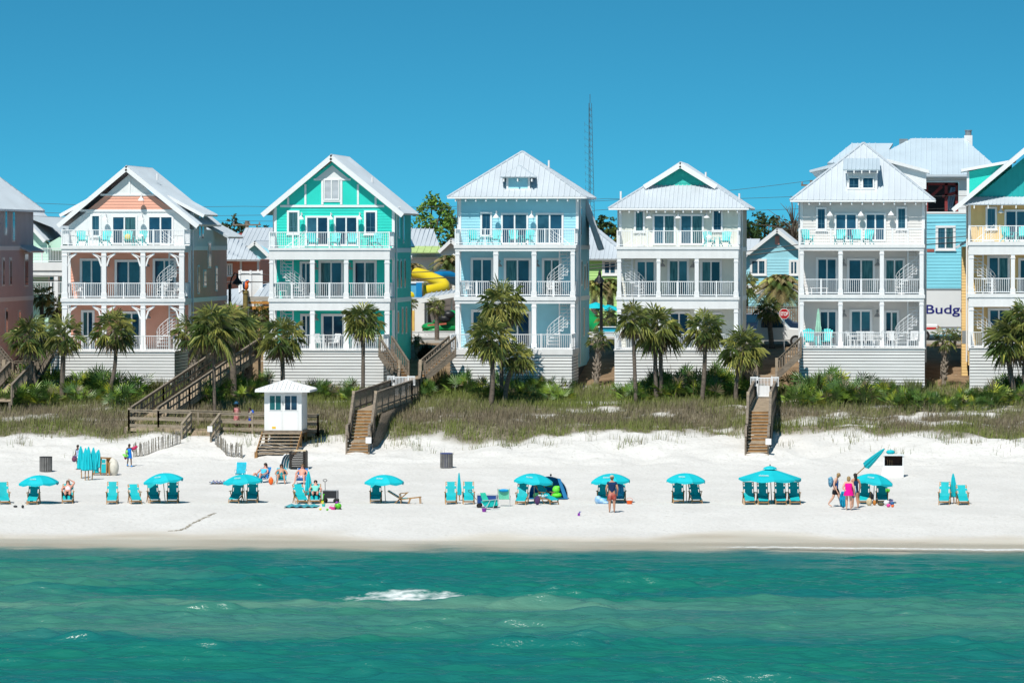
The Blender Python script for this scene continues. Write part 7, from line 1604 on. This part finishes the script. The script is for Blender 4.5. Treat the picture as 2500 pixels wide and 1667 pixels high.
person('person in a mint shirt resting with bowed head on a lounger by the wagon', on_chair(766, 1230), .1, recline(), SK4, [('top', cloth('mint', (.22, .66, .55)), 0), ('shorts', cloth('dark', (.03, .03, .035)), .4)], 'short', HD, 1.1)
# low chairs with three people
LCB = cloth('sling_blue', (.02, .18, .50)); LCT = cloth('sling_turq', (.02, .40, .52))
def low_chair(lab, g, rz, m):
    r = thing('low_beach_chair', lab, 'chair', g, 'low folding beach chairs'); r.rotation_euler = (0, 0, rz); setorg(); b = MB(); b.prism([(-.26, -.25, .24), (.26, -.25, .24), (.26, .2, .16), (-.26, .2, .16)], (0, 0, .02)); b.build('seat', m, r); b = MB(); b.prism([(-.26, .2, .2), (.26, .2, .2), (.26, .52, .80), (-.26, .52, .80)], (0, .02, 0)); b.build('backrest', m, r)
    b = MB()
    for e in (-.28, .28): b.tube([(e, -.3, 0), (e, -.26, .25), (e, .22, .17), (e, .53, .82)], .014, 6); b.tube([(e, .4, 0), (e, .1, .2), (e, -.2, .42), (e, .36, .44)], .014, 6)
    b.build('frame', RAILW, r); return r
def lowsit(spread=.16, cross=False, fwdleg=.0):
    J = dict(pelvis=V3(0, .06, .32), spine=V3(0, .16, .46), chest=V3(0, .28, .64), neck=V3(0, .34, .78), head=V3(0, .33, .89), top=V3(0, .34, .99))
    for n, sg in (('l', -1), ('r', 1)):
        J['sh' + n] = V3(sg * .19, .28, .72); J['el' + n] = V3(sg * .32, .10, .52); J['wr' + n] = V3(sg * .22, -.12, .46); J['hip' + n] = V3(sg * .1, .0, .32); J['kn' + n] = V3(sg * spread, -.38, .50); J['an' + n] = V3(sg * (spread + .05), -.58 - fwdleg, .09); J['toe' + n] = V3(sg * (spread + .08), -.72 - fwdleg, .04)
    return J, 1.0
for px, py, rz, sk, lab, cl, hair, hm, m, cl2, w_ in ((635, 1179, -.5, SK4, 'woman in a light blue cover lying back in the leftmost low chair', [('top', cloth('light_blue', (.08, .50, .70)), 0), ('shorts', cloth('light_blue2', (.10, .45, .65)), .4)], 'bob', HD, LCB, 'blue low beach chair under the woman in light blue', 1.0),
        (683, 1182, .1, SK2, 'woman in a teal swim dress seated in the middle low chair', [('tank', cloth('teal_print', (.01, .34, .36), (.02, .22, .26)), -.4), ('shorts', cloth('teal2', (.01, .30, .32)), .3)], 'bob', HD, LCT, 'turquoise low beach chair under the woman in teal', 1.05),
        (732, 1183, -.05, SK4, 'bare chested man with pale shorts in the right low chair', [('shorts', cloth('pale_lilac', (.62, .60, .75)), .5)], 'short', HB, LCB, 'blue low beach chair under the bare chested man', 1.12)):
    g = ground(px, py, 226, 276); g.y += .6; g.z = gz(g.x, g.y); low_chair(cl2, g, rz, m); person(lab, g, rz, lowsit(.15 if sk != SK4 else .2), sk, cl, hair, hm, w_)
g = ground(583, 1180, 226, 276); low_chair('empty turquoise low chair standing behind the third open umbrella', g + Vector((0, .6, .28)), 0, LCT)
# children at the left and walkers on the boardwalk
g = ground(316, 1139, 240, 285); Jk = stand(1.28, .14, wr=((-.32, -.16, 1.0), (.34, -.06, 1.15))); p = person('child in a bright blue tunic and blue shoes carrying colourful pool toys', g, R(25), Jk, SK3, [('dress', cloth('bright_blue', (.005, .14, .62), (.01, .25, .75)), .30)], 'long', HD); setorg(); b = MB()
for t in ('anl', 'anr'): b.ball(Jk[0][t] + Vector((0, -.05, -.02)), .05, .10, .045)
b.build('shoes', mat('blue_shoe', (.02, .25, .65), .6), p, True)
blob('pool_toy', 'lime green pool toy under the arm of the child in blue', 'toy', g + Vector((-.16, -.18, .62)), [((0, 0, 0), (.14, .08, .09)), ((-.12, 0, .05), (.08, .06, .06)), ((.05, 0, .22), (.07, .06, .1))], mat('lime_plastic', (.25, .70, .12), .5)); blob('pool_toy', 'raspberry coloured inflatable on the shoulder of the child in blue', 'toy', g + Vector((.26, -.02, 1.02)), [((0, 0, 0), (.13, .1, .10)), ((.12, 0, .08), (.09, .08, .08))], mat('raspberry_plastic', (.50, .02, .10), .5)); blob('small_bag', 'dark red bag at the hip of the child in blue', 'bag', g + Vector((-.2, -.1, .52)), [((0, 0, 0), (.08, .06, .12))], mat('wine_cloth', (.22, .01, .06), .8))
g = ground(190, 1146, 240, 285); Jk = stand(1.38, .12, wr=((-.22, -.2, .80), (.22, -.12, .86))); person('child in a blue and white shirt half hidden behind the closed umbrellas', g, R(-40), Jk, SK3, [('top', cloth('blue_white', (.2, .3, .6), (.75, .77, .8)), 0), ('shorts', cloth('white_s', (.7, .7, .72)), .5)], 'short', HD)
blob('striped_bag', 'striped red and blue bag carried beside the closed umbrellas', 'bag', ground(182, 1146, 240, 285) + Vector((0, -.1, .58)), [((0, 0, 0), (.14, .1, .16)), ((.02, 0, .14), (.12, .08, .06))], cloth('stripes', (.30, .03, .03), (.05, .10, .22)))
g = PT(577, 282.4, 2.72); Jk = stand(1.62, .22, wr=((-.2, -.26, 1.02), (.26, -.08, .86))); p = person('woman in a wide blue hat and red patterned dress on the boardwalk', g, R(-30), Jk, SK3, [('dress', cloth('red_pattern', (.45, .05, .06), (.65, .4, .38)), .52)], 'bob', HD); setorg(); hat(p, Jk[0], mat('blue_hat', (.01, .07, .14), .8), .2)
g = PT(610, 282.5, 2.70); Jk = stand(1.36, .16, wr=((-.2, -.24, .86), (.22, -.05, .72))); p = person('child in a striped top with a blue backpack on the boardwalk', g, R(-50), Jk, SK3, [('top', cloth('striped', (.05, .05, .08), (.7, .7, .68)), 0), ('shorts', cloth('royal_blue', (.01, .06, .42)), .7)], 'short', HD); setorg(); b = MB(); b.ball((0, .16, 1.0), .13, .10, .2); b.build('backpack', mat('royal_backpack', (.01, .10, .55), .6), p, True)
for (x, z) in ((585, 3.2), (640, 3.25)): pass
# ---------------------------------------------------------------- loose gear on the sand
def towel(lab, px, py, w_, d_, m, rz=0, wav=.05):
    g = ground(px, py, 226, 276); setorg(g); b = MB(); n, r_ = 16, 6; vs = []; fs = []; c, s = math.cos(rz), math.sin(rz)
    for j in range(r_ + 1):
        for i in range(n + 1):
            u, v = (i / n - .5) * w_, (j / r_ - .5) * d_; x, y = u * c - v * s, u * s + v * c; vs.append((g.x + x, g.y + y, gz(g.x + x, g.y + y) + .03 + wav * (.5 + .5 * math.sin(i * 1.7 + j * .8)) * (1 if 0 < i < n else .3)))
    for j in range(r_):
        for i in range(n): fs.append((j * (n + 1) + i, j * (n + 1) + i + 1, (j + 1) * (n + 1) + i + 1, (j + 1) * (n + 1) + i))
    b.add(vs, fs); return tag(b.build('beach_towel', m, None, True), lab, 'towel')
towel('blue and green striped beach towel spread before the black wagon', 737, 1237, 1.62, 1.6, mat('striped_towel', (.005, .07, .24), .85, .2, 2.2, stretch=(1, 2.5, 1), col2=(.12, .62, .60)), 0, .07)
towel('crumpled magenta and turquoise towel beside the third open umbrella', 532, 1180, .8, 1.1, mat('magenta_towel', (.42, .05, .22), .85, .2, 4, col2=(.05, .40, .55)), 0, .12)
g = ground(1463, 1229, 226, 276); blob('towel_heap', 'light blue tie dyed towels heaped in front of the standing man’s lounger'.replace('’', "'"), 'towel', g, [((-.05, 0, .18), (.18, .2, .22)), ((.15, 0, .12), (.25, .2, .16)), ((.30, -.05, .06), (.2, .15, .08))], cloth('tie_dye', (.06, .32, .68), (.55, .72, .85))); g = ground(1513, 1229, 226, 276); drape('towel', 'dark and light blue towel draped over the lounger right of the man', 'towel', g + Vector((-.02, .35, .2)), .42, .8, cloth('blue_dye', (.01, .10, .32), (.02, .40, .60)), 5)
def bucket(lab, px, py, r_, h, m, cat='bucket'):
    g = ground(px, py, 226, 276); root = thing('sand_bucket', lab, cat, g, None); b = MB(); b.lathe(g, [(r_ * .75, 0), (r_, h), (r_ * .9, h), (r_ * .68, .02)], 12, False); b.build('pail', m, root); b = MB(); b.tube([g + Vector((r_ * math.cos(t), 0, h + r_ * .9 * math.sin(t))) for t in [i * math.pi / 8 for i in range(9)]], .008, 5); b.build('handle', m, root)
OR = mat('orange_plastic', (.80, .12, .01), .4); PK = mat('pink_plastic', (.75, .05, .30), .4); LG = mat('green_plastic', (.10, .50, .02), .4); YE = mat('yellow_plastic', (.80, .60, .02), .4); PU = mat('purple_plastic', (.22, .03, .30), .4); TQ = mat('turquoise_plastic', (.02, .5, .40), .4)
bucket('orange bucket on the sand right of the standing man', 1537, 1230, .16, .17, OR); bucket('pink bucket among the toys before the black wagon', 813, 1244, .12, .14, PK); bucket('purple bucket in front of the blue wagon', 1182, 1249, .12, .18, PU); bucket('small turquoise bucket near the yellow spade', 790, 1236, .09, .13, TQ)
g = ground(825, 1243, 226, 276); tt = thing('toy_truck', 'bright green toy with a purple arch on the sand', 'toy', g); b = MB(); b.ball(g + Vector((0, 0, .17)), .18, .14, .15); b.build('body', LG, tt, True); b = MB(); b.ball(g + Vector((-.05, 0, .31)), .09, .08, .09); b.build('top', PU, tt, True); b = MB()
for e in (-.11, .13): b.ball(g + Vector((e, -.08, .04)), .05, .04, .05)
b.build('wheels', BLACK, tt, True)
def spade(lab, px, py, h, m, m2):
    g = ground(px, py, 226, 276); root = thing('sand_spade', lab, 'toy', g); b = MB(); b.bar(g + Vector((0, 0, .1)), g + Vector((.06, .02, h)), .03, .03); b.bar(g + Vector((.0, .02, h)), g + Vector((.12, .02, h)), .03, .03); b.build('handle', m, root); b = MB(); b.bar(g - Vector((.0, 0, .03)), g + Vector((.01, 0, .14)), .12, .02, up=(0, 1, 0)); b.build('blade', m2, root)
spade('green and yellow spade stuck in the sand by the black wagon', 787, 1229, .46, LG, YE); spade('small dark blue spade alone on the sand left of the standing man', 1413, 1259, .2, mat('indigo_plastic', (.04, .03, .30), .5), PU)
for lab, px, py, m, r_ in (('tiny yellow toy left of the pink bucket', 782, 1243, YE, .06), ('tiny green toy ball left of the pink bucket', 799, 1244, LG, .06), ('small coral coloured shovel near the pink bucket', 806, 1239, PK, .06), ('lime green toy on top of the toy pile by the lounger', 2166, 1216, LG, .13), ('lilac toy bag in the toy pile', 2174, 1227, mat('lilac_plastic', (.55, .40, .66), .6), .13), ('dark blue toy in the toy pile', 2178, 1231, mat('petrol_plastic', (.01, .10, .25), .5), .10), ('hot pink ball in the toy pile', 2169, 1236, PK, .10), ('orange red ball in the toy pile', 2179, 1236, OR, .075), ('pale bag behind the lilac toy', 2164, 1231, mat('white_bag', (.7, .68, .72), .7), .14)):
    g = ground(px, py + 2, 226, 276); blob('sand_toy', lab, 'toy', g, [((0, 0, r_ * .9 + (.3 if 'top of' in lab else 0)), (r_, r_ * .8, r_ * .9)), ((r_ * .6, 0, r_ * 1.3 + (.3 if 'top of' in lab else 0)), (r_ * .5, r_ * .4, r_ * .4))], m)
for lab, px, py, m, rx, rz in (('straw basket bag between the two loungers by the women', 2122, 1234, mat('straw', (.55, .44, .28), .9, .2, 8), .15, .19), ('black bag leaning on a lounger by the women', 2125, 1222, mat('black_cloth', (.012, .012, .018), .8), .16, .22), ('orange drink cooler beside the straw basket', 2135, 1233, mat('amber', (.5, .18, .03), .6), .09, .13), ('dark bag tucked under the lounger beside the toys', 2151, 1234, mat('olive_bag', (.10, .09, .05), .8), .17, .08),
        ('red and grey tote on the lounger under the leftmost umbrella', 77, 1224, mat('red_grey_bag', (.35, .30, .30), .8, .3, 9, col2=(.5, .03, .05)), .17, .17), ('orange handled beach bag left of the woman in teal', 662, 1183, OR, .13, .2), ('small beach ball beside the orange bag', 668, 1181, mat('ball_print', (.1, .35, .6), .6, .3, 12, col2=(.7, .7, .4)), .08, .1), ('navy bag at the side of the sideways lounger', 1312, 1232, mat('navy_bag', (.01, .02, .16), .8, .3, 8, col2=(.12, .04, .10)), .14, .22), ('black flip flops on the sand at the far left', 38, 1238, BLACK, .11, .05), ('small dark pouch near the leftmost umbrella foot', 56, 1240, BLACK, .07, .08), ('round teal bag hanging on the lounger left of the closed umbrella', 722, 1215, mat('teal_bag', (.01, .22, .24), .7), .1, .11)):
    g = ground(px, py, 226, 276); g.y -= .05; blob('beach_bag', lab, 'bag', g, [((0, 0, rz), (rx, rx * .7, rz)), ((0, 0, rz * 1.7), (rx * .55, rx * .4, rz * .4))], m)
# wagons
def wagon(lab, px, py, wd, body, hx_, m):
    g = ground(px, py, 226, 276); g.y += .3; r = thing('beach_wagon', lab, 'wagon', g); b = MB(); z0, z1 = g.z + .24, g.z + .60; b.prism([(g.x - wd / 2, g.y - .25, z0), (g.x + wd / 2, g.y - .25, z0), (g.x + wd / 2, g.y - .25, z1), (g.x - wd / 2, g.y - .25, z1)], (0, .02, 0)); b.box(g.x - wd / 2, g.x - wd / 2 + .02, g.y - .229, g.y + .25, z0, z1); b.box(g.x + wd / 2 - .02, g.x + wd / 2, g.y - .229, g.y + .25, z0, z1); b.box(g.x - wd / 2 + .021, g.x + wd / 2 - .021, g.y + .23, g.y + .25, z0, z1); b.box(g.x - wd / 2 + .021, g.x + wd / 2 - .021, g.y - .229, g.y + .229, z0, z0 + .02); b.build('tub', m, r)
    b = MB()
    for e in (-1, 1):
        for f_ in (-.26, .26): b.bar((g.x + e * wd / 2, g.y + f_, z0 - .1), (g.x + e * wd / 2, g.y + f_, z1 + .05), .025, .025)
    for f_ in (-.26, .26): b.bar((g.x - wd / 2, g.y + f_, z1 + .03), (g.x + wd / 2, g.y + f_, z1 + .03), .025, .025)
    b.build('frame', mat('frame_grey', (.5, .5, .5), .4) if 'FG_' not in globals() else FG_, r)
    for e in (-1, 1):
        for f_ in (-.3, .22): b = MB(); b.tube([(g.x + e * wd * .4, g.y + f_, g.z + .12), (g.x + e * wd * .4, g.y + f_ + .07, g.z + .12)], .12, 12); b.build('wheel', RUB, r)
    b = MB(); a = Vector((g.x + hx_ * wd / 2, g.y, z0 + .1)); c = a + Vector((-.02 if abs(hx_) < 1 else -.35, 0, .72 if abs(hx_) < 1 else .42)); b.tube([a, c], .014, 6); b.tube([c + Vector((.1 * math.cos(t), 0, .06 + .06 * math.sin(t))) for t in [i * math.pi / 5 for i in range(11)]], .016, 6); b.build('pull_handle', BLACK, r); return g
FG_ = mat('frame_grey', (.5, .5, .52), .4)
wagon('black folding wagon with its pull handle upright', 805, 1228, .72, 0, -.7, mat('black_mesh', (.02, .022, .026), .8)); gw = wagon('blue folding wagon loaded with a turquoise chair', 1188, 1240, .95, 0, -1, mat('blue_tub', (.006, .05, .22), .7))
g = ground(1193, 1244, 226, 276); r = thing('folded_chair', 'turquoise folding chair leaning across the blue wagon', 'chair', g); b = MB(); b.prism([g + Vector((-.38, -.12, .42)), g + Vector((.42, -.12, .50)), g + Vector((.46, -.06, .22)), g + Vector((-.15, -.06, .10))], (0, .03, 0)); b.build('seat', cloth('turq_sling', (.01, .46, .42)), r); b = MB(); b.prism([g + Vector((-.42, -.05, .82)), g + Vector((-.16, -.05, .84)), g + Vector((.02, -.14, .46)), g + Vector((-.26, -.14, .36))], (0, .03, 0)); b.build('backrest', cloth('green_sling', (.02, .42, .30)), r); b = MB()
for a_, c_ in (((-.3, -.16, .45), (.45, -.16, .52)), ((-.1, -.14, .1), (.1, -.14, .5)), ((.2, -.14, .0), (.35, -.14, .5)), ((-.25, -.15, .0), (0, -.15, .3))): b.bar(g + Vector(a_), g + Vector(c_), .022, .022)
b.build('frame', FG_, r)
g = ground(1229, 1237, 226, 276); g.y += .3; r = thing('camp_chair', 'mint green camp chair with a blue headrest seen from behind', 'chair', g); b = MB(); b.prism([g + Vector((-.25, -.02, .36)), g + Vector((.25, -.02, .36)), g + Vector((.27, -.16, .86)), g + Vector((-.27, -.16, .86))], (0, .03, 0)); b.build('backrest', cloth('mint_green', (.18, .68, .45)), r); b = MB(); b.ball(g + Vector((0, -.17, .80)), .24, .06, .08); b.build('headrest', cloth('headrest_blue', (.01, .30, .58)), r, True); b = MB(); b.box(g.x - .25, g.x + .25, g.y, g.y + .4, g.z + .35, g.z + .38); b.build('seat', cloth('mint_seat', (.15, .6, .4)), r); b = MB()
for e in (-.29, .29): b.tube([g + Vector((e, -.17, .9)), g + Vector((e, 0, .3)), g + Vector((e, .1, 0))], .014, 6); b.tube([g + Vector((e, -.15, 0)), g + Vector((e, .35, .5)), g + Vector((e, -.05, .55))], .014, 6)
b.bar(g + Vector((-.29, -.15, .02)), g + Vector((.29, -.15, .02)), .025, .025); b.build('frame', FG_, r)
# pop up tent
g = ground(1340, 1216, 226, 276); r = thing('popup_tent', 'blue pop up beach tent with an open front behind an umbrella', 'tent', g); TB = mat('tent_blue', (.008, .16, .36), .6, .1, 2); b = MB(); n, m_ = 20, 8; vs = []; fs = []
for j in range(m_ + 1):
    ph = math.pi * .5 * j / m_
    for i in range(n + 1):
        t = math.pi * i / n; vs.append(g + Vector((-.98 * math.cos(t), -.35 + 1.25 * math.sin(t) * math.cos(ph), .0 + 1.12 * math.sin(t) ** .8 * math.sin(ph))))
for j in range(m_):
    for i in range(n): fs.append((j * (n + 1) + i, j * (n + 1) + i + 1, (j + 1) * (n + 1) + i + 1, (j + 1) * (n + 1) + i))
b.add(vs, fs); o = b.build('shell', TB, r, True); md = o.modifiers.new('cloth', 'SOLIDIFY'); md.thickness = .012
b = MB(); b.prism([g + Vector((.45, -.4, 1.04)), g + Vector((.62, -.42, 1.0)), g + Vector((1.02, -.55, -.02)), g + Vector((.80, -.6, .02))], (0, .02, 0)); b.build('side_flap', TB, r); b = MB(); b.tube([g + Vector((-.98 * math.cos(math.pi * i / 16), -.36, 1.13 * math.sin(math.pi * i / 16) ** .8)) for i in range(17)], .014, 5); b.build('tent_pole', FG_, r); b = MB(); b.ball(g + Vector((.12, -.3, 1.18)), .05, .05, .07); b.build('hub', BLACK, r, True); b = MB(); b.prism([g + Vector((-1.0, -.9, .02)), g + Vector((1.0, -.9, .02)), g + Vector((.9, .6, .03)), g + Vector((-.9, .6, .03))], (0, 0, .01)); b.build('tent_floor', TB, r)
for lab, dx, dz, rx, rz, m in (('bright green float inside the blue tent, lower one', .42, .16, .28, .14, mat('neon_green', (.12, .70, .03), .5)), ('bright green float inside the blue tent, upper one', .40, .46, .2, .2, mat('neon_green2', (.15, .72, .05), .5)), ('dark green bag inside the blue tent', .05, .72, .22, .14, mat('forest_green', (.01, .16, .03), .7)), ('dark green bag under the umbrella by the tent', -.62, .14, .16, .16, mat('forest_green2', (.01, .14, .05), .7))):
    blob('tent_gear', lab, 'gear', g + Vector((dx, -.4, 0)), [((0, 0, dz), (rx, .2, rz)), ((.1, 0, dz + rz * .5), (rx * .5, .15, rz * .5))], m)
g2 = ground(1331, 1231, 226, 276); drape('towel', 'white and turquoise towel on the sideways lounger before the tent', 'towel', g2 + Vector((-.12, .2, .32)), .5, .14, cloth('pale_turq', (.12, .6, .68), (.7, .78, .8)), 9)
# thin dark drain line left by the tide on the sand
setorg(ground(470, 1275, 226, 276)); b = MB(); P = [ground(px, py, 226, 276) for px, py in ((412, 1296), (440, 1294), (452, 1290), (470, 1278), (490, 1268), (508, 1260), (524, 1252))]
for i in range(len(P) - 1):
    for k in range(14):
        q = P[i].lerp(P[i + 1], (k + rnd.random()) / 14) + Vector((rnd.gauss(0, .03), rnd.gauss(0, .12), 0)); q.z = gz(q.x, q.y) + .004; b.ball(q, rnd.uniform(.04, .12), rnd.uniform(.05, .1), rnd.uniform(.012, .03), 6, 3)
tag(b.build('tide_debris', mat('dark_seaweed', (.28, .25, .2), .95, .3, 6)), kind='stuff')
